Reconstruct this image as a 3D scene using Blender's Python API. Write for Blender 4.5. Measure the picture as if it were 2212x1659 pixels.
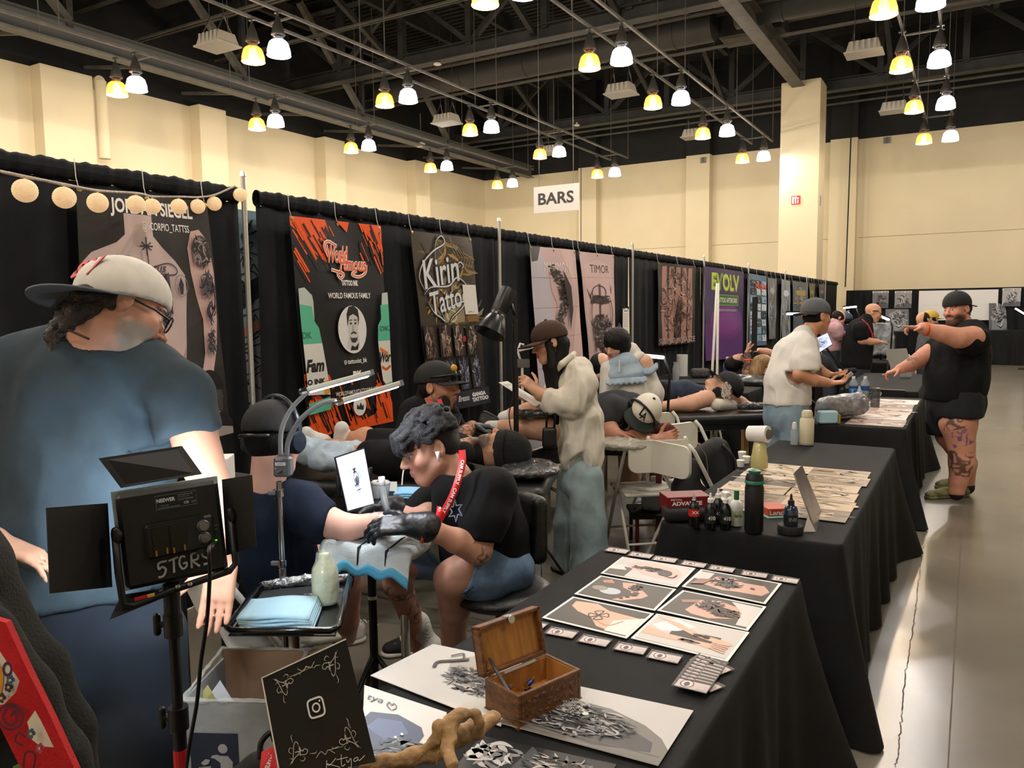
import bpy, bmesh, math, random
import numpy as np
from mathutils import Vector, Matrix
from mathutils.geometry import tessellate_polygon
for _o in list(bpy.data.objects): bpy.data.objects.remove(_o)
SC = bpy.context.scene
COL = SC.collection
# ------------------------------------------------------------------ camera
IW, IH, FPX = 2212.0, 1659.0, 1692.0
CAMZ = 1.69
_Y = np.array([2105-IW/2, 657-IH/2, FPX]); _Y /= np.linalg.norm(_Y)
_X = -np.array([-1780-IW/2, 704-IH/2, FPX]); _X -= _Y*(_X@_Y); _X /= np.linalg.norm(_X)
_Z = np.cross(_X, _Y)
if _Z[1] > 0: _Z = -_Z
RC = np.stack([_X, _Y, _Z], 1)            # camera coords = RC @ world
CRIGHT, CDOWN, CFWD = RC[0], RC[1], RC[2]
cam = bpy.data.cameras.new('camera'); camo = bpy.data.objects.new('camera', cam); COL.objects.link(camo)
cam.sensor_width = 36; cam.lens = FPX/IW*36; cam.clip_start = .02; cam.clip_end = 200
_m = Matrix.Identity(4)
for i in range(3):
 _m[i][0] = CRIGHT[i]; _m[i][1] = -CDOWN[i]; _m[i][2] = -CFWD[i]
_m[2][3] = CAMZ
camo.matrix_world = _m
SC.camera = camo
# ------------------------------------------------------------------ world, exposure
w = bpy.data.worlds.new('world'); SC.world = w; w.use_nodes = True
w.node_tree.nodes['Background'].inputs[0].default_value = (1, .95, .88, 1)
w.node_tree.nodes['Background'].inputs[1].default_value = .05
SC.view_settings.view_transform = 'Standard'; SC.view_settings.look = 'None'
SC.view_settings.exposure = 0.0; SC.view_settings.gamma = 1; SC.view_settings.use_curve_mapping = False
LAMP_W = 112.0      # watts of one hall lamp
# ------------------------------------------------------------------ picking points in the place
def ray(px, py): return RC.T @ np.array([px-IW/2, py-IH/2, FPX])
C0 = np.array([0, 0, CAMZ])
def P(px, py, d): return C0 + ray(px, py)*d/FPX                 # point at distance d along the view axis
def AZ(px, py, z): r = ray(px, py); return C0 + r*((z-CAMZ)/r[2])   # point on a level plane
def AX(px, py, x): r = ray(px, py); return C0 + r*(x/r[0])
def AY(px, py, y): r = ray(px, py); return C0 + r*(y/r[1])
def depth(p): return float(CFWD @ (np.asarray(p)-C0))
def V3(*a): return np.array(a, float)
def nrm(v): v = np.asarray(v, float); return v/(np.linalg.norm(v)+1e-12)
UP = V3(0, 0, 1)
# ------------------------------------------------------------------ colours and materials
def c(h, a=1.0):
 if not isinstance(h, str): return tuple(h)+((a,) if len(h) == 3 else ())
 h = h.lstrip('#'); v = [int(h[i:i+2], 16)/255 for i in (0, 2, 4)]
 return tuple((x/12.92 if x <= .04045 else ((x+.055)/1.055)**2.4) for x in v)+(a,)
MATS = {}
def mat(name, col='#808080', rough=.6, metal=0, spec=.5, noise=None, bump=None, vcol=False, trans=0, ior=1.45,
  emis=None, estr=0, alpha=1, wave=None, sheen=0, coat=0, sss=0):
 if name in MATS: return MATS[name]
 m = bpy.data.materials.new(name); m.use_nodes = True; MATS[name] = m
 nt = m.node_tree; b = nt.nodes['Principled BSDF']; L = nt.links.new
 b.inputs['Base Color'].default_value = c(col); b.inputs['Roughness'].default_value = rough
 b.inputs['Metallic'].default_value = metal; b.inputs['Specular IOR Level'].default_value = spec
 b.inputs['IOR'].default_value = ior; b.inputs['Transmission Weight'].default_value = trans
 b.inputs['Alpha'].default_value = alpha; b.inputs['Sheen Weight'].default_value = sheen
 b.inputs['Coat Weight'].default_value = coat
 if sss: b.inputs['Subsurface Weight'].default_value = sss; b.inputs['Subsurface Radius'].default_value = (.02, .008, .004); b.inputs['Subsurface Scale'].default_value = .3
 if emis: b.inputs['Emission Color'].default_value = c(emis); b.inputs['Emission Strength'].default_value = estr
 tc = nt.nodes.new('ShaderNodeTexCoord'); src = None
 if vcol:
  a = nt.nodes.new('ShaderNodeAttribute'); a.attribute_name = 'Col'; src = a.outputs['Color']
 if noise:
  sc, amt = noise[0], noise[1]; st = noise[2] if len(noise) > 2 else (1, 1, 1)
  mp = nt.nodes.new('ShaderNodeMapping'); mp.inputs['Scale'].default_value = st; L(tc.outputs['Object'], mp.inputs[0])
  n = nt.nodes.new('ShaderNodeTexNoise'); n.inputs['Scale'].default_value = sc; n.inputs['Detail'].default_value = 5; L(mp.outputs[0], n.inputs['Vector'])
  r = nt.nodes.new('ShaderNodeMapRange'); r.inputs[1].default_value = .3; r.inputs[2].default_value = .7; r.inputs[3].default_value = 1-amt; r.inputs[4].default_value = 1+amt
  r.interpolation_type = 'SMOOTHSTEP'; L(n.outputs['Fac'], r.inputs[0])
  x = nt.nodes.new('ShaderNodeMix'); x.data_type = 'RGBA'; x.blend_type = 'MULTIPLY'; x.inputs[0].default_value = 1
  x.inputs[6].default_value = c(col)
  if src: L(src, x.inputs[6])
  L(r.outputs[0], x.inputs[7]); src = x.outputs[2]
 if src: L(src, b.inputs['Base Color'])
 if bump or wave:
  bp = nt.nodes.new('ShaderNodeBump'); bp.inputs['Strength'].default_value = (bump or wave)[1]; bp.inputs['Distance'].default_value = .01
  if bump:
   n2 = nt.nodes.new('ShaderNodeTexNoise'); n2.inputs['Scale'].default_value = bump[0]; n2.inputs['Detail'].default_value = 4
   if len(bump) > 2:
    mp2 = nt.nodes.new('ShaderNodeMapping'); mp2.inputs['Scale'].default_value = bump[2]; L(tc.outputs['Object'], mp2.inputs[0]); L(mp2.outputs[0], n2.inputs['Vector'])
   else: L(tc.outputs['Object'], n2.inputs['Vector'])
  else:
   n2 = nt.nodes.new('ShaderNodeTexWave'); n2.inputs['Scale'].default_value = wave[0]; n2.bands_direction = wave[2]; L(tc.outputs['Object'], n2.inputs['Vector'])
  L(n2.outputs['Fac'] if bump else n2.outputs['Fac'], bp.inputs['Height']); L(bp.outputs[0], b.inputs['Normal'])
 return m
# ------------------------------------------------------------------ objects
WORG = {}
def tag(o, label=None, cat=None, group=None, kind=None):
 if label: o['label'] = label
 if cat: o['category'] = cat
 if group: o['group'] = group
 if kind: o['kind'] = kind
 return o
def thing(name, loc, label=None, cat=None, group=None, kind=None):
 o = bpy.data.objects.new(name, None); COL.objects.link(o); o.location = tuple(loc); o.empty_display_size = .05
 WORG[o.name] = np.array(loc, float)
 return tag(o, label, cat, group, kind)
def mesh_obj(name, verts, faces, mats, parent=None, smooth=False, fmat=None, cols=None, fcols=None, org=None):
 verts = np.asarray(verts, float).reshape(-1, 3)
 if parent is not None: o0 = WORG[parent.name]
 elif org is not None: o0 = np.array(org, float)
 else:
  lo, hi = verts.min(0), verts.max(0); o0 = V3((lo[0]+hi[0])/2, (lo[1]+hi[1])/2, lo[2])
 me = bpy.data.meshes.new(name); me.from_pydata((verts-o0).tolist(), [], faces if isinstance(faces, list) else faces.tolist())
 if not isinstance(mats, (list, tuple)): mats = [mats]
 for m in mats: me.materials.append(m)
 if fmat is not None: me.polygons.foreach_set('material_index', np.asarray(fmat, np.int32))
 if smooth: me.polygons.foreach_set('use_smooth', np.ones(len(me.polygons), bool))
 if cols is not None:
  a = me.color_attributes.new('Col', 'FLOAT_COLOR', 'POINT'); a.data.foreach_set('color', np.asarray(cols, np.float32).ravel())
 me.update()
 o = bpy.data.objects.new(name, me); COL.objects.link(o)
 if parent is not None:
  o.parent = parent; WORG[o.name] = o0
 else:
  o.location = tuple(o0); WORG[o.name] = o0
 return o
def copy_tree(o, loc, rz=0, label=None, parent=None):
 r = o.copy(); COL.objects.link(r); WORG[r.name] = np.array(loc, float)
 if parent is not None: r.parent = parent
 else: r.location = tuple(loc); r.rotation_euler = (0, 0, rz)
 if label: r['label'] = label
 for ch in list(o.children): copy_tree(ch, loc, 0, None, r)
 return r
def frame_from(z, x=None):
 z = nrm(z)
 if x is None: x = V3(1, 0, 0) if abs(z[0]) < .9 else V3(0, 1, 0)
 x = np.asarray(x, float); x = nrm(x-z*(x@z)); return x, np.cross(z, x), z
class MB:
 def __init__(s): s.v = []; s.f = []; s.m = []; s.n = 0; s.cm = 0
 def add(s, v, f, m=None):
  v = np.asarray(v, float).reshape(-1, 3); s.v.append(v)
  for q in f: s.f.append([i+s.n for i in q]); s.m.append(s.cm if m is None else m)
  s.n += len(v); return s
 def box(s, ctr, size, x=(1, 0, 0), y=(0, 1, 0), z=(0, 0, 1), bev=0, m=None):
  ctr = np.asarray(ctr, float); h = np.asarray(size, float)/2; B = np.stack([nrm(x), nrm(y), nrm(z)])
  if bev <= 0:
   q = np.array([[a, b, d] for a in (-1, 1) for b in (-1, 1) for d in (-1, 1)])*h
   return s.add(ctr+q@B, [[0, 1, 3, 2], [4, 6, 7, 5], [0, 4, 5, 1], [2, 3, 7, 6], [0, 2, 6, 4], [1, 5, 7, 3]], m)
  b = min(bev, h.min()*.99); pts = []; idx = {}
  for sx in (-1, 1):
   for sy in (-1, 1):
    for sz in (-1, 1):
     for ax in range(3):
      p = np.array([sx, sy, sz])*(h-b); p[ax] += [sx, sy, sz][ax]*b
      idx[(sx, sy, sz, ax)] = len(pts); pts.append(p)
  F = []
  for ax in range(3):
   o = [i for i in range(3) if i != ax]
   for sg in (-1, 1):
    q = []
    for a, d in ((-1, -1), (1, -1), (1, 1), (-1, 1)):
     k = [0, 0, 0]; k[ax] = sg; k[o[0]] = a; k[o[1]] = d; q.append(idx[tuple(k)+(ax,)])
    F.append(q if (sg > 0) == (ax != 1) else q[::-1])
   for a in (-1, 1):
    for d in (-1, 1):
     k0 = [0, 0, 0]; k1 = [0, 0, 0]; k0[ax] = -1; k1[ax] = 1
     for k in (k0, k1): k[o[0]] = a; k[o[1]] = d
     k0, k1 = tuple(k0), tuple(k1)
     q = [idx[k0+(o[0],)], idx[k1+(o[0],)], idx[k1+(o[1],)], idx[k0+(o[1],)]]
     F.append(q)
  for sx in (-1, 1):
   for sy in (-1, 1):
    for sz in (-1, 1): F.append([idx[(sx, sy, sz, a)] for a in range(3)])
  return s.add(ctr+np.array(pts)@B, F, m)
 def cyl(s, p0, p1, r0, r1=None, n=16, cap=True, m=None):
  r1 = r0 if r1 is None else r1; p0 = np.asarray(p0, float); p1 = np.asarray(p1, float); x, y, z = frame_from(p1-p0)
  a = np.arange(n)/n*2*math.pi; ring = np.cos(a)[:, None]*x+np.sin(a)[:, None]*y
  F = [[i, (i+1) % n, n+(i+1) % n, n+i] for i in range(n)]
  if cap: F += [list(range(n))[::-1], list(range(n, 2*n))]
  return s.add(np.vstack([p0+ring*r0, p1+ring*r1]), F, m)
 def tube(s, pts, r, n=8, m=None, closed=False):
  pts = np.asarray(pts, float); k = len(pts); rr = np.broadcast_to(np.asarray(r, float), (k,)); vs = []; x = None
  for i in range(k):
   t = pts[(i+1) % k]-pts[i-1] if closed else pts[min(i+1, k-1)]-pts[max(i-1, 0)]
   x, y, z = frame_from(t, x); a = np.arange(n)/n*2*math.pi
   vs.append(pts[i]+(np.cos(a)[:, None]*x+np.sin(a)[:, None]*y)*rr[i])
  F = []
  for i in range(k if closed else k-1):
   A = i*n; B = ((i+1) % k)*n
   for j in range(n): F.append([A+j, A+(j+1) % n, B+(j+1) % n, B+j])
  if not closed: F += [list(range(n))[::-1], list(range((k-1)*n, k*n))]
  return s.add(np.vstack(vs), F, m)
 def lathe(s, prof, o=(0, 0, 0), z=(0, 0, 1), n=24, m=None, x=None, cap=True):
  o = np.asarray(o, float); X, Y, Z = frame_from(z, x); a = np.arange(n)/n*2*math.pi
  ring = np.cos(a)[:, None]*X+np.sin(a)[:, None]*Y; vs = [o+ring*max(r, 1e-4)+Z*h for r, h in prof]; F = []
  for i in range(len(prof)-1):
   for j in range(n): F.append([i*n+j, i*n+(j+1) % n, (i+1)*n+(j+1) % n, (i+1)*n+j])
  if cap: F += [list(range(n))[::-1], list(range((len(prof)-1)*n, len(prof)*n))]
  return s.add(np.vstack(vs), F, m)
 def prism(s, poly, ext, m=None):
  poly = np.asarray(poly, float); n = len(poly); ext = np.asarray(ext, float)
  return s.add(np.vstack([poly, poly+ext]), [list(range(n))[::-1], list(range(n, 2*n))]+[[i, (i+1) % n, n+(i+1) % n, n+i] for i in range(n)], m)
 def grid(s, fn, nu, nv, m=None, closeu=False):
  vs = [fn(i/(nu if closeu else nu-1), j/(nv-1)) for i in range(nu) for j in range(nv)]
  F = [[i*nv+j, ((i+1) % nu)*nv+j, ((i+1) % nu)*nv+j+1, i*nv+j+1] for i in range(nu if closeu else nu-1) for j in range(nv-1)]
  return s.add(vs, F, m)
 def build(s, name, mats, parent=None, smooth=False, org=None):
  return mesh_obj(name, np.vstack(s.v), s.f, mats, parent, smooth, s.m, org=org)
def auto_smooth(o, ang=40):
 me = o.data; me.polygons.foreach_set('use_smooth', np.ones(len(me.polygons), bool)); me.set_sharp_from_angle(angle=math.radians(ang)); return o
def bez(pts, n=24):
 pts = np.asarray(pts, float); k = len(pts); out = []
 P4 = np.vstack([2*pts[0]-pts[1], pts, 2*pts[-1]-pts[-2]])
 for i in range(k-1):
  a, b, d, e = P4[i:i+4]
  for t in np.linspace(0, 1, n, endpoint=(i == k-2)):
   out.append(.5*((2*b)+(-a+d)*t+(2*a-5*b+4*d-e)*t*t+(-a+3*b-3*d+e)*t**3))
 return np.array(out)
# ------------------------------------------------------------------ noise
_rs = np.random.RandomState(7); _TAB = _rs.rand(4096)
def vnoise(p, s=1.0, seed=0):
 p = np.asarray(p, float)*s+seed*17.3; i = np.floor(p).astype(int); f = p-i; f = f*f*(3-2*f); r = 0
 for a in (0, 1):
  for b in (0, 1):
   for d in (0, 1):
    h = _TAB[((i[:, 0]+a)*73856093 ^ (i[:, 1]+b)*19349663 ^ (i[:, 2]+d)*83492791) & 4095]
    r = r+h*(f[:, 0] if a else 1-f[:, 0])*(f[:, 1] if b else 1-f[:, 1])*(f[:, 2] if d else 1-f[:, 2])
 return r*2-1
# ------------------------------------------------------------------ smooth solids: blended primitives meshed by surface nets
def surface_nets(D, lo, vox):
 ins = D < 0; nx, ny, nz = D.shape
 cnt = np.zeros((nx-1, ny-1, nz-1), np.int8)
 for a in (0, 1):
  for b in (0, 1):
   for d in (0, 1): cnt += ins[a:nx-1+a, b:ny-1+b, d:nz-1+d]
 act = (cnt > 0) & (cnt < 8); I = np.argwhere(act); ids = np.full(act.shape, -1, np.int64); ids[act] = np.arange(len(I))
 cs = [(a, b, d) for a in (0, 1) for b in (0, 1) for d in (0, 1)]
 val = np.stack([D[I[:, 0]+a, I[:, 1]+b, I[:, 2]+d] for a, b, d in cs], 1); ca = np.array(cs, float)
 acc = np.zeros((len(I), 3)); n = np.zeros(len(I))
 for e0 in range(8):
  for e1 in range(e0+1, 8):
   if abs(ca[e0]-ca[e1]).sum() != 1: continue
   v0, v1 = val[:, e0], val[:, e1]; mk = (v0 < 0) != (v1 < 0)
   t = np.where(mk, v0/np.where(mk, v0-v1, 1), 0)
   acc += np.where(mk[:, None], ca[e0]+(ca[e1]-ca[e0])*t[:, None], 0); n += mk
 V = lo+(I+acc/n[:, None])*vox; F = []
 for ax in range(3):
  sl0 = [slice(None)]*3; sl1 = [slice(None)]*3; sl0[ax] = slice(0, -1); sl1[ax] = slice(1, None)
  a, b = ins[tuple(sl0)], ins[tuple(sl1)]; ch = np.argwhere(a != b)
  if not len(ch): continue
  o1, o2 = [i for i in range(3) if i != ax]
  ok = (ch[:, o1] > 0) & (ch[:, o2] > 0) & (ch[:, o1] < D.shape[o1]-1) & (ch[:, o2] < D.shape[o2]-1); ch = ch[ok]
  fl = a[tuple(ch.T)]; q = []
  for d1, d2 in ((-1, -1), (0, -1), (0, 0), (-1, 0)):
   k = ch.copy(); k[:, o1] += d1; k[:, o2] += d2; q.append(ids[tuple(k.T)])
  q = np.stack(q, 1)
  if ax == 1: fl = ~fl
  q[~fl] = q[~fl][:, ::-1]; F.append(q)
 return V, np.vstack(F)
class SDF:
 def __init__(s, vox=.008, k=.015): s.vox = vox; s.k = k; s.ops = []; s.cuts = []
 def _p(s, fn, lo, hi, op, k): s.ops.append((fn, np.asarray(lo, float), np.asarray(hi, float), op, s.k if k is None else k)); return s
 def cone(s, a, b, ra, rb=None, op='u', k=None, fl=None):
  a = np.asarray(a, float); b = np.asarray(b, float); rb = ra if rb is None else rb; ba = b-a; L = float(ba@ba)+1e-12
  if fl is not None: fn_, fd = fl; fd = nrm(fd)          # flattened section: fl = (ratio, direction)
  def fn(p):
   q = p-a; t = np.clip(q@ba/L, 0, 1); w = q-t[..., None]*ba
   if fl is not None: h = w@fd; w = w+(h*(1/fn_-1))[..., None]*fd
   d = np.sqrt((w*w).sum(-1))-(ra+(rb-ra)*t)
   return d*(min(1, fn_*1.4) if fl is not None else 1)
  r = max(ra, rb)*(max(1, fl[0]) if fl else 1)
  return s._p(fn, np.minimum(a, b)-r, np.maximum(a, b)+r, op, k)
 def chain(s, pts, op='u', k=None, fl=None):
  for (a, ra), (b, rb) in zip(pts[:-1], pts[1:]): s.cone(a, b, ra, rb, op, k, fl)
  return s
 def pc(s, pts, op='u', k=None, fl=None):       # chain given as picture x, picture y, distance, half width in pixels
  return s.chain([(P(x, y, d), h*d/FPX) for x, y, d, h in pts], op, k, fl)
 def ell(s, ctr, r, x=(1, 0, 0), y=(0, 1, 0), z=(0, 0, 1), op='u', k=None):
  ctr = np.asarray(ctr, float); B = np.stack([nrm(x), nrm(y), nrm(z)]); r = np.asarray(r, float)*np.ones(3)
  def fn(p):
   q = (p-ctr)@B.T; k0 = np.sqrt(((q/r)**2).sum(-1)); k1 = np.sqrt(((q/(r*r))**2).sum(-1)); return k0*(k0-1)/np.maximum(k1, 1e-9)
  h = np.sqrt(((B.T*r)**2).sum(1)); return s._p(fn, ctr-h, ctr+h, op, k)
 def rbox(s, ctr, size, rad=.01, x=(1, 0, 0), y=(0, 1, 0), z=(0, 0, 1), op='u', k=None):
  ctr = np.asarray(ctr, float); B = np.stack([nrm(x), nrm(y), nrm(z)]); hh = np.asarray(size, float)/2-rad
  def fn(p):
   q = np.abs((p-ctr)@B.T)-hh; return np.sqrt((np.maximum(q, 0)**2).sum(-1))+np.minimum(q.max(-1), 0)-rad
  h = np.abs(B.T*(hh+rad)).sum(1); return s._p(fn, ctr-h, ctr+h, op, k)
 def cut(s, o, n, near=None):                    # removes what lies beyond the plane (within 'near' of its origin)
  s.cuts.append((np.asarray(o, float), nrm(n), near)); return s
 def solve(s):
  vox = s.vox; us = [o for o in s.ops if o[3] == 'u']
  lo = np.min([o[1] for o in us], 0)-3*vox-.01; hi = np.max([o[2] for o in us], 0)+3*vox+.01
  n = np.ceil((hi-lo)/vox).astype(int)+1; D = np.full(n, .5, np.float32)
  ax = [lo[i]+np.arange(n[i])*vox for i in range(3)]
  for fn, a, b, op, k in s.ops:
   m = k+2.5*vox; i0 = np.clip(np.floor((a-m-lo)/vox).astype(int), 0, n-1); i1 = np.clip(np.ceil((b+m-lo)/vox).astype(int)+1, 1, n)
   if (i1 <= i0).any(): continue
   sl = tuple(slice(u, v) for u, v in zip(i0, i1))
   g = np.stack(np.meshgrid(*[ax[i][sl[i]] for i in range(3)], indexing='ij'), -1); d = fn(g); o = D[sl]
   if op == 'u':
    h = np.maximum(k-np.abs(o-d), 0)/k if k > 0 else 0; D[sl] = np.minimum(o, d)-h*h*k*.25
   else:
    h = np.maximum(k-np.abs(o+d), 0)/k if k > 0 else 0; D[sl] = np.maximum(o, -d)+h*h*k*.25
  if s.cuts:
   g = np.stack(np.meshgrid(*ax, indexing='ij'), -1)
   for o, nn, near in s.cuts:
    d = (g-o)@nn
    if near is not None: d = np.where(((g-o)**2).sum(-1) < near*near, d, -1)
    D = np.maximum(D, d)
  D[0] = D[-1] = .5; D[:, 0] = D[:, -1] = .5; D[:, :, 0] = D[:, :, -1] = .5
  return surface_nets(D, lo, vox)
def vnormals(V, F):
 n = np.cross(V[F[:, 2]]-V[F[:, 0]], V[F[:, 3]]-V[F[:, 1]]); N = np.zeros_like(V)
 for i in range(4): np.add.at(N, F[:, i], n)
 return N/(np.linalg.norm(N, axis=1, keepdims=True)+1e-12)
def lap(V, F, it=1, lam=.5):
 for _ in range(it):
  A = np.zeros_like(V); C = np.zeros(len(V))
  for i in range(4):
   j = F[:, (i+1) % 4]; np.add.at(A, F[:, i], V[j]); np.add.at(C, F[:, i], 1); np.add.at(A, j, V[F[:, i]]); np.add.at(C, j, 1)
  V = V+(A/np.maximum(C, 1)[:, None]-V)*lam
 return V
def sdf_obj(name, parts, mats, parent=None, smooth_it=1, disp=None, color=None, org=None):
 """parts: SDF or list of SDFs, all in ONE mesh; disp(V,N)->offset along the normal; color(V,N)->rgba"""
 if isinstance(parts, SDF): parts = [parts]
 VV = []; FF = []; n = 0
 for s in parts:
  V, F = s.solve()
  if smooth_it: V = lap(V, F, smooth_it)
  if disp is not None: N = vnormals(V, F); V = V+N*disp(V, N)[:, None]
  VV.append(V); FF.append(F+n); n += len(V)
 V = np.vstack(VV); F = np.vstack(FF)
 cols = color(V, vnormals(V, F)) if color else None
 return mesh_obj(name, V, F, mats, parent, True, cols=cols, org=org)
def folds(amp=.006, s=9, ax=None, seed=0, st=(1, 1, .45)):
 st = np.asarray(st, float)
 def fn(V, N):
  q = V*st; a = vnoise(q, s, seed); b = vnoise(q+a[:, None]*.04, s*2.1, seed+3); return amp*(1-2*np.abs(a))*.7+amp*.45*b
 return fn
# ------------------------------------------------------------------ flat print: coloured shapes stacked on a sheet
_TXT = {}
def text_mesh(body, bold=0, shear=0, spacing=1):
 key = (body, bold, shear, spacing)
 if key in _TXT: return _TXT[key]
 cu = bpy.data.curves.new('t', 'FONT'); cu.body = body; cu.size = 1; cu.offset = bold; cu.shear = shear; cu.space_character = spacing; cu.resolution_u = 3
 ob = bpy.data.objects.new('t', cu)
 me = bpy.data.meshes.new_from_object(ob)
 v = np.array([x.co[:2] for x in me.vertices]).reshape(-1, 2); f = [list(p.vertices) for p in me.polygons]
 bpy.data.objects.remove(ob); bpy.data.curves.remove(cu); bpy.data.meshes.remove(me)
 if len(v):
  lo, hi = v.min(0), v.max(0); v = (v-lo)/(hi-lo+1e-9); asp = (hi-lo)[0]/(hi-lo)[1]
 else: asp = 1
 _TXT[key] = (v, f, asp); return _TXT[key]
class Art:
 """u to the right 0..1, v up 0..1 on the sheet with corners bl, br, tl"""
 def __init__(s, bl, br, tl, n=None, step=.0004, off=.001, warp=None, tr=None):
  s.o = np.asarray(bl, float); s.U = np.asarray(br, float)-s.o; s.V = np.asarray(tl, float)-s.o
  s.W = np.zeros(3) if tr is None else np.asarray(tr, float)-s.o-s.U-s.V
  s.n = nrm(np.cross(s.U, s.V)) if n is None else nrm(n)
  s.v = []; s.f = []; s.c = []; s.k = 0; s.off = off; s.step = step; s.warp = warp
  s.w = np.linalg.norm(s.U); s.h = np.linalg.norm(s.V); s.asp = s.w/s.h; s.lay = 0
 def raw(s, uv, faces, col, bump=True):
  uv = np.asarray(uv, float).reshape(-1, 2); h = s.off+s.lay*s.step
  p = s.o+uv[:, :1]*s.U+uv[:, 1:]*s.V+(uv[:, :1]*uv[:, 1:])*s.W+s.n*h
  if s.warp is not None: p = p+s.n*s.warp(uv[:, 0], uv[:, 1])[:, None]
  s.v.append(p); s.c.append(np.tile(np.array(c(col)), (len(uv), 1)))
  s.f += [[i+s.k for i in f] for f in faces]; s.k += len(uv)
  if bump: s.lay += 1
  return s
 def poly(s, uv, col, bump=True):
  if s.warp is None: return s.raw(uv, [list(range(len(uv)))], col, bump)
  T = np.array([[uv[i] for i in t] for t in tessellate_polygon([[Vector((a, b, 0)) for a, b in uv]])], float).reshape(-1, 3, 2)
  for _ in range(12):                     # split long triangles so that the shape follows the cloth
   e = np.stack([np.linalg.norm(T[:, i]-T[:, (i+1) % 3], axis=1) for i in range(3)], 1); k = e.argmax(1); big = e.max(1) > .05
   if not big.any(): break
   R = T[big]; kk = k[big]; n = np.arange(len(R)); A, B, C = R[n, kk], R[n, (kk+1) % 3], R[n, (kk+2) % 3]; M = (A+B)/2
   T = np.concatenate([T[~big], np.stack([A, M, C], 1), np.stack([M, B, C], 1)])
  return s.raw(T.reshape(-1, 2), [[3*i, 3*i+1, 3*i+2] for i in range(len(T))], col, bump)
 def rect(s, u0, v0, u1, v1, col, bump=True):
  n = 1 if s.warp is None else 30
  us = np.linspace(u0, u1, n+1); vs = np.linspace(v0, v1, n+1)
  return s.raw([(a, b) for a in us for b in vs], [[i*(n+1)+j, (i+1)*(n+1)+j, (i+1)*(n+1)+j+1, i*(n+1)+j+1] for i in range(n) for j in range(n)], col, bump)
 def disc(s, u, v, ru, rv, col, n=24, a0=0, rot=0):
  a = np.arange(n)/n*2*math.pi; x = ru*np.cos(a); y = rv*np.sin(a); cr, sr = math.cos(rot), math.sin(rot)
  return s.poly(np.stack([u+x*cr-y*sr*s.asp**-1*1.0, v+x*sr*s.asp+y*cr], 1), col)
 def ring(s, u, v, ru, rv, t, col, n=24):
  a = np.arange(n)/n*2*math.pi; o = np.stack([u+ru*np.cos(a), v+rv*np.sin(a)], 1); i = np.stack([u+ru*(1-t)*np.cos(a), v+rv*(1-t)*np.sin(a)], 1)
  return s.raw(np.vstack([o, i]), [[k, (k+1) % n, n+(k+1) % n, n+k] for k in range(n)], col)
 def stroke(s, pts, wd, col, smooth=True, taper=False, bump=True):     # wd as a share of the sheet's height
  p = np.asarray(pts, float)
  if len(p) == 2 and s.warp is not None: p = p[0]+np.linspace(0, 1, 8)[:, None]*(p[1]-p[0])
  if smooth and len(p) > 2: p = bez(np.c_[p, np.zeros(len(p))], 6)[:, :2]
  q = p*[s.asp, 1]; t = np.gradient(q, axis=0); t /= np.linalg.norm(t, axis=1, keepdims=True)+1e-9
  nn = np.stack([-t[:, 1], t[:, 0]], 1); w_ = np.full(len(q), wd/2)
  if taper: w_ = w_*np.sin(np.linspace(.12, math.pi-.12, len(q)))
  a = (q+nn*w_[:, None])/[s.asp, 1]; b = (q-nn*w_[:, None])/[s.asp, 1]; n = len(q)
  return s.raw(np.vstack([a, b]), [[i, n+i, n+i+1, i+1] for i in range(n-1)], col, bump)
 def text(s, body, u0, v0, u1, v1, col, bold=0, shear=0, rot=0):      # fitted to the box
  v, f, _ = text_mesh(body, bold, shear)
  if not len(v): return s
  uv = np.stack([u0+v[:, 0]*(u1-u0), v0+v[:, 1]*(v1-v0)], 1)
  if rot:
   cx, cy = (u0+u1)/2, (v0+v1)/2; x = (uv[:, 0]-cx)*s.asp; y = uv[:, 1]-cy
   uv = np.stack([cx+(x*math.cos(rot)-y*math.sin(rot))/s.asp, cy+x*math.sin(rot)+y*math.cos(rot)], 1)
  return s.raw(uv, f, col)
 def scrib(s, u, v, ru, rv, n, cols, seed=0, wd=.012, ln=.5):         # a cluster of short curved strokes and shaded blobs
  r = random.Random(seed)
  for i in range(n):
   a = r.random()*6.28; d = math.sqrt(r.random()); x, y = u+ru*d*math.cos(a), v+rv*d*math.sin(a); t = r.random()*6.28
   dx, dy = ru*ln*math.cos(t), rv*ln*math.sin(t); e = r.uniform(-.5, .5)
   pts = [(x-dx, y-dy), (x-dy*e*ru/rv, y+dx*e*rv/ru), (x+dx, y+dy)]
   s.stroke(pts, wd*r.uniform(.5, 1.8), cols[r.randrange(len(cols))], taper=True, bump=False)
   if i % 8 == 7: s.lay += 1
  s.lay += 1; return s
 def build(s, name, material, parent=None):
  return mesh_obj(name, np.vstack(s.v), s.f, material, parent, cols=np.vstack(s.c))
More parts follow.
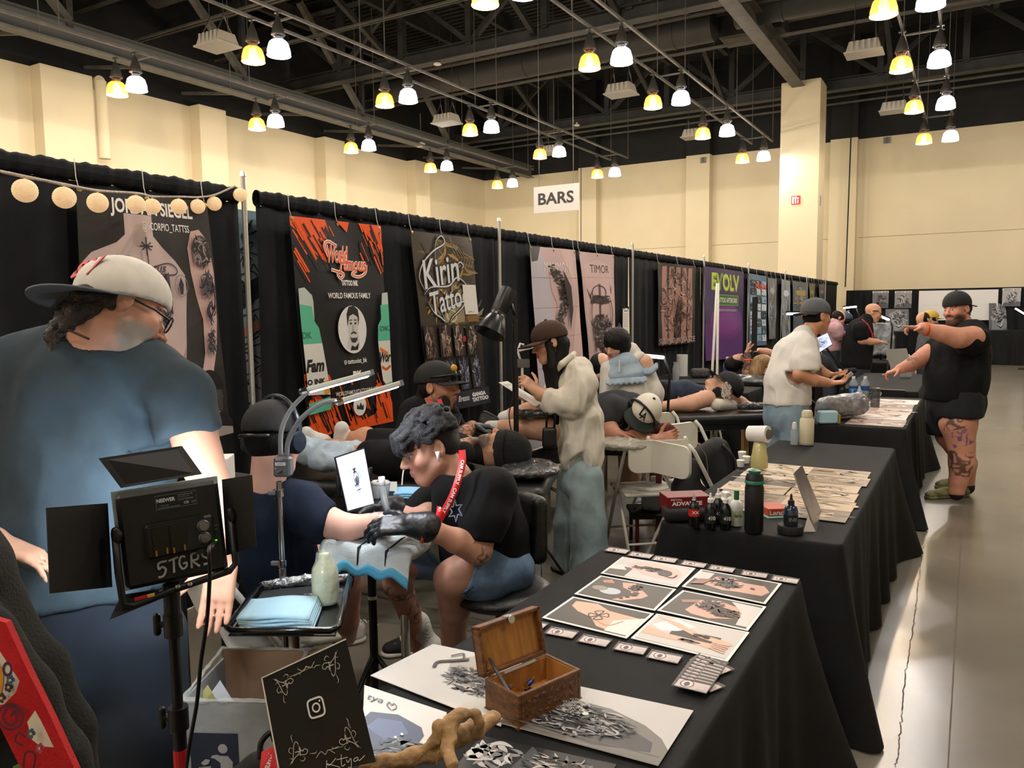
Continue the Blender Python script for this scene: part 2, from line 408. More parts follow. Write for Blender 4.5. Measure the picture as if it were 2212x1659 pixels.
# ================================================================== the hall
R0 = random.Random(3)
XL, YB, XR, YF, ZC, ZT = -18.0, 28.5, 14.0, -9.0, 7.12, 10.4
m_wall = mat('cream_plaster', '#d9cbab', .85, noise=(.35, .05), bump=(60, .04))
m_black = mat('black_paint', '#191919', .8, noise=(1.2, .2))
m_steel = mat('dark_steel', '#2c2b2a', .6, noise=(3, .3))
m_steel2 = mat('grey_steel', '#57544e', .55, noise=(4, .2))
def floor_mat():
 m = mat('polished_concrete', '#7d776a', .3, noise=(.8, .12), bump=(25, .03)); nt = m.node_tree; b = nt.nodes['Principled BSDF']
 t = nt.nodes.new('ShaderNodeTexCoord'); n = nt.nodes.new('ShaderNodeTexNoise'); n.inputs['Scale'].default_value = 1.3; n.inputs['Detail'].default_value = 3
 r = nt.nodes.new('ShaderNodeMapRange'); r.inputs[3].default_value = .2; r.inputs[4].default_value = .27
 nt.links.new(t.outputs['Object'], n.inputs['Vector']); nt.links.new(n.outputs['Fac'], r.inputs[0]); nt.links.new(r.outputs[0], b.inputs['Roughness']); return m
m_floor = floor_mat()
b = MB(); b.box(((XL+XR)/2, (YB+YF)/2, -.1), (XR-XL, YB-YF, .2)); floor = b.build('floor', m_floor, org=(0, 0, 0)); tag(floor, kind='structure')
# sawn joint and a hairline crack wandering along it in the aisle
b = MB(); pts = [AZ(x, y, .0012) for x, y in [(1936, 1658), (1944, 1600), (1950, 1520), (1962, 1420), (1976, 1330), (1984, 1260), (1992, 1180), (2000, 1120)]]
pp = bez(pts, 14); pp[:, :2] += np.random.RandomState(2).randn(len(pp), 2)*.003; pp[:, 2] = .0012
for i in range(len(pp)-1):
 w_ = .001+.002*R0.random(); b.add([pp[i]-[w_, 0, 0], pp[i]+[w_, 0, 0], pp[i+1]+[w_, 0, 0], pp[i+1]-[w_, 0, 0]], [[0, 1, 2, 3]])
b.build('crack', mat('crack_dark', '#4a453c', .9), floor)
b = MB(); b.box((-.02, 12, .0008), (.006, 40, .0008)); b.build('floor_joint', mat('joint', '#6b6455', .8), floor)
# left wall: cream below, black above, square pilasters
wl = thing('wall_left', (XL, 8, 0), kind='structure')
b = MB(); b.box((XL-.15, (YF+YB)/2, ZC/2), (.3, YB-YF, ZC)); b.build('cream_face', m_wall, wl)
b = MB(); b.box((XL-.15, (YF+YB)/2, (ZC+ZT)/2), (.3, YB-YF, ZT-ZC)); b.build('black_face', m_black, wl)
for y0, y1 in ((5.3, 6.35), (9.95, 11.12), (14.0, 14.85), (18.6, 19.5), (23.2, 24.05)):
 b = MB(); b.box((XL+.2, (y0+y1)/2, ZC/2), (.4, y1-y0, ZC)); b.build('pilaster', m_wall, wl)
b = MB(); b.cyl((XL+.42, 11.3, 5.3), (XL+.42, 11.3, 7.05), .13, n=16); b.cyl((XL+.42, 11.3, 7.05), (XL+.05, 11.3, 7.05), .13, n=16); auto_smooth(b.build('downpipe', m_wall, wl))
wb = thing('wall_back', (0, YB, 0), kind='structure')
b = MB(); b.box(((XL+XR)/2, YB+.15, ZC/2), (XR-XL, .3, ZC)); b.build('cream_face', m_wall, wb)
b = MB(); b.box(((XL+XR)/2, YB+.15, (ZC+ZT)/2), (XR-XL, .3, ZT-ZC)); b.build('black_face', m_black, wb)
for x0, x1 in ((-13.45, -12.7), (-9.15, -8.3), (-4.28, -3.46), (4.6, 5.4)):
 b = MB(); b.box(((x0+x1)/2, YB-.2, ZC/2), (x1-x0, .4, ZC)); b.build('pilaster', m_wall, wb)
 b = MB(); b.box(((x0+x1)/2, YB-.2, (ZC+ZT)/2), (x1-x0, .4, ZT-ZC)); b.build('black_pilaster', m_black, wb)
b = MB()
for x0, x1 in ((-13.4, -9.2), (-8.3, -4.3), (-3.4, 4.6), (5.4, 13.9)): b.box(((x0+x1)/2, YB-.004, 3.93), (x1-x0, .008, .014))
b.build('panel_seam', mat('seam', '#8f8468', .9), wb)
m_grey = mat('grille_grey', '#8e8c88', .6)
for px, py in ((1519, 346), (1916, 303)):
 q = AY(px, py, YB-.43 if px < 1600 else YB-.03); b = MB(); b.box(q, (.2, .03, .2)); g = b.build('wall_grille', m_grey, wb)
 b = MB()
 for i in range(4): b.box(q+V3(0, -.02, -.07+.047*i), (.17, .012, .016))
 b.box(q+V3(0, -.02, 0), (.02, .02, .19)); b.build('slat', m_steel2, g)
wr = thing('wall_right', (XR, 8, 0), kind='structure'); b = MB(); b.box((XR+.15, (YF+YB)/2, ZC/2), (.3, YB-YF, ZC)); b.build('cream_face', m_wall, wr)
b = MB(); b.box((XR+.15, (YF+YB)/2, (ZC+ZT)/2), (.3, YB-YF, ZT-ZC)); b.build('black_face', m_black, wr)
wf = thing('wall_front', (0, YF, 0), kind='structure'); b = MB(); b.box(((XL+XR)/2, YF-.15, ZC/2), (XR-XL, .3, ZC)); b.build('cream_face', m_wall, wf)
b = MB(); b.box(((XL+XR)/2, YF-.15, (ZC+ZT)/2), (XR-XL, .3, ZT-ZC)); b.build('black_face', m_black, wf)
# square column with a red fire sign
col = thing('trim_1', (-4.45, 24.3, 0), kind='structure')
b = MB(); b.box((-4.43, 24.2, 4.0), (1.06, 1.0, 8.0), bev=.01); b.build('column_shaft', m_wall, col)
q = V3(-4.5, 23.69, 4.70); b = MB(); b.box(q, (.24, .02, .24)); sg = b.build('fire_sign', mat('sign_red', '#b3141c', .5), col)
a = Art(q+V3(-.12, -.011, -.12), q+V3(.12, -.011, -.12), q+V3(-.12, -.011, .12), off=.002)
a.rect(.1, .1, .3, .9, '#f2e6e0').rect(.36, .62, .62, .9, '#f2e6e0').rect(.42, .1, .56, .62, '#f2e6e0').disc(.76, .7, .1, .12, '#f2e6e0').rect(.7, .1, .82, .5, '#f2e6e0')
m_print = mat('print', '#ffffff', .55, vcol=True); a.build('sign_symbol', m_print, sg)
q = V3(-3.89, 24.05, 4.68); b = MB(); b.box(q, (.02, .12, .26)); b.build('wall_plate', mat('plate', '#a59f92', .5), col)
# ceiling: dark deck, two deep trusses across, joists, ducts, conduits
ce = thing('ceiling', (0, 10, ZT), kind='structure')
b = MB(); b.box(((XL+XR)/2, (YB+YF)/2, ZT+.1), (XR-XL, YB-YF, .2)); b.build('deck', m_black, ce)
b = MB()
for i in range(150): b.box(((XL+XR)/2, YF+.25*i, ZT-.02), (XR-XL, .1, .04))
o = b.build('deck_ribs', m_steel, ce); tag(o, kind='stuff')
def beam(name, p0, p1, w_, h, m=m_steel, web=.02):
 p0, p1 = np.asarray(p0, float), np.asarray(p1, float); y = nrm(p1-p0); x = nrm(np.cross(y, UP)); z = np.cross(x, y); L = np.linalg.norm(p1-p0); ctr = (p0+p1)/2
 b = MB()
 b.box(ctr+z*h/2, (w_, L, .025), x, y, z); b.box(ctr-z*h/2, (w_, L, .025), x, y, z); b.box(ctr, (web, L, h), x, y, z)
 return b.build(name, m, ce)
def bar(name, p0, p1, w_, m=m_steel, h=None):
 p0, p1 = np.asarray(p0, float), np.asarray(p1, float); y = nrm(p1-p0); x = nrm(np.cross(y, UP)) if abs(y[2]) < .99 else V3(1, 0, 0); z = np.cross(x, y)
 b = MB(); b.box((p0+p1)/2, (w_, np.linalg.norm(p1-p0), h or w_), x, y, z); return b.build(name, m, ce)
for yt in (8.2, 16.5, 24.8):
 beam('truss_chord', (XL, yt, 8.0), (XR, yt, 8.0), .32, .3); beam('truss_chord', (XL, yt, 9.9), (XR, yt, 9.9), .28, .25)
 xs = np.arange(-17, 14, 2.07)
 for i, x in enumerate(xs):
  bar('truss_post', (x, yt, 8.1), (x, yt, 9.8), .16)
  if i+1 < len(xs): bar('truss_brace', (x, yt, 8.15) if i % 2 else (x, yt, 9.8), (xs[i+1], yt, 9.8) if i % 2 else (xs[i+1], yt, 8.15), .12)
for x in (-15.9, -13.3, -11.4, -8.6, -6.8, -2.3, .2, 2.7):
 for y0 in (0, 8.3, 16.6): beam('joist', (x, y0, 9.55), (x, y0+8.1, 9.55), .13, .42)
for x in (-13.1, -9.0, -6.9, -2.2, 1.9):
 for ya in (16.5, 24.8): bar('kicker_brace', (x, ya, 8.02), (x, ya-3.1, 9.4), .12)
beam('girder', (-4.5, -5, 8.05), (-4.5, 23.7, 8.05), .34, .42, m_steel2)
for y, z in ((10.9, 8.6), (13.4, 8.9), (20.4, 8.7), (22.2, 8.95), (6.0, 8.8)): beam('cross_beam', (XL, y, z), (XR, y, z), .16, .26)
for y, z in ((18.2, 8.35), (19.9, 8.1), (12.2, 8.2), (25.9, 7.95), (27.0, 8.0), (14.9, 8.5)):
 bar('conduit', (XL, y, z), (XR, y, z), .045, m_steel2); bar('conduit', (XL, y+.16, z+.02), (XR, y+.16, z+.02), .035, m_steel2)
def duct(p0, p1, r):
 b = MB(); p0 = np.asarray(p0, float); p1 = np.asarray(p1, float); b.cyl(p0, p1, r, n=20); L = np.linalg.norm(p1-p0); d = (p1-p0)/L
 for t in np.arange(1, L, 2.1): b.cyl(p0+d*t, p0+d*(t+.06), r*1.05, n=20)
 return auto_smooth(b.build('duct', mat('duct_grey', '#3b3a37', .6), ce))
duct((-16, 19.4, 8.35), (-5.6, 19.2, 8.35), .34); duct((-5.0, 18.9, 8.5), (3, 18.9, 8.5), .4); duct((-17, 12.4, 9.2), (-9, 12.4, 9.2), .3); duct((-1, 21.5, 8.8), (9, 21.5, 8.8), .33)
b = MB(); b.box((-4.9, 20.2, 8.5), (1.5, .9, .5)); b.build('air_handler', m_steel, ce)
beam('edge_girder', (-15.2, -5, 7.05), (-15.2, 27.5, 7.05), .3, .42, mat('girder_grey', '#4a4a48', .5)); beam('edge_girder', (-16.4, -5, 7.5), (-16.4, 27.5, 7.5), .2, .3)
for y in np.arange(6, 27, 2.6): bar('strut', (-18, y, 7.4), (-15.2, y+.9, 7.2), .07, m_steel2)
for y in (9.2, 13.4, 17.6, 21.8): bar('hanger_post', (-15.2, y, 7.2), (-15.2, y, 10.2), .12); bar('knee_brace', (-15.2, y, 7.3), (-15.2, y-2.3, 9.6), .14, m_steel2)
# ------------------------------------------------------------------ hall lamps in pairs hung from two thin rails per row
def glow(name, col, s, base):
 m = mat(name, base, .35, emis=col, estr=s); return m
m_amb = glow('amber_glass', '#ffb040', 1.1, '#e8a040'); m_amb.node_tree.nodes['Principled BSDF'].inputs['Alpha'].default_value = .6; m_wht = glow('white_glass', '#eef2ff', 4.5, '#f4f4ff')
m_ambf = glow('amber_bulb', '#ffd98a', 14, '#ffffff'); m_whtf = glow('white_bulb', '#ffffff', 26, '#ffffff')
m_hous = mat('lamp_housing', '#4d4a45', .35, metal=.6)
def make_lamp(amber):
 t = thing('hall_lamp', (0, 0, 0))
 b = MB(); b.lathe([(.012, .60), (.03, .585), (.05, .53), (.085, .43), (.1, .36), (.098, .30), (.06, .285), (.075, .27), (.05, .25), (.045, .22)], n=20)
 b.lathe([(.085, .335), (.115, .33), (.115, .305), (.085, .3)], n=20); auto_smooth(b.build('housing', m_hous, t), 35)
 for i in range(4):
  a = i*math.pi/2+.4; p = V3(math.cos(a), math.sin(a), 0); b = MB(); b.tube([p*.1+V3(0, 0, .31), p*.075+V3(0, 0, .22)], .007, 4); b.build('strap', m_hous, t)
 pr = [(.045, .235), (.09, .225), (.135, .19), (.165, .13), (.178, .06), (.18, .0), (.193, -.012), (.193, -.022)]
 b = MB(); n = 28; a = np.arange(n)/n*2*math.pi; vs = []
 for r, h in pr: vs.append(np.stack([r*np.cos(a), r*np.sin(a), np.full(n, h)], 1))
 for r, h in pr[::-1]: vs.append(np.stack([(r-.006)*np.cos(a), (r-.006)*np.sin(a), np.full(n, h-.003)], 1))
 k = len(vs); b.add(np.vstack(vs), [[i*n+j, i*n+(j+1) % n, (i+1)*n+(j+1) % n, (i+1)*n+j] for i in range(k-1) for j in range(n)])
 d = auto_smooth(b.build('glass_dome', m_amb if amber else m_wht, t), 50)
 b = MB()
 for i in range(16):
  e = i/16*2*math.pi; p = V3(math.cos(e), math.sin(e), 0); b.tube([p*.1+V3(0, 0, .222), p*.15+V3(0, 0, .178), p*.183+V3(0, 0, .06), p*.184], .0035, 4)
 tag(b.build('glass_ribs', m_amb if amber else m_wht, d), kind='stuff')
 b = MB(); b.lathe([(.02, .22), (.05, .19), (.075, .12), (.07, .06), (.03, .02), (.0, .015)], n=16); auto_smooth(b.build('bulb', m_ambf if amber else m_whtf, t), 60)
 b = MB(); b.lathe([(.0, .66), (.02, .65), (.02, .6), (.012, .59)], n=10); b.box((0, 0, .655), (.12, .05, .02)); b.build('hook', m_hous, t)
 ld = bpy.data.lights.new('lamp_light', 'POINT'); ld.energy = LAMP_W; ld.color = (1, .85, .62) if amber else (1, .97, .94); ld.shadow_soft_size = .06
 lo = bpy.data.objects.new('lamp_light', ld); COL.objects.link(lo); lo.parent = t; lo.location = (0, 0, -.06); WORG[lo.name] = V3(0, 0, 0)
 return t
ORD = ['nearest', 'second nearest', 'third', 'fourth', 'farthest']
rowname = {-14.27: 'the row along the left wall', -10.53: 'the row over the paper lanterns and banners', -5.95: 'the middle row left of the square column', -1.29: 'the row above the right aisle'}
YS = [9.5, 12.9, 16.05, 19.55, 23.4]
LA, LW = make_lamp(True), make_lamp(False); used = {True: False, False: False}
ZL = 5.88
def put_lamp(amber, x, y, label, group):
 src = LA if amber else LW
 if not used[amber]:
  used[amber] = True; src.location = (x, y, ZL); tag(src, label, 'ceiling lamp', group)
 else:
  o = copy_tree(src, (x, y, ZL), 0, label); o['group'] = group
for x in (-14.27, -10.53, -5.95, -1.29):
 for i, y in enumerate(YS):
  for am, dx in ((True, 0), (False, .6)):
   put_lamp(am, x+dx, y, ('amber' if am else 'white')+'-lit glass dome lamp, '+ORD[i]+' pair of '+rowname[x], 'dome lamps hung in pairs from the hall ceiling')
rowname[3.3] = 'the row right of the aisle'
for x in (-14.27, -10.53, -5.95, -1.29, 3.3):
 for i, y in enumerate([6.1, 2.6, -1, -4.6] if x < 2 else [23.4, 16.05, 9.5, 2.6]):
  for am, dx in ((True, 0), (False, .6)):
   put_lamp(am, x+dx, y, ('amber' if am else 'white')+'-lit dome lamp outside the view, '+['first', 'second', 'third', 'fourth'][i]+' of '+rowname[x].split(' over')[0].split(' left of')[0], 'dome lamps hung outside the view')
for x in (-14.27, -10.53, -5.95, -1.29, 3.3):
 for dx in (0, .6):
  b = MB(); b.box((x+dx, 9.5, 6.575), (.045, 30, .045)); tag(b.build('light_rail', m_steel2, org=(x+dx, 9.5, 6.55)), 'thin grey rail of the %s lamps, %s' % ('amber' if dx == 0 else 'white', rowname[x]), 'light rail', 'lighting rails under the ceiling')
 b = MB()
 for y in YS+[6.1, 2.6]: bar('rail_tie', (x-.05, y+.35, 6.575), (x+.65, y+.35, 6.575), .03, m_steel2)
 for y in np.arange(4, 25, 4.1):
  for dx in (0, .6): bar('hanger_rod', (x+dx, y, 6.6), (x+dx, y, 10.3), .014, m_steel2)
# ribbed boxes hung on cords, detectors
m_box = mat('hung_box', '#8d877b', .6)
for i, (px, py, z) in enumerate([(470, 100, 6.35), (965, 266, 6.4), (1342, 203, 6.4), (1867, 115, 6.4), (1932, 240, 6.4), (1195, 330, 6.4), (1500, 296, 6.4)]):
 q = AZ(px, py, z); t = thing('hanging_speaker', q, ['pale ribbed box speaker hung beside the nearest lamp pair, left of centre', 'pale ribbed box speaker left of the sign reading BARS, above it', 'pale ribbed box speaker between two lamp pairs of the middle row', 'pale ribbed box speaker above the square column, to its right', 'pale box speaker against the black wall right of the column', 'pale box speaker behind the fourth lamp pair above the sign', 'pale box speaker half hidden by a lamp left of the column'][i], 'speaker', 'box speakers hung on cords')
 b = MB(); b.add(np.array([[-.3, -.22, 0], [.3, -.22, 0], [.3, .22, 0], [-.3, .22, 0], [-.25, -.17, .2], [.25, -.17, .2], [.25, .17, .2], [-.25, .17, .2]])+q, [[0, 3, 2, 1], [4, 5, 6, 7], [0, 1, 5, 4], [1, 2, 6, 5], [2, 3, 7, 6], [3, 0, 4, 7]])
 b.box(q+V3(0, 0, -.01), (.66, .5, .025)); b.build('case', m_box, t)
 b = MB()
 for s in (-1, 1):
  for k in range(5): b.box(q+V3(-.2+.1*k, s*.2, .1), (.05, .03, .18))
 tag(b.build('ribs', m_box, t), kind='stuff')
 b = MB()
 for s in (-1, 1):
  b.tube([q+V3(s*.2, -.15, .2), q+V3(s*.18, 0, .5)], .012, 5); b.tube([q+V3(s*.2, .15, .2), q+V3(s*.18, 0, .5)], .012, 5); b.tube([q+V3(s*.18, 0, .5), q+V3(s*.18, 0, 3.9)], .008, 5)
 b.build('cord', m_hous, t)
m_off = mat('off_white', '#d8d4ca', .5)
for px, py, z, lb in ((82, 72, 7.0, 'white square smoke detector on the girder at upper left'), (906, 312, 6.9, 'white square detector under the left girder near the corner')):
 q = AZ(px, py, z); t = thing('smoke_detector', q, lb, 'detector'); b = MB(); b.box(q, (.3, .24, .1), bev=.02); b.build('body', m_off, t); b = MB(); b.box(q+V3(0, 0, -.06), (.2, .15, .03)); b.build('lens', m_off, t); b = MB(); b.box(q+V3(0, 0, .08), (.34, .05, .03)); b.box(q+V3(.06, 0, .5), (.02, .02, .9)); b.build('bracket', m_steel2, t)
for px, py, lb in ((945, 139, 'small round white detector under the near truss'), (1246, 271, 'small round white detector under the far truss')):
 q = AZ(px, py, 7.8); b = MB(); b.lathe([(.01, -.02), (.09, -.015), (.1, 0), (.085, .03), (.03, .05), (.02, .1)], q, n=16); tag(auto_smooth(b.build('ceiling_detector', m_off)), lb, 'detector')
# hanging sign BARS
q = [AY(1154, 461, 14.0), AY(1251, 454, 14.0), AY(1250, 398, 14.0), AY(1154, 405, 14.0)]
zb, zt = 3.6, 4.12; xa, xb = q[0][0], q[1][0]
t = thing('hanging_sign', ((xa+xb)/2, 14, zb), 'white hanging sign board reading BARS in bold dark letters', 'sign')
b = MB(); b.box(((xa+xb)/2, 14, (zb+zt)/2), (xb-xa, .02, zt-zb)); b.build('board', mat('sign_white', '#b9b6b0', .4), t)
a = Art((xa, 13.989, zb), (xb, 13.989, zb), (xa, 13.989, zt), off=.002); a.text('BARS', .1, .3, .89, .75, '#211c1c', bold=.025); a.build('lettering', m_print, t)
b = MB()
for x in (xa+.12, xb-.12): b.tube([(x, 14, zt), (x, 14, 9.5)], .006, 5)
b.build('wire', m_steel2, t)
b = MB(); b.tube([AY(1826, 620, 27.6), AY(1838, 300, 27.6), AY(1842, 195, 27.6), AY(1844, 90, 27.6)], .02, 6); tag(b.build('hanging_cable', mat('cable_black', '#0c0c0c', .6)), 'black cable hanging down the back wall right of the column', 'cable')
b = MB(); b.tube([AY(1255, 170, 26.5), AY(1255, 590, 26.5)], .015, 6); tag(b.build('hanging_cable', mat('cable_black')), 'thin dark cable hanging by the sign down the back wall', 'cable')
# ================================================================== pipe and drape
XD = -3.85
def drape_mat():
 return mat('black_drape', '#17191c', .9, spec=.25, noise=(6, .25, (1, 1, .3)), bump=(140, .12))
m_drape = drape_mat(); m_pole = mat('silver_pole', '#c9c9c6', .3, metal=.7)
def sheet(name, fn, nu, nv, th, m, parent=None, closed=False):     # thin cloth with real thickness; fn(u,v) -> point, normal by differences
 G = np.array([[fn(i/(nu-1), j/(nv-1)) for j in range(nv)] for i in range(nu)], float)
 du = np.gradient(G, axis=0); dv = np.gradient(G, axis=1); N = np.cross(du, dv); N /= np.linalg.norm(N, axis=2, keepdims=True)+1e-12
 A = G+N*th/2; B = G-N*th/2; V = np.vstack([A.reshape(-1, 3), B.reshape(-1, 3)]); n = nu*nv; F = []
 for i in range(nu-1):
  for j in range(nv-1):
   a, b_, d, e = i*nv+j, (i+1)*nv+j, (i+1)*nv+j+1, i*nv+j+1; F.append([a, b_, d, e]); F.append([n+e, n+d, n+b_, n+a])
 for i in range(nu-1):
  for j in (0, nv-1):
   a, b_ = i*nv+j, (i+1)*nv+j; F.append([a, n+a, n+b_, b_] if j == 0 else [b_, n+b_, n+a, a])
 for j in range(nv-1):
  for i in (0, nu-1):
   a, b_ = i*nv+j, i*nv+j+1; F.append([b_, n+b_, n+a, a] if i == 0 else [a, n+a, n+b_, b_])
 return mesh_obj(name, V, F, m, parent, True)
def curtain(y0, y1, seed, label, zt=2.44, x=XD, far=False):
 t = thing('drape_curtain', (x, (y0+y1)/2, 0), label, 'curtain', 'black drapes of the booth wall')
 L = y1-y0; rr = random.Random(seed); ph = [rr.random()*6 for _ in range(6)]; fq = L/(.27 if not far else .36)
 def wav(u): return .022*math.sin(u*fq*6.28+ph[0]+1.4*math.sin(u*7+ph[1]))+.007*math.sin(u*fq*2.3*6.28+ph[2])
 def fn(u, v):
  g = .25+.75*min(1, v*1.8); return (x+wav(u)*g, y0+L*u+.012*math.sin(v*5+u*9+ph[3])*v, zt-.09-(zt-.095)*v)
 n = int(L*(34 if not far else 12)); sheet('curtain_panel', fn, n, 14, .004, m_drape, t)
 def top(u, a):
  w_ = 1+.06*math.sin(u*L*27+ph[4])+.07*math.sin(u*L*61+ph[5])+.05*math.sin(u*L*113); an = a*2*math.pi
  return (x+.034*w_*math.cos(an), y0+L*u, zt-.045+.05*w_*math.sin(an))
 b = MB(); b.grid(top, n*2, 11); b.build('rod_sleeve', m_drape, t, True); return t
def yat(px, py): return float(AX(px, py, XD)[1])
PY = [-.1, yat(511, 405), yat(1066, 498), yat(1357, 540), yat(1513, 563), yat(1610, 578), yat(1690, 590), 21.6, 24.6, 27.3]
names = ['at the far left behind the paper lanterns', 'behind the orange and black banner', 'behind the two pale pink banners', 'behind the dark pink banner', 'behind the purple banner', 'behind the silvery banners', 'beyond the silvery banners', 'second last before the back wall', 'last before the back wall']
for i in range(9):
 y0, y1 = PY[i]+.005, PY[i+1]-.005
 if i == 1: y0 += .14
 curtain(y0, y1, i, 'black pleated drape '+names[i], far=i > 4)
for i, y in enumerate(PY[:9]):
 t = thing('drape_pole', (XD+.02, y, 0), 'silver upright pole of the drape wall, '+['out of view at left', 'below the last lantern', 'between the lettered and the pink banners', 'right of the second pink banner', 'left of the purple banner', 'right of the purple banner', 'among the silvery banners', 'behind the white shirted man', 'far end'][i], 'pole', 'silver poles of the drape wall')
 b = MB(); b.cyl((XD+.06, y, .01), (XD+.06, y, 2.50), .016, n=12); auto_smooth(b.build('tube', m_pole, t)); b = MB(); b.box((XD+.06, y, .008), (.3, .3, .012)); b.build('base_plate', m_pole, t)
 b = MB(); b.cyl((XD+.06, y, 2.50), (XD+.06, y, 2.53), .02, .014, n=12); b.build('cap', m_pole, t)
# ================================================================== banners
m_ban = mat('banner_print', '#ffffff', .42, vcol=True, spec=.4)
m_gro = mat('grommet_brass', '#b9a06a', .3, metal=.8); m_cord = mat('cord_white', '#d8d8d4', .7)
def banner(name, tl, tr, br, bl, label, x=XD+.075, group='printed banners on the drape wall', lean=.0, amp=.004, seed=0):
 q = [AX(*tl, x), AX(*tr, x), AX(*br, x+lean), AX(*bl, x+lean)]
 t = thing(name, (x, (q[0][1]+q[1][1])/2, q[3][2]), label, 'banner', group)
 wp = lambda u, v: amp*np.sin(u*9+v*4+seed)+amp*.7*np.sin(v*13+u*3+seed*2)
 bl_, br_, tl_, tr_ = q[3], q[2], q[0], q[1]
 W_ = tr_-(bl_+(br_-bl_)+(tl_-bl_))
 def fn(u, v):
  p = bl_+(br_-bl_)*u+(tl_-bl_)*v+W_*u*v; return p+V3(1, 0, 0)*float(wp(np.array(u), np.array(v)))
 sheet('fabric', lambda u, v: fn(u, v), 31, 31, .002, mat('banner_back', '#1b1b1d', .6), t)
 a = Art(bl_, br_, tl_, n=(1, 0, 0), tr=tr_, warp=wp, off=.003, step=.00032)
 for (u, v) in ((.02, .99), (.98, .985), (.5, .985)):
  p = fn(u, v)+V3(.004, 0, 0); b = MB(); b.lathe([(.008, 0), (.014, .002), (.008, .004)], p, (1, 0, 0), n=12); b.build('grommet', m_gro, t)
  b = MB(); b.tube([p, p+V3(-.02, 0, .06), (x-.03, p[1]+.005, 2.45)], .0022, 5); b.build('tie_cord', m_cord, t)
 return t, a
# --- banner: back and arm piece
t, a = banner('artist_banner', (163, 402), (446, 437), (498, 934), (196, 1010), 'grey banner with a tattooed back and arm under a white headline', seed=1, lean=.06)
a.rect(0, 0, 1, 1, '#2b2928'); a.rect(.0, .62, 1, 1, '#2a2827'); a.rect(.55, 0, 1, .3, '#242220')
a.disc(.42, .56, .5, .12, '#35312e')
sk = '#c3aeab'
a.poly([(.0, .2), (.02, .735), (.08, .77), (.25, .81), (.31, .84), (.31, .92), (.52, .92), (.52, .84), (.58, .8), (.68, .745), (.75, .69), (.755, .62), (.73, .50), (.71, .40), (.68, .28), (.64, .1), (.1, .05)], sk)
a.poly([(.55, .22), (.71, .40), (.68, .28), (.64, .1), (.52, .1)], '#a9918d'); a.stroke([(.42, .78), (.44, .6), (.42, .4)], .01, '#b09a97')
a.poly([(.80, .70), (.79, .80), (.83, .87), (.9, .88), (.97, .83), (.99, .7), (.985, .5), (.96, .38), (.87, .20), (.81, .19), (.78, .21), (.855, .36), (.87, .5), (.83, .6)], '#c9a8a2')
a.text('JORDAN SIEGEL', .22, .905, .86, .975, '#f1efec', bold=.03); a.text('@SCORPIO_TATTSS', .44, .855, .82, .895, '#efedea', bold=.01)
ink = ['#332f3c', '#4b4654', '#272430', '#5d5863']
for i in range(8): e = i*math.pi/4; a.stroke([(.46, .80), (.46+.05*math.cos(e), .80+(.03 if i % 2 else .05)*math.sin(e)*.7)], .005, ink[0])
a.stroke([(.46, .8), (.47, .7)], .004, ink[0]); a.text('Invictus', .34, .70, .60, .735, ink[0], shear=.35, bold=.004)
a.stroke([(.25, .735), (.35, .75), (.5, .70), (.66, .69), (.68, .715), (.6, .735), (.4, .70), (.3, .70), (.25, .735)], .004, ink[0])
a.scrib(.24, .74, .03, .02, 12, ink, 1); a.scrib(.1, .70, .05, .03, 16, ink, 2)
a.poly([(.13, .545), (.15, .60), (.18, .66), (.20, .61), (.27, .64), (.31, .655), (.33, .59), (.42, .59), (.43, .555), (.36, .54)], '#5a5462'); a.scrib(.27, .59, .14, .05, 90, ink, 3, wd=.008, ln=.35)
a.poly([(.47, .53), (.50, .60), (.56, .68), (.61, .70), (.615, .66), (.60, .60), (.585, .53), (.56, .48), (.50, .50)], '#4d4753'); a.scrib(.55, .59, .06, .09, 90, ['#25222d', '#332f3c', '#6a6470'], 4, wd=.006, ln=.45)
a.disc(.43, .57, .045, .035, '#4a4450'); a.disc(.415, .58, .027, .022, sk)
a.ring(.7, .645, .055, .045, .08, '#8a7f82'); a.poly([(.68, .65), (.7, .68), (.72, .65), (.71, .61), (.69, .61)], ink[0])
a.disc(.89, .79, .075, .065, '#4a4248'); a.scrib(.89, .79, .065, .055, 60, ['#a59594', '#3a333a', '#2a252b', '#877a7b'], 5, wd=.006)
a.scrib(.91, .65, .05, .05, 60, ink, 6, wd=.006); a.scrib(.925, .54, .03, .05, 24, ink, 7, wd=.006); a.scrib(.905, .41, .035, .045, 34, ink, 8, wd=.006); a.stroke([(.95, .66), (.955, .57), (.91, .5)], .006, ink[2])
a.disc(.84, .215, .11, .075, '#141212'); a.poly([(.77, .2), (.78, .15), (.79, .10), (.84, .085), (.91, .10), (.94, .17), (.93, .2)], '#8b8580'); a.poly([(.84, .2), (.86, .12), (.93, .1), (.94, .2)], '#3d3936'); a.poly([(.84, .085), (.93, .11), (1, .06), (1, 0), (.8, 0)], '#1b1918')
a.poly([(.72, .22), (.95, .215), (.9, .26), (.78, .26)], '#141212'); a.poly([(.62, 0), (.78, .06), (1, .03), (1, 0)], '#9a8e8d')
a.build('print', m_ban, t)
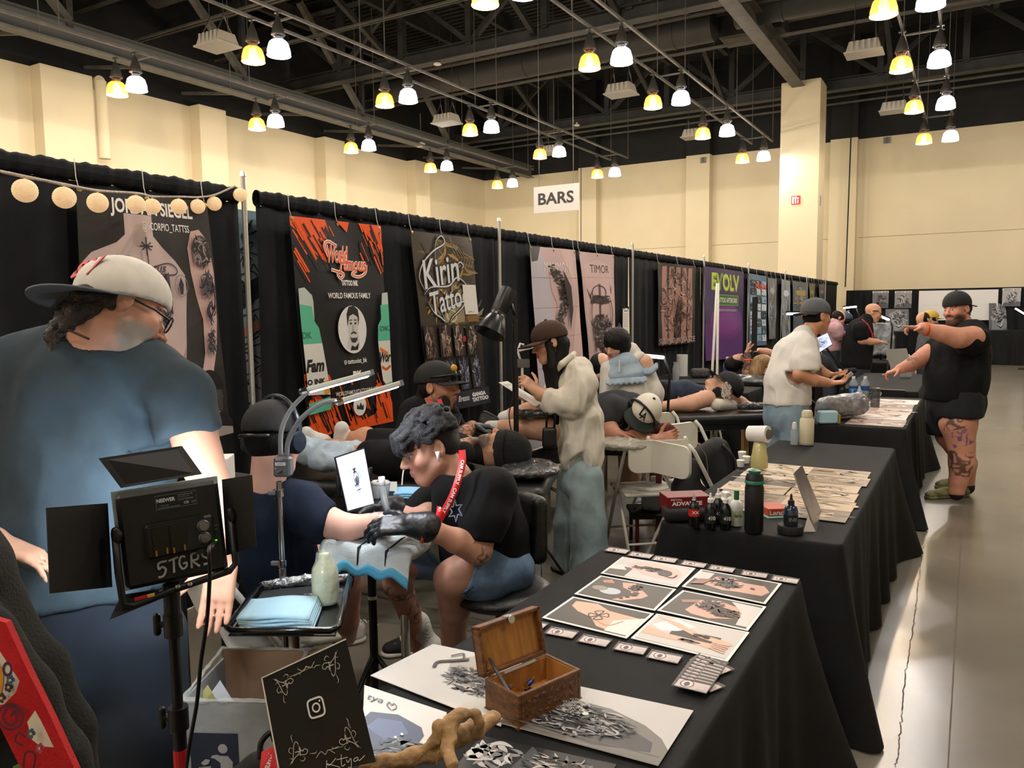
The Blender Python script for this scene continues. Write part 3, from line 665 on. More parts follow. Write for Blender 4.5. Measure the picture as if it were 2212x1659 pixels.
# --- banner: orange and black with a portrait
t, a = banner('artist_banner', (625, 466), (820, 488), (847, 910), (667, 948), 'black banner with orange brush strokes, ink bottles and a round portrait', seed=2, lean=.05)
og = '#e8561c'; bk = '#17171b'; a.rect(0, 0, 1, 1, bk); rr = random.Random(5)
def brush(poly, n, dirv, seed):
 r = random.Random(seed); a.poly(poly, og); p = np.array(poly); lo, hi = p.min(0), p.max(0)
 for i in range(n):
  u, v = r.uniform(lo[0], hi[0]), r.uniform(lo[1], hi[1]); ln = r.uniform(.4, 1.2)
  a.stroke([(max(0, min(1, u)), max(0, min(1, v))), (max(0, min(1, u+dirv[0]*ln)), max(0, min(1, v+dirv[1]*ln)))], r.uniform(.003, .012), bk if i % 2 else og, smooth=False, bump=(i % 6 == 0))
 a.lay += 1
brush([(0, 1), (.36, 1), (.40, .93), (.30, .90), (.34, .80), (.22, .84), (.08, .93), (0, .96)], 46, (.10, -.09), 1)
brush([(.72, 1), (1, 1), (1, .83), (.96, .88), (.88, .92), (.80, .96)], 40, (.07, -.08), 2); a.poly([(.48, 1), (.62, 1), (.59, .95)], og)
brush([(0, 0), (.24, 0), (.34, .05), (.26, .12), (.1, .22), (.02, .16)], 60, (-.06, .08), 3); brush([(.34, .0), (1, .0), (1, .1), (.93, .22), (.80, .2), (.78, .06), (.6, .04), (.52, .1), (.46, .03)], 60, (-.05, .08), 4)
for s_ in (0, 1):                       # the lettered logo: white outline behind orange script
 cl = '#f0e8e2' if s_ == 0 else og; bd = .06 if s_ == 0 else .012
 a.text('World', .33, .80, .58, .885, cl, bold=bd, shear=.3); a.text('Famous', .46, .765, .78, .835, cl, bold=bd, shear=.3)
 a.stroke([(.34, .83), (.31, .88), (.36, .90), (.45, .88)], .016-.01*s_, cl); a.stroke([(.36, .77), (.44, .76), (.5, .75), (.46, .73), (.43, .75), (.48, .77)], .016-.01*s_, cl); a.stroke([(.78, .80), (.76, .76), (.68, .74), (.6, .75), (.66, .77)], .016-.01*s_, cl)
a.text('TATTOO INK', .46, .695, .66, .722, '#efe9e4', bold=.04); a.text('WORLD FAMOUS FAMILY', .30, .635, .80, .662, '#f0eeea', bold=.015)
wh = '#dedcda'; a.disc(.555, .485, .17, .115, wh, n=40)
a.poly([(.47, .40), (.5, .455), (.5, .53), (.53, .575), (.59, .575), (.62, .53), (.62, .46), (.63, .40), (.58, .385), (.52, .385)], '#c9c6c3'); a.poly([(.51, .385), (.6, .385), (.62, .42), (.57, .40), (.53, .41)], '#17161a')
a.poly([(.495, .5), (.49, .56), (.52, .595), (.58, .6), (.63, .58), (.64, .54), (.625, .5), (.62, .545), (.57, .56), (.52, .55)], '#1d1a1b'); a.poly([(.515, .455), (.53, .445), (.6, .445), (.61, .455), (.6, .432), (.57, .42), (.53, .425)], '#332d2c')
a.stroke([(.53, .465), (.56, .472), (.595, .465)], .008, '#2b2523'); a.disc(.535, .515, .012, .005, '#241f1f'); a.disc(.59, .515, .012, .005, '#241f1f'); a.stroke([(.52, .53), (.55, .532)], .004, '#241f1f'); a.stroke([(.575, .532), (.605, .53)], .004, '#241f1f'); a.stroke([(.56, .51), (.555, .485), (.57, .483)], .003, '#8d8986')
a.text('tattooist_bk', .46, .318, .70, .345, '#efedea', bold=.015); a.ring(.435, .331, .016, .011, .25, '#efedea', n=8); a.ring(.435, .331, .007, .005, .4, '#efedea'); a.text('BK', .51, .245, .62, .285, '#f2f0ec', bold=.06)
a.text('WORLDFAMOUSTATTOOINK.COM', .30, .175, .82, .195, '#e6e4e0', bold=.01); a.disc(.56, .115, .075, .05, '#e9e7e3', n=30); a.poly([(.52, .10), (.53, .125), (.55, .11), (.57, .13), (.59, .11), (.61, .12), (.6, .09)], '#33302e')
tg = '#57b592'
a.poly([(.0, .68), (.06, .685), (.13, .65), (.14, .62), (.14, .54), (.0, .55)], '#b9c4bd'); a.poly([(0, .61), (.12, .60), (.14, .53), (.18, .50), (.2, .43), (0, .43)], tg); a.poly([(0, .43), (.2, .43), (.225, .3), (.24, .19), (0, .2)], '#d8d6cf'); a.poly([(0, .16), (.24, .18), (.24, .12), (0, .11)], tg); a.text('Fam', .0, .30, .2, .36, '#1b1a1a', bold=.05, shear=.3); a.text('DK', .0, .455, .1, .485, '#2f7a5e', bold=.03); a.text('O INK', .0, .245, .2, .27, '#1b1a1a', bold=.05); a.poly([(.17, .25), (.23, .26), (.235, .2), (.18, .19)], '#d99a2e')
a.poly([(.93, .66), (1, .665), (1, .58), (.91, .58)], '#b9c4bd'); a.poly([(.9, .60), (1, .605), (1, .42), (.85, .42), (.86, .5), (.9, .53)], tg); a.poly([(.85, .42), (1, .42), (1, .2), (.93, .19), (.88, .22)], '#d8d6cf'); a.text('Wor', .86, .31, 1, .365, '#1b1a1a', bold=.05, shear=.3); a.stroke([(.88, .29), (.93, .275), (.99, .29)], .014, '#c9531f'); a.poly([(.91, .2), (1, .21), (1, .17), (.95, .175)], tg); a.text('DK', .88, .47, 1, .495, '#2f7a5e', bold=.03); a.poly([(.87, .39), (.97, .36), (.96, .345), (.87, .37)], '#d9762e')
a.build('print', m_ban, t)
# --- banner: silver lettered gothic script over gold and bronze
t, a = banner('artist_banner', (885, 498), (1017, 514), (1052, 869), (932, 893), 'bronze and black banner with silver gothic lettering above small tattoo pictures', seed=3, lean=.05)
a.rect(0, 0, 1, 1, '#2a241f'); a.rect(0, .49, 1, 1, '#3b3329'); gd = ['#8a6d3c', '#6a5433', '#b08d50', '#4a3d2b', '#2a2420', '#7d776a']
a.scrib(.55, .85, .4, .12, 50, gd, 1, wd=.012, ln=.4); a.scrib(.6, .6, .4, .14, 90, gd, 2, wd=.016, ln=.35); a.poly([(.35, .5), (.4, .6), (.55, .66), (.75, .6), (.72, .5)], '#8d8060'); a.ring(.5, .54, .1, .04, .3, '#c0b287'); a.poly([(.78, .5), (.74, .6), (.78, .69), (.88, .68), (.9, .6), (.98, .5)], '#7d5c2f')
for i in range(7): a.stroke([(.6+.05*i, .95-.01*i), (.68+.05*i, .88), (.62+.05*i, .82)], .004, '#9c7d47', smooth=False)
for s_ in (0, 1):
 cl = '#262220' if s_ == 0 else '#cdd2d6'; e = .012 if s_ == 0 else 0
 a.text('Kirin', .08-e, .715, .70+e, .87, cl, bold=.05 if s_ == 0 else .012, shear=.22, rot=.16); a.text('Tattoo', .16-e, .575, .84+e, .70, cl, bold=.05 if s_ == 0 else .012, shear=.22, rot=.16)
 for pts in ([(.1, .68), (.04, .75), (.12, .83), (.3, .9), (.5, .95), (.46, .99), (.36, .95), (.32, .85)], [(.64, .80), (.72, .85), (.78, .83), (.74, .81)], [(.12, .62), (.2, .56), (.3, .53), (.36, .51), (.32, .56)], [(.42, .56), (.55, .6), (.75, .62), (.68, .58), (.5, .53), (.44, .50)], [(.08, .66), (.2, .70), (.5, .71), (.66, .76), (.80, .72), (.78, .69)]):
  a.stroke(pts, .018 if s_ == 0 else .008, cl, taper=s_ == 1)
a.rect(.735, .545, .965, .72, '#d9d6cf'); a.text('@KIRIN_TT', .79, .553, .9, .565, '#4a4642')
for i in range(4):
 for j in range(2):
  u = .1+.225*i+.03*j; v = .40-.2*j; a.rect(u-.09, v-.095, u+.1, v+.09, '#1d1a1b' if (i+j) % 2 else '#26201d'); a.poly([(u-.05, v-.09), (u-.07, v), (u-.03, v+.08), (u+.05, v+.08), (u+.07, v-.01), (u+.05, v-.09)], ['#5b443a', '#6d5246', '#4b3b36', '#58534f'][i] if j == 0 else '#3c4152')
  a.scrib(u, v, .07, .08, 44, ['#1a1717', '#8c7468', '#2a2423', '#b09a8c'] if j == 0 else ['#15161c', '#6a7186', '#272a36', '#9aa0b0'], i*2+j+20, wd=.008, ln=.4)
a.disc(.5, .43, .0, .0, '#b3141c') if False else a.poly([(.6, .415), (.66, .42), (.66, .39), (.61, .385)], '#a3262a'); a.rect(0, 0, 1, .1, '#232633'); a.text('GANGA', .66, .055, .93, .08, '#e9e9ea', bold=.06); a.text('TATTOO', .65, .025, .97, .05, '#e9e9ea', bold=.06); a.text('Brezos', .4, .04, .6, .075, '#cfcfd2', shear=.3, bold=.02)
a.build('print', m_ban, t)
# --- two pale pink banners
def pink(tl, tr, br, bl, title, tc, label, seed):
 t, a = banner('artist_banner', tl, tr, br, bl, label, seed=seed, lean=.03); a.rect(0, 0, 1, 1, '#c7abaa')
 if title == 'MAMMON':
  a.poly([(0, 1), (.18, 1), (.3, .9), (.33, .76), (.42, .64), (.36, .5), (.24, .36), (.28, .2), (.4, 0), (0, 0)], '#b9b2bd'); a.poly([(.62, 1), (.88, 1), (.95, .72), (.78, .86)], '#d4b3ae'); a.poly([(.88, .5), (.78, .3), (.82, .1), (.9, 0), (1, 0), (1, .7)], '#d8b9b2'); a.poly([(0, 1), (.22, 1), (.14, .91), (.02, .9)], '#4a4548')
  a.stroke([(.37, .86), (.4, .72), (.5, .62), (.42, .5), (.36, .4), (.4, .25), (.45, .1), (.5, 0)], .008, '#a5888a')
 else: a.poly([(.1, .9), (.5, .95), (.9, .9), (.95, .5), (.9, 0), (.1, 0), (.05, .5)], '#d0b2b0')
 for v in (.2, .4, .6, .8): a.stroke([(0, v), (1, v+.004)], .003, '#b59b9b', smooth=False)
 a.text(title, .27, .84, .82, .905, tc, bold=-.005); k = ['#2c2528', '#3d3437', '#4d4346', '#1d191c']
 if title == 'MAMMON':
  sp = bez(np.array([(.45, .86, 0), (.6, .76, 0), (.66, .62, 0), (.52, .5, 0), (.55, .38, 0), (.5, .26, 0), (.62, .14, 0), (.66, 0, 0)]), 10)
  a.stroke(sp[:, :2], .05, '#584c4e', smooth=False); 
  for i, p in enumerate(sp): a.scrib(p[0], p[1], .09, .025, 7, k+['#8d7d7e'], i+seed*100, wd=.008)
  a.poly([(.62, .86), (.78, .74), (.8, .58), (.72, .44), (.72, .6), (.66, .7)], '#332b2e'); a.scrib(.45, .38, .12, .06, 40, k, 77, wd=.007)
 else:
  a.stroke([(.5, .75), (.5, .5), (.5, .3), (.5, 0)], .03, '#5c5052'); a.poly([(.1, .72), (.2, .66), (.28, .7), (.2, .62)], '#2c2528'); a.poly([(.82, .78), (.86, .7), (.9, .75), (.86, .66)], '#2c2528')
  a.ring(.48, .68, .22, .06, .12, '#3d3437'); a.scrib(.5, .62, .28, .035, 60, k, 5, wd=.007); a.scrib(.5, .42, .3, .08, 120, k+['#8d7d7e'], 6, wd=.008, ln=.35); a.scrib(.5, .28, .26, .07, 80, k, 7, wd=.008, ln=.3); a.scrib(.5, .1, .18, .12, 80, k, 8, wd=.008, ln=.3); a.scrib(.2, .3, .06, .1, 24, k, 9, wd=.006); a.scrib(.78, .28, .06, .12, 24, k, 10, wd=.006)
  a.stroke([(.22, .62), (.16, .5), (.2, .36), (.2, .2)], .012, k[1]); a.stroke([(.78, .62), (.85, .5), (.8, .36), (.82, .2)], .012, k[1])
 a.build('print', m_ban, t)
pink((1142, 531), (1243, 540), (1262, 842), (1167, 862), 'MAMMON', '#efe6e2', 'pale pink banner with a dragon body tattoo and white title', 4)
pink((1250, 543), (1326, 551), (1330, 800), (1277, 815), 'TIMOR', '#2b2326', 'pale pink banner with a skeletal ink figure and black title', 5)
t, a = banner('artist_banner', (1421, 567), (1502, 575), (1500, 740), (1421, 748), 'dark banner of pink sculpted figures left of the purple banner', seed=6)
a.rect(0, 0, 1, 1, '#2a2526')
for i in range(5): a.poly([(.1+.17*i, .0), (.08+.17*i, .4), (.11+.17*i, .96), (.22+.17*i, .97), (.24+.17*i, .5), (.22+.17*i, .03)], '#a97d74')
a.scrib(.5, .5, .42, .45, 260, ['#231d1f', '#c2968b', '#4d3d3c', '#7d5f59', '#d2a89c'], 3, wd=.01, ln=.18); a.scrib(.5, .3, .1, .25, 70, ['#1d181a', '#3a2e2e'], 4, wd=.012, ln=.3); a.text('SULIMIO MOSATZIE', .0, .02, .98, .09, '#b9aca8'); a.build('print', m_ban, t)
t, a = banner('artist_banner', (1520, 575), (1606, 587), (1604, 772), (1523, 780), 'purple banner with lime green lettering', seed=7, amp=.005)
a.rect(0, 0, 1, 1, '#3d2a5e'); a.rect(0, .0, 1, .4, '#5b2f74'); a.disc(.55, .42, .42, .2, '#6e3480'); a.disc(.55, .40, .3, .12, '#7d3a8c')
a.text('EVOLV', .18, .755, .88, .94, '#7f9a3a', bold=.06); a.text('EVOLV', .17, .765, .87, .95, '#c3d84c', bold=.02); a.rect(.25, .60, .86, .72, '#6f9c3c'); a.rect(.265, .61, .845, .71, '#3f6a3a'); a.text('TATTOO AFTERCARE', .29, .632, .82, .685, '#f1efe2', bold=.015); a.text('@EVOLVTATTOOAFTERCARE.COM', .32, .53, .8, .56, '#e3dcec'); a.build('print', m_ban, t)
k = 0
for tl, tr, br, bl, base, acc in [((1617, 590), (1655, 597), (1656, 745), (1618, 748), '#5f7a92', ['#c3d4e0', '#222a33', '#8db3cf', '#3d4f60', '#e3e9ee']), ((1658, 600), (1677, 603), (1675, 731), (1661, 733), '#74787c', ['#a9b4bd', '#3d444b', '#8a6c58', '#c9d6de']),
  ((1687, 603), (1707, 607), (1706, 745), (1690, 748), '#8d98a2', ['#d3dfe8', '#4a4f55', '#8f7c6a']), ((1711, 606), (1746, 612), (1744, 725), (1714, 730), '#57606e', ['#b59a4e', '#2a2f3a', '#d0b45a', '#8ca7c4']), ((1748, 612), (1760, 614), (1759, 700), (1750, 702), '#6a6656', ['#a08f52', '#3d3a33']), ((1769, 614), (1781, 617), (1780, 690), (1771, 692), '#4d4c4a', ['#8a877d', '#2a2a2a'])]:
 t, a = banner('artist_banner', tl, tr, br, bl, ['silvery blue banner of square pictures right of the purple banner', 'narrow glossy grey banner, first right of the blue pictures', 'narrow pale silver banner left of the gold lettered one', 'blue grey banner with gold scribbled lettering', 'narrow olive banner right of the gold lettering', 'last narrow dark banner before the white pole'][k], seed=8+k, amp=.005)
 a.rect(0, 0, 1, 1, base); rr = random.Random(k+40)
 if k == 0:
  for i in range(3):
   for j in range(8):
    u, v = .08+.3*i, .06+.11*j; a.rect(u, v, u+.26, v+.09, acc[rr.randrange(5)]); a.scrib(u+.13, v+.045, .1, .035, 6, acc, i*9+j, wd=.01)
  a.text('PRISM', .3, .8, .95, .88, '#c9534e', bold=.04)
 else: a.scrib(.5, .72 if k == 3 else .5, .4, .2 if k == 3 else .45, 70, acc, k, wd=.014, ln=.3); a.disc(.5, .8, .3, .05, acc[0])
 a.build('print', m_ban, t); k += 1
# strip of a neighbour's banner seen through the gap in the drapes
qx = XD-.16; t = thing('gap_banner', AX(540, 900, qx), 'pale blue grey banner seen through the slit between two drapes', 'banner')
bl_, br_, tl_ = AX(520, 905, qx), AX(580, 905, qx), AX(500, 450, qx); tl_[1] = bl_[1]; br_[2] = bl_[2]
a = Art(bl_, br_, tl_, n=(1, 0, 0)); b = MB(); b.box((bl_+br_)/2+V3(-.003, 0, (tl_[2]-bl_[2])/2), (.004, br_[1]-bl_[1], tl_[2]-bl_[2])); b.build('fabric', mat('banner_back'), t)
a.rect(0, 0, 1, 1, '#9aa6ab'); a.rect(0, 0, 1, .35, '#a39a9c'); a.rect(0, .8, 1, 1, '#7d98a6'); a.poly([(0, .62), (1, .7), (1, .6), (0, .5)], '#33383f')
for i in range(26): v = .03+.035*i; a.stroke([(rr.random(), v), (rr.random(), v+.05), (rr.random(), v+.02)], .006, '#2a3036')
a.poly([(.0, .42), (1, .5), (1, .44), (0, .38)], '#b97f66'); a.build('print', m_ban, t)
# paper notice clipped to the drape
q = AX(1352, 690, XD+.08); b = MB(); b.box(q, (.002, .2, .28)); t = thing('paper_notice', q-V3(0, 0, .14), 'white paper notice clipped to the drape behind the dark haired woman', 'notice'); b.build('sheet', mat('paper', '#e6e3dc', .7), t)
a = Art(q+V3(.001, -.1, -.14), q+V3(.001, .1, -.14), q+V3(.001, -.1, .14), n=(1, 0, 0))
for i in range(8): a.rect(.12, .18+.08*i, .88-.1*(i % 3), .195+.08*i, '#8d8a86', False)
a.rect(.2, .86, .8, .9, '#4a4846', False); a.build('lettering', m_print, t); b = MB(); b.box(q+V3(.004, -.07, .145), (.012, .02, .03)); b.box(q+V3(.004, .07, .145), (.012, .02, .03)); b.build('clip', m_steel, t)
# ================================================================== cloth covered tables
m_cloth = mat('black_tablecloth', '#0e0f10', .8, spec=.3, noise=(8, .2), bump=(220, .1))
def tablecloth(x0, x1, y0, y1, z, label, seed=0, flare=.22, amp=.022, zlow=.012, name='tablecloth', m=None, cat='tablecloth', group='black cloths on the display tables'):
 rr = random.Random(seed); W_, L = x1-x0, y1-y0; r = .035; per = []
 def seg(p, q, n):
  for i in range(n): per.append((p[0]+(q[0]-p[0])*i/n, p[1]+(q[1]-p[1])*i/n))
 cs = [(x1-r, y0+r, -90), (x1-r, y1-r, 0), (x0+r, y1-r, 90), (x0+r, y0+r, 180)]; dens = 36
 for i, (cx_, cy_, a0) in enumerate(cs):
  for k in range(8): an = math.radians(a0+90*k/8); per.append((cx_+r*math.cos(an), cy_+r*math.sin(an)))
  nx = cs[(i+1) % 4]; p = (cx_+r*math.cos(math.radians(a0+90)), cy_+r*math.sin(math.radians(a0+90))); q = (nx[0]+r*math.cos(math.radians(nx[2])), nx[1]+r*math.sin(math.radians(nx[2]))); seg(p, q, max(4, int(math.dist(p, q)*dens)))
 per = np.array(per); n = len(per); nx_ = np.roll(per, -1, 0)-np.roll(per, 1, 0); nr = np.stack([nx_[:, 1], -nx_[:, 0]], 1); nr /= np.linalg.norm(nr, axis=1, keepdims=True)
 s = np.cumsum(np.linalg.norm(np.roll(per, -1, 0)-per, axis=1)); cor = np.array([[x1, y0], [x1, y1], [x0, y1], [x0, y0]])
 dc = np.min(np.linalg.norm(per[:, None]-cor[None], axis=2), 1); cf = np.exp(-(dc/.16)**2); dirc = per-np.array([(x0+x1)/2, (y0+y1)/2])*1.0
 ci = np.argmin(np.linalg.norm(per[:, None]-cor[None], axis=2), 1); cd = np.sign(cor[ci]-np.array([(x0+x1)/2, (y0+y1)/2]))/math.sqrt(2)
 wv = np.sin(s*13+rr.random()*6+1.3*np.sin(s*4.1))+.6*np.sin(s*29+rr.random()*6)
 rows = [(-.02, 0), (-.006, 0), (0, -.003), (.004, -.012)]
 V = []
 for o, dz in rows: V.append(np.c_[per+nr*o, np.full(n, z+dz)])
 for t_ in np.linspace(.06, 1, 12):
  h = z-.012-(z-.012-zlow)*t_; out = .006+.03*t_+amp*wv*t_**.8*(1-cf)
  V.append(np.c_[per+nr*out[:, None]+cd*(cf*flare*t_**1.3)[:, None], np.full(n, h)])
 V = np.vstack(V); F = []
 for j in range(len(V)//n-1):
  for i in range(n): F.append([j*n+i, (j+1)*n+i, (j+1)*n+(i+1) % n, j*n+(i+1) % n])
 F = [f[::-1] for f in F]; F.append(list(range(n)))
 o = mesh_obj(name, V, F, m or m_cloth, None, True); o.data.set_sharp_from_angle(angle=math.radians(50)); tag(o, label, cat, group); return o
T1 = (-1.24, -.485, .33, 2.815, .74); T2 = (-1.175, -.42, 3.28, 5.74, .74); T3 = (-1.17, -.42, 6.66, 8.95, .74); T4 = (-1.3, -.5, 9.6, 12.1, .74)
tablecloth(*T1, 'black cloth on the nearest table, under photo prints and the wooden box', 1)
tablecloth(*T2, 'black cloth on the second table, under bottles and wood-toned prints', 2)
tablecloth(*T3, 'black cloth on the third table, under the wrapped pillow', 3)
tablecloth(*T4, 'black cloth on the fourth table, under the laptop', 4)
# ================================================================== people: shared builders
m_skin = mat('skin', '#ffffff', .48, vcol=True, spec=.35)
def cloth_mat(name, col='#303030', rough=.9, nz=.12, sh=.0): return mat(name, col, rough, spec=.25, noise=(14, nz), bump=(300, .12), sheen=sh)
def lin(h): return np.array(c(h)[:3])
class Skin:
 """collects colour rules for a body mesh"""
 def __init__(s, base): s.base = lin(base); s.rules = []
 def __call__(s, V, N):
  C = np.tile(s.base, (len(V), 1)); C *= (1+.06*vnoise(V, 30, 1)+.05*vnoise(V, 9, 2))[:, None]
  for r in s.rules: r(V, C)
  return np.c_[np.clip(C, 0, 1), np.ones(len(V))]
 def blob(s, ctr, rad, col, amt=1.0, soft=.4):
  ctr = np.asarray(ctr, float); col = lin(col)
  def r(V, C):
   d = np.linalg.norm((V-ctr)/rad, axis=1); w_ = np.clip((1-d)/soft, 0, 1)*amt; C += (col-C)*w_[:, None]
  s.rules.append(r); return s
 def tattoo(s, a, b, rad, thr=.15, sc=55, col='#262a33', amt=.8, seed=0):
  a = np.asarray(a, float); b = np.asarray(b, float); col = lin(col)
  def r(V, C):
   ba = b-a; t = np.clip((V-a)@ba/(ba@ba), 0, 1); d = np.linalg.norm(V-a-t[:, None]*ba, axis=1)
   n = np.abs(vnoise(V, sc, seed))*1.2+.5*vnoise(V, sc*.45, seed+5); w_ = np.clip((.45-thr-n)*6, 0, 1)*np.clip((rad-d)/.015, 0, 1)*amt; w_ = w_*((t > .01) & (t < .99)); C += (col-C)*w_[:, None]
  s.rules.append(r); return s
def head(S, sk, ctr, fwd, up, sc=1.0, neck=None, neck_r=.058, brow='#2a211d', lip='#a05a52', beard=None, stubble=0, eye=True, jaw=1.0, closed=False, ears=True, long_beard=0):
 f = nrm(fwd); u = np.asarray(up, float); u = nrm(u-f*(u@f)); r = np.cross(f, u); ctr = np.asarray(ctr, float)
 def L(x, y, z): return ctr+(r*x+f*y+u*z)*sc
 def E(p, rad, op='u', k=.015): S.ell(L(*p), np.array(rad)*sc, r, f, u, op, k*sc)
 E((0, -.012, .035), (.075, .098, .084)); E((0, .03, -.035), (.061*jaw, .066, .085), k=.03); E((0, .062, -.098), (.03*jaw, .026, .022), k=.03)
 for s in (-1, 1):
  S.cone(L(s*.05*jaw, .0, -.055), L(s*.018, .06, -.102), .021*sc, .016*sc, k=.02); E((s*.042, .062, -.028), (.02, .02, .02), k=.025)
 S.cone(L(-.036, .082, .022), L(.036, .082, .022), .011*sc, k=.014)
 for s in (-1, 1): E((s*.033, .105, -.001), (.02, .02, .012), 's', .012)
 if eye:
  for s in (-1, 1): E((s*.032, .076, -.001), (.0135, .0135, .0125), k=.003)
 S.cone(L(0, .09, .012), L(0, .114, -.03), .007*sc, .0115*sc, k=.01)
 for s in (-1, 1): E((s*.011, .102, -.035), (.008, .01, .007), k=.008)
 E((0, .088, -.061), (.025, .013, .0065), k=.006); E((0, .086, -.073), (.021, .013, .0075), k=.006)
 if ears:
  for s in (-1, 1): E((s*.08, -.012, -.004), (.012, .02, .033), k=.005); E((s*.09, -.006, .0), (.008, .011, .02), 's', .005)
 if beard: E((0, .055, -.1-long_beard/2), (.048, .042, .035+long_beard/2), k=.02); 
 if neck is not None: S.cone(L(0, -.025, -.06), neck, neck_r*sc, neck_r*1.08*sc, k=.03)
 B = np.stack([r, f, u]); lipc = lin(lip); brc = lin(brow)
 def rule(V, C):
  q = (V-ctr)@B.T/sc; x, y, z = np.abs(q[:, 0]), q[:, 1], q[:, 2]; inh = (np.abs(q) < .16).all(1)
  def mix(m, col, a):
   w_ = (m & inh)*a; C[:] = C+(col-C)*np.asarray(w_)[:, None]
  mix((y > .05) & (((q[:, 0]/.024)**2+((z+.067)/.013)**2) < 1), lipc, .75)
  mix((y > .055) & (((x-.034)/.02)**2+((z-.02)/.0055)**2 < 1), brc, .85)
  mix((y > .05) & (((x-.04)/.03)**2+((z+.03)/.025)**2 < 1), lipc, .16)
  if stubble or beard:
   ss = lambda a_: np.clip(a_, 0, 1); nz = vnoise(V, 55, 8)*.25+vnoise(V, 150, 9)*.3
   m = ss((-.03-z)/.025+nz)*ss((y+.012)/.03+nz)*ss((z+.16)/.03)*(1-ss(1.6-((x/.026)**2+((z+.067)/.012)**2)))*(1-ss((z+.062)/.02)*ss((.052-x)/.015)*ss((y-.04)/.02))
   mu = (y > .07) & (x < .03) & (z < -.043) & (z > -.06)
   C[:] = C+(lin(beard or '#3a2f2a')-C)*(np.maximum(m, mu)*inh*(.93 if beard else stubble))[:, None]
  if eye:
   e = (y > .06) & (((x-.032)/.0125)**2+((z+.001)/(.0045 if not closed else .0022))**2 < 1)
   if closed: mix(e, brc, .8)
   else: mix(e, lin('#d9d4cc'), .9); mix(e & (np.abs(x-.032) < .006), lin('#1d1512'), .95)
 sk.rules.append(rule); return L, (r, f, u)
def hand(S, wrist, d, n, t, curl=(.5, .5, .5, .5), spread=.12, sc=1.0, thumb=(.75, .6, .25), tcurl=.3, wr=.026):
 """d: towards the knuckles, n: palm side, t: thumb side; curl: radians per joint of the four fingers"""
 d = nrm(d); n = np.asarray(n, float); n = nrm(n-d*(n@d)); t0 = np.cross(d, n); t = t0 if t0@np.asarray(t) > 0 else -t0; w_ = np.asarray(wrist, float)
 S.rbox(w_+(d*.052-n*.0)*sc, np.array((.078, .098, .027))*sc, .0125*sc, t, d, n, k=.012*sc); S.cone(w_-d*.03*sc, w_+d*.03*sc, wr*sc, .027*sc, k=.015, fl=(.75, n))
 for i, (off, L, cu) in enumerate(zip((.031, .0105, -.0105, -.030), (.074, .083, .077, .060), curl)):
  p = w_+(d*(.096-.006*abs(i-1.2))+t*off)*sc; a = cu*.7; dd = nrm(d+t*off*spread*8); r0 = .0092*sc
  for j, fr in enumerate((.45, .31, .24)):
   v = dd*math.cos(a)+n*math.sin(a); q = p+v*L*fr*sc; S.cone(p, q, r0, r0*.93, k=.004*sc); p = q; a += cu; r0 *= .93
 p = w_+(d*.022+t*.032)*sc; v = nrm(t*thumb[0]+d*thumb[1]+n*thumb[2]); r0 = .0125*sc
 for j, Ls in enumerate((.042, .034, .028)):
  q = p+v*Ls*sc; S.cone(p, q, r0, r0*.88, k=.008*sc); p = q; v = nrm(v+(d*.6-t*.6+n*.25)*tcurl); r0 *= .88
 return S
def pts(*a): return [(P(x, y, d), h*d/FPX) for x, y, d, h in a]
def cap(parent, ctr, fwd, up, sc, m, m2=None, brim=True, back=0, brim_len=.075, mesh=False, flat=0, name='cap', high=1.0):
 """baseball cap on a head whose centre and axes are given; the brim points to fwd"""
 f = nrm(fwd); u = np.asarray(up, float); u = nrm(u-f*(u@f)); r = np.cross(f, u)
 def L(x, y, z): return np.asarray(ctr)+(r*x+f*(y+back)+u*z)*sc
 S = SDF(.0048*sc, .01); S.ell(L(0, -.012, .042), np.array((.088, .112, .094*high))*sc, r, f, u); S.ell(L(0, -.012, .034), np.array((.077, .101, .084*high))*sc, r, f, u, 's', .002)
 S.cut(L(0, 0, .022), -u)
 o = sdf_obj(name, S, m, parent)
 b = MB(); b.lathe([(.001, .012), (.009, .009), (.011, 0)], L(0, -.012, .042+.094*high-.003), u, n=10); b.build('button', m2 or m, o, True)
 if brim:
  V = []; n = 15; k = 5
  for j in range(k):
   for i in range(n):
    a = -1.25+2.5*i/(n-1); rad = .099+.0*j; ext = brim_len*(j/(k-1))*(math.cos(a*.72)**.7 if abs(a*.72) < 1.5 else 0)
    x = math.sin(a)*(.087+ext*.35); y = -.012+math.cos(a)*.109+ext; z = .026-.012*(j/(k-1))-(.35-flat*.3)*x*x*2.2
    V.append(L(x, y, z))
  V = np.array(V); th = u*.004*sc; F = []; N_ = len(V)
  VV = np.vstack([V, V-th])
  for j in range(k-1):
   for i in range(n-1):
    q = [j*n+i, j*n+i+1, (j+1)*n+i+1, (j+1)*n+i]; F.append(q); F.append([x+N_ for x in q[::-1]])
  for i in range(n-1): F.append([(k-1)*n+i, (k-1)*n+i+1, N_+(k-1)*n+i+1, N_+(k-1)*n+i])
  for j in range(k-1): F.append([j*n, (j+1)*n, N_+(j+1)*n, N_+j*n]); F.append([j*n+n-1, N_+j*n+n-1, N_+(j+1)*n+n-1, (j+1)*n+n-1])
  mesh_obj('brim', VV, F, m2 or m, o, True)
 return o, L, (r, f, u)
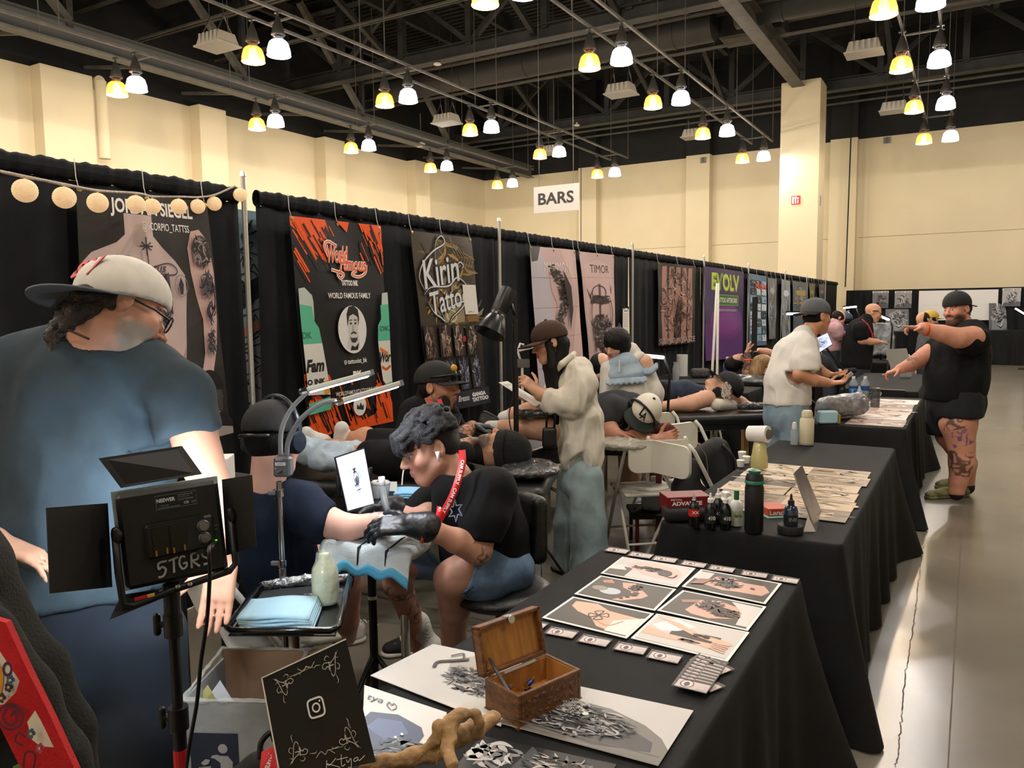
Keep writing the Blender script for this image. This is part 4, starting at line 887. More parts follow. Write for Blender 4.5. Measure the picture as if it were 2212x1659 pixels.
def headphones(parent, ctr, fwd, up, sc, m, over=True, name='headphones', tilt=0):
 f = nrm(fwd); u = np.asarray(up, float); u = nrm(u-f*(u@f)); r = np.cross(f, u)
 def L(x, y, z): return np.asarray(ctr)+(r*x+f*y+u*z)*sc
 t = thing(name, L(0, 0, -.05), None, None) if parent is None else None
 root = parent if parent is not None else t
 a = np.linspace(-.1, math.pi+.1, 22); arc = [L(.105*math.cos(x), -.005+tilt, .01+.135*math.sin(x)) for x in a]
 b = MB(); b.tube(arc, .0085*sc, 8); o = b.build(name if parent is not None else 'headband', m, root, True)
 for s in (-1, 1):
  b = MB(); b.lathe([(.0, -.012), (.03, -.012), (.043, -.004), (.045, .012), (.036, .026), (.0, .029)], L(s*.088, -.005, -.008), r*s, n=20); auto_smooth(b.build('ear_cup', m, o))
  b = MB(); b.lathe([(.026, -.0), (.044, -.008), (.042, -.024), (.026, -.026)], L(s*.092, -.005, -.008), r*s, n=20); auto_smooth(b.build('ear_cushion', mat('cushion_black', '#101012', .6), o))
 return root
def shoe(parent, heel, toe, m, msole, w_=.05, h=.09, name='shoe', laces=None, up=UP):
 heel = np.asarray(heel, float); toe = np.asarray(toe, float); d = nrm(toe-heel); L = np.linalg.norm(toe-heel); s = np.cross(d, up); u = nrm(np.cross(s, d))
 S = SDF(.006, .02); S.cone(heel+d*.04+u*.045, heel+d*.06+u*h, .04, .042); S.cone(heel+d*.05+u*.04, toe-d*.05+u*.035, .043, .042, fl=(.75, u)); S.cone(heel+d*.1+u*.07, toe-d*.08+u*.045, .038, .034); S.cut(heel+u*.012, -u)
 o = sdf_obj(name, S, m, parent)
 S = SDF(.006, .01); S.cone(heel+d*.045+u*.014, heel+d*L*.5+u*.014, .046, .044, fl=(.38, u)); S.cone(heel+d*L*.5+u*.014, toe-d*.05+u*.014, .044, .05, fl=(.38, u)); sdf_obj('sole', S, msole, o)
 if laces:
  for i in range(4):
   p = heel+d*(.11+.03*i)+u*(.108-.014*i); b = MB(); b.tube([p-s*.026, p+u*.006, p+s*.026], .0035, 5); b.build('lace', laces, o, True)
 return o
def hair_shell(parent, ctr, fwd, up, sc, m, prims, cuts=(), disp=None, vox=.006, name='hair', k=.015):
 f = nrm(fwd); u = np.asarray(up, float); u = nrm(u-f*(u@f)); r = np.cross(f, u)
 def L(x, y, z): return np.asarray(ctr)+(r*x+f*y+u*z)*sc
 S = SDF(vox, k)
 for p in prims:
  if p[0] == 'e': S.ell(L(*p[1]), np.array(p[2])*sc, r, f, u, p[3] if len(p) > 3 else 'u')
  else: S.chain([(L(*q[:3]), q[3]*sc) for q in p[1]], p[2] if len(p) > 2 else 'u')
 for o, n in cuts: S.cut(L(*o), r*n[0]+f*n[1]+u*n[2])
 return sdf_obj(name, S, m, parent, disp=disp)
m_blk = mat('black_plastic', '#0e0e10', .4); m_blkm = mat('black_matte', '#141416', .75, bump=(200, .05)); m_chrome = mat('chrome', '#c8c8c8', .15, metal=1.0)
m_hair = mat('hair_black', '#0a0808', .6, noise=(40, .4, (1, 1, .2)), bump=(120, .9, (1, 1, .15)), spec=.3)
m_tee = cloth_mat('black_tee', '#0e0f11'); m_jean = mat('pale_denim', '#8fa3a6', .85, noise=(9, .16), bump=(260, .2)); m_white = cloth_mat('white_cotton', '#d8d2c4', nz=.05)
m_orange = mat('orange_band', '#e8541c', .4); m_rub = mat('rubber_white', '#cfcabd', .6)
# ================================================================== the seated tattooist in the middle
D3 = 2.95
def fwdv(a, b): return nrm(np.asarray(b)-np.asarray(a))
def tattooist():
 t = thing('person', AZ(1010, 1330, 0)*[1, 1, 0]+[0, 0, 0], 'seated tattooist with dark wavy hair, black tee and denim shorts, bent over an arm', 'person')
 sk = Skin('#c2917c'); d = D3
 hc = P(930, 966, d); hf = nrm(-CRIGHT*.88+CDOWN*.33-CFWD*.3); hu = nrm(-CDOWN*.9-CRIGHT*.3-CFWD*.1)
 H = SDF(.0045, .012); head(H, sk, hc, hf, hu, 1.06, neck=P(1000, 1055, d+.03), neck_r=.058, brow='#1d1715', stubble=.2, lip='#b0685e')
 # bare arms, legs
 A = SDF(.005, .012); A.pc([(1040, 1140, d-.1, 36), (1030, 1186, d-.14, 33), (985, 1168, d-.2, 27), (945, 1150, d-.24, 21), (905, 1138, d-.25, 16)])
 A2 = SDF(.006, .012); A2.pc([(925, 1110, d+.1, 26), (885, 1112, d+.12, 21), (850, 1108, d+.13, 16)])
 Lg = SDF(.007, .02); Lg.pc([(1070, 1242, d+.0, 38), (1000, 1240, d-.06, 42), (978, 1250, d-.06, 40), (982, 1310, d+.06, 34), (980, 1370, d+.2, 27), (975, 1440, d+.3, 22)])
 Lg.pc([(940, 1205, d+.35, 36), (862, 1222, d+.32, 34), (858, 1260, d+.36, 31), (884, 1320, d+.5, 24), (900, 1375, d+.62, 19), (908, 1400, d+.65, 19)])
 To = SDF(.012, .03); To.pc([(1050, 1100, d+.06, 50), (1075, 1190, d+.1, 50)])
 sk.tattoo(P(850, 1240, d+.36), P(890, 1360, d+.5), .09, .05, 30, '#3a2e2b', .75, 4); sk.tattoo(P(990, 1180, d-.22), P(1040, 1215, d-.15), .06, .3, 60, amt=.7, seed=9)
 b = sdf_obj('body', [H, A, A2, Lg, To], m_skin, t, color=sk)
 # shirt
 S = SDF(.009, .03); S.pc([(1005, 1040, d+.05, 42), (1035, 1085, d+.05, 78), (1068, 1150, d+.08, 70), (1078, 1205, d+.1, 66)]); S.pc([(975, 1060, d-.02, 42), (985, 1120, d+.02, 46), (1000, 1180, d+.05, 56)]); S.pc([(950, 1075, d+.2, 38), (925, 1088, d+.18, 33), (905, 1100, d+.14, 30)])
 S.pc([(1062, 1062, d-.06, 56), (1048, 1120, d-.11, 50), (1038, 1165, d-.13, 46)]); S.cut(P(1032, 1166, d-.13), P(1022, 1210, d-.14)-P(1042, 1120, d-.11), .12)
 S.cone(P(975, 1000, d+.0), P(995, 1042, d+.03), .066, .066, 's', .01)
 S.cut(P(1080, 1216, d+.1), UP*-1.0); sh = sdf_obj('shirt', S, m_tee, t, disp=folds(.007, 10, seed=1))
 q = P(985, 1100, d-.14); a = Art(q-CRIGHT*.03+CDOWN*.045, q+CRIGHT*.03+CDOWN*.045, q-CRIGHT*.03-CDOWN*.045, n=-CFWD, off=.03)
 for i in range(6): e = i*math.pi/3+.3; a.stroke([(.5+.2*math.cos(e), .5+.2*math.sin(e)), (.5+.45*math.cos(e+.25), .5+.45*math.sin(e+.25)), (.5+.2*math.cos(e+1.05), .5+.2*math.sin(e+1.05))], .05, '#9fb3d9', smooth=False)
 a.build('shirt_emblem', m_print, sh)
 # denim shorts
 S = SDF(.008, .03); S.pc([(1095, 1230, d+.08, 60), (1050, 1242, d-.02, 54), (1004, 1241, d-.06, 50)]); S.pc([(1060, 1215, d+.22, 56), (960, 1205, d+.34, 46), (905, 1208, d+.35, 42)]); S.cone(P(965, 1241, d-.08), P(998, 1241, d-.06), .08, .08, 's', .008)
 S.cut(P(994, 1244, d-.06), P(960, 1230, d-.08)-P(1020, 1252, d-.03), .2); sdf_obj('denim_shorts', S, mat('blue_denim', '#5c7590', .85, noise=(10, .35), bump=(260, .2)), t, disp=folds(.006, 12, seed=2))
 # gloves
 m_gl = mat('nitrile_black', '#1b1e24', .42, spec=.6); G = SDF(.004, .01)
 hand(G, P(890, 1133, d-.25), -CRIGHT*1.0+CDOWN*.05, CDOWN*.8+CFWD*.5, -CDOWN, (.45, .5, .55, .6), sc=1.12, wr=.03); G.pc([(920, 1138, d-.25, 34), (893, 1134, d-.25, 27)]); sdf_obj('glove', G, m_gl, t, disp=lambda V, N: .001*vnoise(V, 160))
 G = SDF(.004, .01); hand(G, P(845, 1100, d+.12), nrm(-CRIGHT*.6+CDOWN*.55-CFWD*.3), CDOWN*.5-CFWD*.9+CRIGHT*.2, -CFWD, (.75, .8, .85, .9), sc=1.12, wr=.03); G.pc([(865, 1110, d+.13, 26), (842, 1098, d+.12, 27)]); sdf_obj('glove', G, m_gl, t)
 b_ = MB(); p0 = P(918, 1139, d-.247); ax = nrm(P(950, 1148, d-.24)-P(900, 1137, d-.25)); b_.lathe([(.052, -.006), (.055, -.006), (.055, .006), (.052, .006)], p0, ax, n=24, cap=False); b_.build('wristband', m_orange, t, True)
 # wavy hair: many curls over the skull
 r_ = random.Random(4); S = SDF(.005, .008); f, u = nrm(hf), nrm(hu-nrm(hf)*(hu@nrm(hf))); rt = np.cross(f, u)
 LL = lambda x, y, z: hc+(rt*x+f*y+u*z)*1.06
 S.ell(LL(0, -.022, .045), np.array((.079, .095, .085))*1.06, rt, f, u); S.ell(LL(0, -.05, .0), np.array((.0755, .06, .06))*1.06, rt, f, u); S.ell(LL(0, .11, -.035), np.array((.09, .085, .09))*1.06, rt, f, u, 's', .01)
 for i in range(240):
  th = r_.uniform(-1.5, 1.5); ph = r_.uniform(-1.0, 1.35); dirv = V3(math.sin(th)*math.cos(ph), math.sin(ph)*1.0, math.cos(th)*math.cos(ph)); p = V3(0, -.018, .04)+dirv*V3(.082, .1, .092)
  if p[2] < .045 and p[1] > -.0: continue
  e = V3(r_.uniform(-.4, .4), .8+r_.uniform(-.3, .4), r_.uniform(-.6, .1)); e = e-dirv*(e@dirv); e = e/np.linalg.norm(e)*r_.uniform(.025, .05); sd = np.cross(dirv, e)*r_.uniform(-.5, .5)
  S.chain([(LL(*p), .010), (LL(*(p+e*.5+sd+dirv*.012)), .0095), (LL(*(p+e*1.1+dirv*.004)), .005)], k=.004)
 for i in range(26):
  x = r_.uniform(-.075, .075); p = V3(x, .085-abs(x)*.3, .075+r_.uniform(-.015, .02)); S.chain([(LL(*p), .012), (LL(*(p+V3(r_.uniform(-.01, .01), .032, -.012))), .012), (LL(*(p+V3(r_.uniform(-.015, .015), .04, -.042))), .008), (LL(*(p+V3(r_.uniform(-.02, .02), .034, -.06))), .004)], k=.004)
 sdf_obj('hair', S, mat('hair_dark_wavy', '#141317', .55, noise=(50, .4), spec=.5, bump=(260, .8)), t)
 # earbud
 b_ = MB(); e = LL(.092, .0, -.012) if (rt@-CFWD) > 0 else LL(-.092, .0, -.012); b_.tube([e+u*.004, e-u*.012+f*.003, e-u*.034+f*.008], [.009, .006, .004], 8); b_.build('earbud', mat('glossy_white', '#f2f2f2', .2), t, True)
 # lanyard with lettering
 m_lan = mat('lanyard_red', '#c4161c', .5)
 def ribbon(pts_, w_, name, wdir=None, txt=None):
  p = bez(np.array(pts_), 10); t_ = np.gradient(p, axis=0); t_ /= np.linalg.norm(t_, axis=1, keepdims=True); nn = np.tile(-CFWD, (len(p), 1)); s_ = np.cross(t_, nn); s_ /= np.linalg.norm(s_, axis=1, keepdims=True)
  b_ = MB(); V = np.vstack([p+s_*w_/2, p-s_*w_/2, p-s_*w_/2+CFWD*.002, p+s_*w_/2+CFWD*.002]); n = len(p); F = []
  for i in range(n-1): F += [[i, i+1, n+i+1, n+i], [2*n+i, 2*n+i+1, 3*n+i+1, 3*n+i], [n+i, n+i+1, 2*n+i+1, 2*n+i], [3*n+i, 3*n+i+1, i+1, i]]
  b_.add(V, F); o = b_.build(name, m_lan, t, True)
  if txt:
   L_ = np.r_[0, np.cumsum(np.linalg.norm(np.diff(p, axis=0), axis=1))]; vv, ff, asp = text_mesh(txt, .03); h = w_*.5; s0 = (L_[-1]-asp*h)/2
   sx = s0+vv[:, 0]*asp*h; base = np.stack([np.interp(sx, L_, p[:, k]) for k in range(3)], 1); sd = np.stack([np.interp(sx, L_, s_[:, k]) for k in range(3)], 1)
   mesh_obj('lettering', base-sd*((vv[:, 1:]-.5)*h)-CFWD*.002, ff, mat('lettering_white', '#f0e6e4', .5), o)
  return o
 ribbon([P(998, 972, d-.08), P(998, 1005, d-.13), P(982, 1060, d-.17), P(962, 1100, d-.17), P(943, 1132, d-.16)], .026, 'lanyard', txt='CAM SUPPLY   CAM SUPPLY')
 ribbon([P(950, 1035, d+.0), P(946, 1070, d-.03), P(950, 1095, d-.07), P(944, 1132, d-.14)], .022, 'lanyard', txt='CAM SUPPLY')
 b_ = MB(); b_.box(P(950, 1140, d-.16), (.03, .03, .012), CRIGHT, CDOWN, CFWD); b_.build('lanyard_clip', m_chrome, t)
 # feet
 m_sock = mat('sock_white', '#d6d4cf', .8, wave=(60, .3, 'X')); S = SDF(.006, .015); S.pc([(900, 1330+20, d+.6, 30), (912, 1385, d+.68, 28), (925, 1400, d+.66, 32)]); sdf_obj('sock', S, m_sock, t)
 shoe(t, AZ(940, 1405, .0), AZ(822, 1418, .0), m_blkm, m_rub, laces=m_rub, h=.1); shoe(t, AZ(1010, 1490, .0), AZ(900, 1530, .0), m_blkm, m_rub, h=.1)
 return t
tattooist()
# ================================================================== everyone else
def cl(t, name, m, chains, cuts=(), vox=.009, k=.03, amp=.009, fs=10, seed=0, subs=(), fl=None, color=None):
 S = SDF(vox, k)
 for ch in chains: S.pc(ch, fl=fl)
 for ch in subs: S.pc(ch, 's', .006)
 for cu in cuts: S.cut(*cu)
 return sdf_obj(name, S, m, t, disp=folds(amp, fs, seed=seed) if amp else None, color=color)
def arm(ch, vox=.006, k=.012): S = SDF(vox, k); S.pc(ch); return S
def band(t, p, ax, r, h=.012, m=None, name='wristband'):
 b = MB(); b.lathe([(r-.002, -h/2), (r, -h/2), (r, h/2), (r-.002, h/2)], p, ax, n=20, cap=False); return b.build(name, m or m_orange, t, True)
# ---- big man at the left, seen from behind
def big_man():
 d = 2.08; t = thing('person', P(220, 1659, d)*[1, 1, 0], 'large bearded man in charcoal tee and backward grey cap, seen from behind', 'person')
 sk = Skin('#c08d74'); hc = P(262, 668, d+.03); hf = nrm(CRIGHT*.72+CDOWN*.38+CFWD*.55); hu = nrm(-CDOWN*.95+CRIGHT*.02+CFWD*.35)
 H = SDF(.005, .012); L, ax = head(H, sk, hc, hf, hu, 1.1, neck=P(205, 745, d+.03), neck_r=.066, beard='#8d857c', long_beard=.01, stubble=1)
 A = arm([(410, 900, d-.02, 52), (430, 985, d-.02, 47), (462, 1060, d-.05, 40), (478, 1140, d-.02, 31), (480, 1205, d+.02, 24)]); hand(A, P(480, 1210, d+.02), nrm(CDOWN*1+CRIGHT*-.12), -CFWD, -CRIGHT, (.12, .1, .12, .15), sc=1.12, thumb=(.7, .7, .0), tcurl=.1)
 A2 = arm([(-40, 960, d+.1, 50), (-20, 1040, d+.15, 42), (20, 1085, d+.1, 34), (42, 1100, d+.05, 27)]); hand(A2, P(45, 1103, d+.05), nrm(CRIGHT*.5+CDOWN*.9), CRIGHT*.4+CFWD, CRIGHT*.3-CDOWN, (.4, .4, .4, .4), sc=1.1)
 To = SDF(.014, .04); To.pc([(205, 860, d+.12, 120), (200, 1200, d+.12, 120)]); Lg = SDF(.014, .04); Lg.pc([(150, 1400, d+.13, 45), (160, 1900, d+.13, 35)]); Lg.pc([(310, 1420, d+.13, 45), (320, 1900, d+.13, 35)])
 sk.tattoo(P(-30, 1040, d+.15), P(40, 1095, d+.05), .09, -.1, 40, '#3a3030', .7); band(t, P(43, 1098, d+.05), P(45, 1103, d)-P(20, 1080, d), .04, .03, m_blk, 'watch')
 sdf_obj('body', [H, A, A2, To, Lg], m_skin, t, color=sk)
 m = mat('charcoal_tee', '#343f46', .9, spec=.2, noise=(12, .1), bump=(300, .12))
 cl(t, 'shirt', m, [[(200, 800, d+.08, 95), (205, 870, d+.12, 165), (200, 980, d+.12, 168), (190, 1130, d+.13, 160), (185, 1290, d+.12, 165)], [(195, 760, d+.06, 75), (330, 815, d+.05, 66), (392, 860, d+.0, 62), (405, 925, d-.02, 62), (412, 960, d-.02, 62)], [(195, 760, d+.06, 75), (70, 800, d+.06, 75), (-10, 860, d+.06, 80), (-50, 980, d+.08, 70)]],
  [(P(405, 940, d-.02), P(440, 1060, d-.02)-P(395, 870, d-.02), .17), (P(190, 1295, d), UP*-1)], subs=[[(215, 690, d, 62), (210, 722, d+.03, 64)]], amp=.02, fs=8, seed=3, vox=.011)
 cl(t, 'trousers', mat('navy_cotton', '#141d29', .85, noise=(8, .2)), [[(185, 1280, d+.13, 158), (180, 1400, d+.13, 150)], [(140, 1380, d+.12, 105), (150, 1560, d+.12, 95), (155, 1960, d+.13, 80)], [(300, 1380, d+.12, 95), (310, 1560, d+.12, 85), (320, 1960, d+.13, 75)]], vox=.014, k=.05, amp=.012, fs=5, seed=8)
 m_c = mat('cap_grey', '#cfcac0', .85, noise=(20, .06)); m_b = mat('cap_brim_slate', '#5f6670', .8)
 cf = nrm(-CRIGHT*.45-CFWD*.85-CDOWN*.14); cu_ = nrm(-CDOWN*.9+CFWD*.2); o, LL, a3 = cap(t, hc+CDOWN*.012, cf, cu_, 1.17, m_c, m_b, brim_len=.1, flat=.5, back=.008)
 q = LL(0, .088, .082)
 a = Art(q+a3[0]*.05*(-1 if a3[0]@CRIGHT > 0 else 1)-a3[2]*.03, q-a3[0]*.05*(-1 if a3[0]@CRIGHT > 0 else 1)-a3[2]*.03, q+a3[0]*.05*(-1 if a3[0]@CRIGHT > 0 else 1)+a3[2]*.03-a3[1]*.035, n=a3[1]+a3[2]*.6, off=.010, step=.002); a.text('S V', 0, 0, 1, 1, '#5a1016', bold=.08); a.text('S V', .02, .02, .98, .98, '#c4161f', bold=.04); a.build('cap_lettering', m_print, o)
 hair_shell(t, hc, hf, hu, 1.1, mat('hair_brown', '#2a211b', .5, noise=(60, .5), bump=(110, .6)), [('e', (0, -.03, .0), (.079, .076, .075)), ('e', (0, -.07, -.05), (.072, .042, .05)), ('c', [(-.05, -.09, -.03, .03), (-.06, -.1, -.1, .022), (-.06, -.09, -.15, .01)]), ('c', [(.05, -.09, -.03, .03), (.05, -.1, -.09, .02), (.045, -.1, -.13, .008)]), ('e', (0, .08, -.02), (.12, .088, .16), 's')], cuts=[((0, 0, .012), (0, .2, 1))], disp=lambda V, N: .006*vnoise(V, 70))
 b = MB(); p = [L(-.075, -.06, -.12), L(-.03, -.1, -.115), L(.04, -.1, -.12), L(.08, -.05, -.135)]; b.tube(bez(p, 8), .003, 6); b.build('necklace', mat('cord_brown', '#3a2a1e', .6), t, True)
 b = MB()
 for s in (1, -1): b.tube([L(s*.082, -.0, .0), L(s*.075, .06, -.0), L(s*.06, .1, -.003)], .003, 6); b.tube([L(s*.034+.024*math.cos(e), .108, -.004+.02*math.sin(e)) for e in np.linspace(0, 6.28, 13)], .0025, 5)
 b.build('spectacles', m_blk, t, True)
 shoe(t, P(150, 1659, 2.2)*[1, 1, 0], P(150, 1659, 2.2)*[1, 1, 0]+nrm(CFWD*[1, 1, 0])*.3, m_blkm, m_rub); shoe(t, P(330, 1659, 2.2)*[1, 1, 0], P(330, 1659, 2.2)*[1, 1, 0]+nrm(CFWD*[1, 1, 0])*.3, m_blkm, m_rub)
big_man()
# ---- client with cap and headphones, arm on the rest
def client():
 d = 2.9; t = thing('person', P(610, 1400, d+.1)*[1, 1, 0], 'seated client with black mesh cap and headphones, back turned, arm on the pad', 'person')
 sk = Skin('#cf9f8c'); hc = P(592, 950, d); hf = nrm(CFWD*.9+CRIGHT*.4+CDOWN*.1); hu = nrm(-CDOWN+CFWD*.1)
 H = SDF(.006, .012); head(H, sk, hc, hf, hu, 1.06, neck=P(578, 1050, d+.0), neck_r=.056)
 A = arm([(660, 1105, d-.03, 42), (712, 1128, d-.05, 32), (752, 1140, d-.06, 29), (800, 1132, d-.07, 22), (832, 1123, d-.08, 17)]); hand(A, P(838, 1122, d-.08), CRIGHT*1+CDOWN*.15, CDOWN, CFWD, (.35, .4, .45, .5), sc=1.05)
 A2 = arm([(690, 1185, d+.18, 24), (672, 1192, d+.12, 20), (660, 1196, d+.1, 17)]); hand(A2, P(660, 1198, d+.1), -CRIGHT*.7+CDOWN*.2, -CDOWN, CFWD, (.7, .7, .7, .7))
 Lg = SDF(.01, .02); Lg.pc([(640, 1250, d+.25, 55), (735, 1235, d+.35, 42), (748, 1260, d+.4, 34), (745, 1340, d+.55, 30), (750, 1375, d+.8, 20)]); Lg.pc([(600, 1270, d+.2, 50), (560, 1290, d+.5, 45), (560, 1380, d+.7, 30)])
 To = SDF(.014, .04); To.pc([(585, 1100, d+.05, 55), (600, 1230, d+.08, 55)]); sk.tattoo(P(800, 1130, d-.1), P(835, 1120, d-.1), .06, .25, 70, '#4a3a52', .7, 3)
 sdf_obj('body', [H, A, A2, Lg, To], m_skin, t, color=sk)
 cl(t, 'shirt', mat('navy_tee', '#141c2a', .9, spec=.2, noise=(12, .12)), [[(578, 1060, d+.02, 46), (585, 1110, d+.05, 80), (600, 1200, d+.08, 76), (612, 1262, d+.1, 78)], [(605, 1075, d, 46), (650, 1095, d-.03, 52), (690, 1125, d-.05, 43), (708, 1133, d-.055, 41)], [(560, 1080, d+.1, 50), (520, 1120, d+.25, 45), (520, 1180, d+.3, 40)], [(625, 1190, d+.05, 40), (660, 1230, d+.1, 36)]],
  [(P(708, 1133, d-.05), P(740, 1142, d-.06)-P(680, 1120, d-.05), .12)], subs=[[(580, 1010, d, 42), (580, 1038, d, 44)]], seed=5, amp=.008)
 cl(t, 'shorts', m_tee, [[(615, 1260, d+.12, 75), (680, 1250, d+.25, 60), (718, 1245, d+.32, 48)], [(600, 1265, d+.15, 70), (560, 1290, d+.45, 55)]], seed=6)
 m_m = mat('cap_mesh', '#111215', .6, bump=(500, .5)); o, LL, a3 = cap(t, hc, -hf, hu, 1.1, m_m, m_blk, brim=False, back=.024)
 b = MB()
 V = [LL(.089*math.sin(a), -.012+.111*math.cos(a), .008) for a in np.linspace(-.75, .75, 10)]; b.tube(V, .009, 6); b.build('snap_strap', m_blk, o, True)
 hair_shell(t, hc, hf, hu, 1.06, m_hair, [('e', (0, -.028, .005), (.08, .086, .082)), ('e', (0, .075, -.02), (.12, .07, .16), 's')], cuts=[((0, 0, -.062), (0, 0, -1))])
 headphones(t, hc, hf, hu, 1.12, mat('headphone_navy', '#1b222c', .35))
 shoe(t, AZ(735, 1395, 0), AZ(790, 1380, 0), mat('sneaker_white', '#c9c7c2', .6), m_rub, laces=m_rub); shoe(t, AZ(560, 1430, 0), AZ(640, 1420, 0), mat('sneaker_white'), m_rub)
 ph = thing('phone', P(655, 1185, d+.08), 'smartphone held in the client\'s lap', 'phone'); b = MB(); b.box(P(655, 1184, d+.08), (.075, .15, .009), CRIGHT*.8+CFWD*.3, nrm(CFWD-CDOWN*.6), CDOWN, bev=.003); b.build('case', m_blk, ph)
 b = MB(); b.box(P(655, 1184, d+.08)-nrm(np.cross(CRIGHT*.8+CFWD*.3, nrm(CFWD-CDOWN*.6)))*-.006, (.066, .138, .002), CRIGHT*.8+CFWD*.3, nrm(CFWD-CDOWN*.6), CDOWN); b.build('screen', mat('screen_grey', '#3a3e46', .2), ph)
client()
# ---- man with black beanie lying on the bed
def beanie_man():
 d = 4.25; t = thing('person', P(950, 1000, d)*[1, 1, 1], 'man in black with a black beanie lying on his back on the bed', 'person'); sk = Skin('#b98768')
 hc = P(1085, 972, d-.05); hu = nrm(CRIGHT*.93-CFWD*.25-CDOWN*.02); hf = nrm(-CDOWN*.9+CFWD*.2-CRIGHT*.1)
 H = SDF(.006, .012); head(H, sk, hc, hf, hu, 1.0, neck=P(1040, 985, d), beard='#3a2f28')
 A = arm([(960, 975, d-.2, 20), (985, 968, d-.12, 18), (1015, 958, d-.05, 14), (1025, 956, d-.02, 12)]); hand(A, P(1022, 955, d-.02), nrm(CRIGHT*.9-CDOWN*.15), CDOWN*.9, CFWD, (.4, .4, .4, .4)); hand(A, P(1000, 945, d+.1), nrm(CRIGHT*.9+CDOWN*.25), CDOWN*.9, -CFWD, (.3, .3, .3, .3))
 Lg = SDF(.009, .02); Lg.pc([(815, 957, d+.11, 26), (790, 950, d+.12, 27), (756, 950, d+.14, 17), (742, 948, d+.15, 16)]); Lg.pc([(800, 985, d-.02, 26), (720, 975, d+.05, 26), (690, 960, d+.1, 16)])
 To = SDF(.014, .03); To.pc([(1010, 985, d, 35), (920, 985, d, 40)])
 sk.tattoo(P(960, 975, d-.15), P(1030, 955, d), .08, .1, 60); sk.tattoo(P(1040, 985, d), P(1062, 985, d), .09, -.05, 60)
 sdf_obj('body', [H, A, Lg, To], m_skin, t, color=sk)
 cl(t, 'shirt', m_tee, [[(1030, 985, d, 36), (980, 985, d, 50), (910, 990, d, 52)], [(1000, 980, d-.2, 25), (960, 985, d-.22, 24)]], seed=1); cl(t, 'trousers', m_tee, [[(920, 990, d, 50), (860, 970, d+.08, 38), (812, 958, d+.11, 34)], [(910, 1000, d-.06, 46), (850, 992, d-.05, 38), (800, 985, d-.02, 34)]], seed=2, amp=.008)
 S = SDF(.006, .01); S.ell(P(1107, 975, d-.05), (.108, .1, .105)); S.ell(P(1098, 972, d-.05), (.104, .1, .108)); S.cut(P(1068, 975, d-.05), -CRIGHT+CFWD*.2)
 m_bn = mat('knit_black', '#0f0f11', .9, wave=(55, .8, 'Z')); o = sdf_obj('beanie', S, m_bn, t); b = MB()
 b = MB(); b.lathe([(.108, -.0), (.112, .01), (.112, .045), (.106, .05)], P(1078, 973, d-.05), hu, n=32, cap=False); b.build('cuff', m_bn, o, True)
 m_so = mat('sock_white'); cl(t, 'sock', m_so, [[(755, 950, d+.14, 18), (740, 945, d+.15, 18), (738, 925, d+.12, 15)]], amp=.002, vox=.007, k=.015); cl(t, 'sock', m_so, [[(700, 955, d+.1, 17), (672, 948, d+.12, 17), (662, 935, d+.08, 14)]], amp=.002, vox=.007, k=.015)
 band(t, P(1050, 956, d+.02), CRIGHT, .03)
beanie_man()
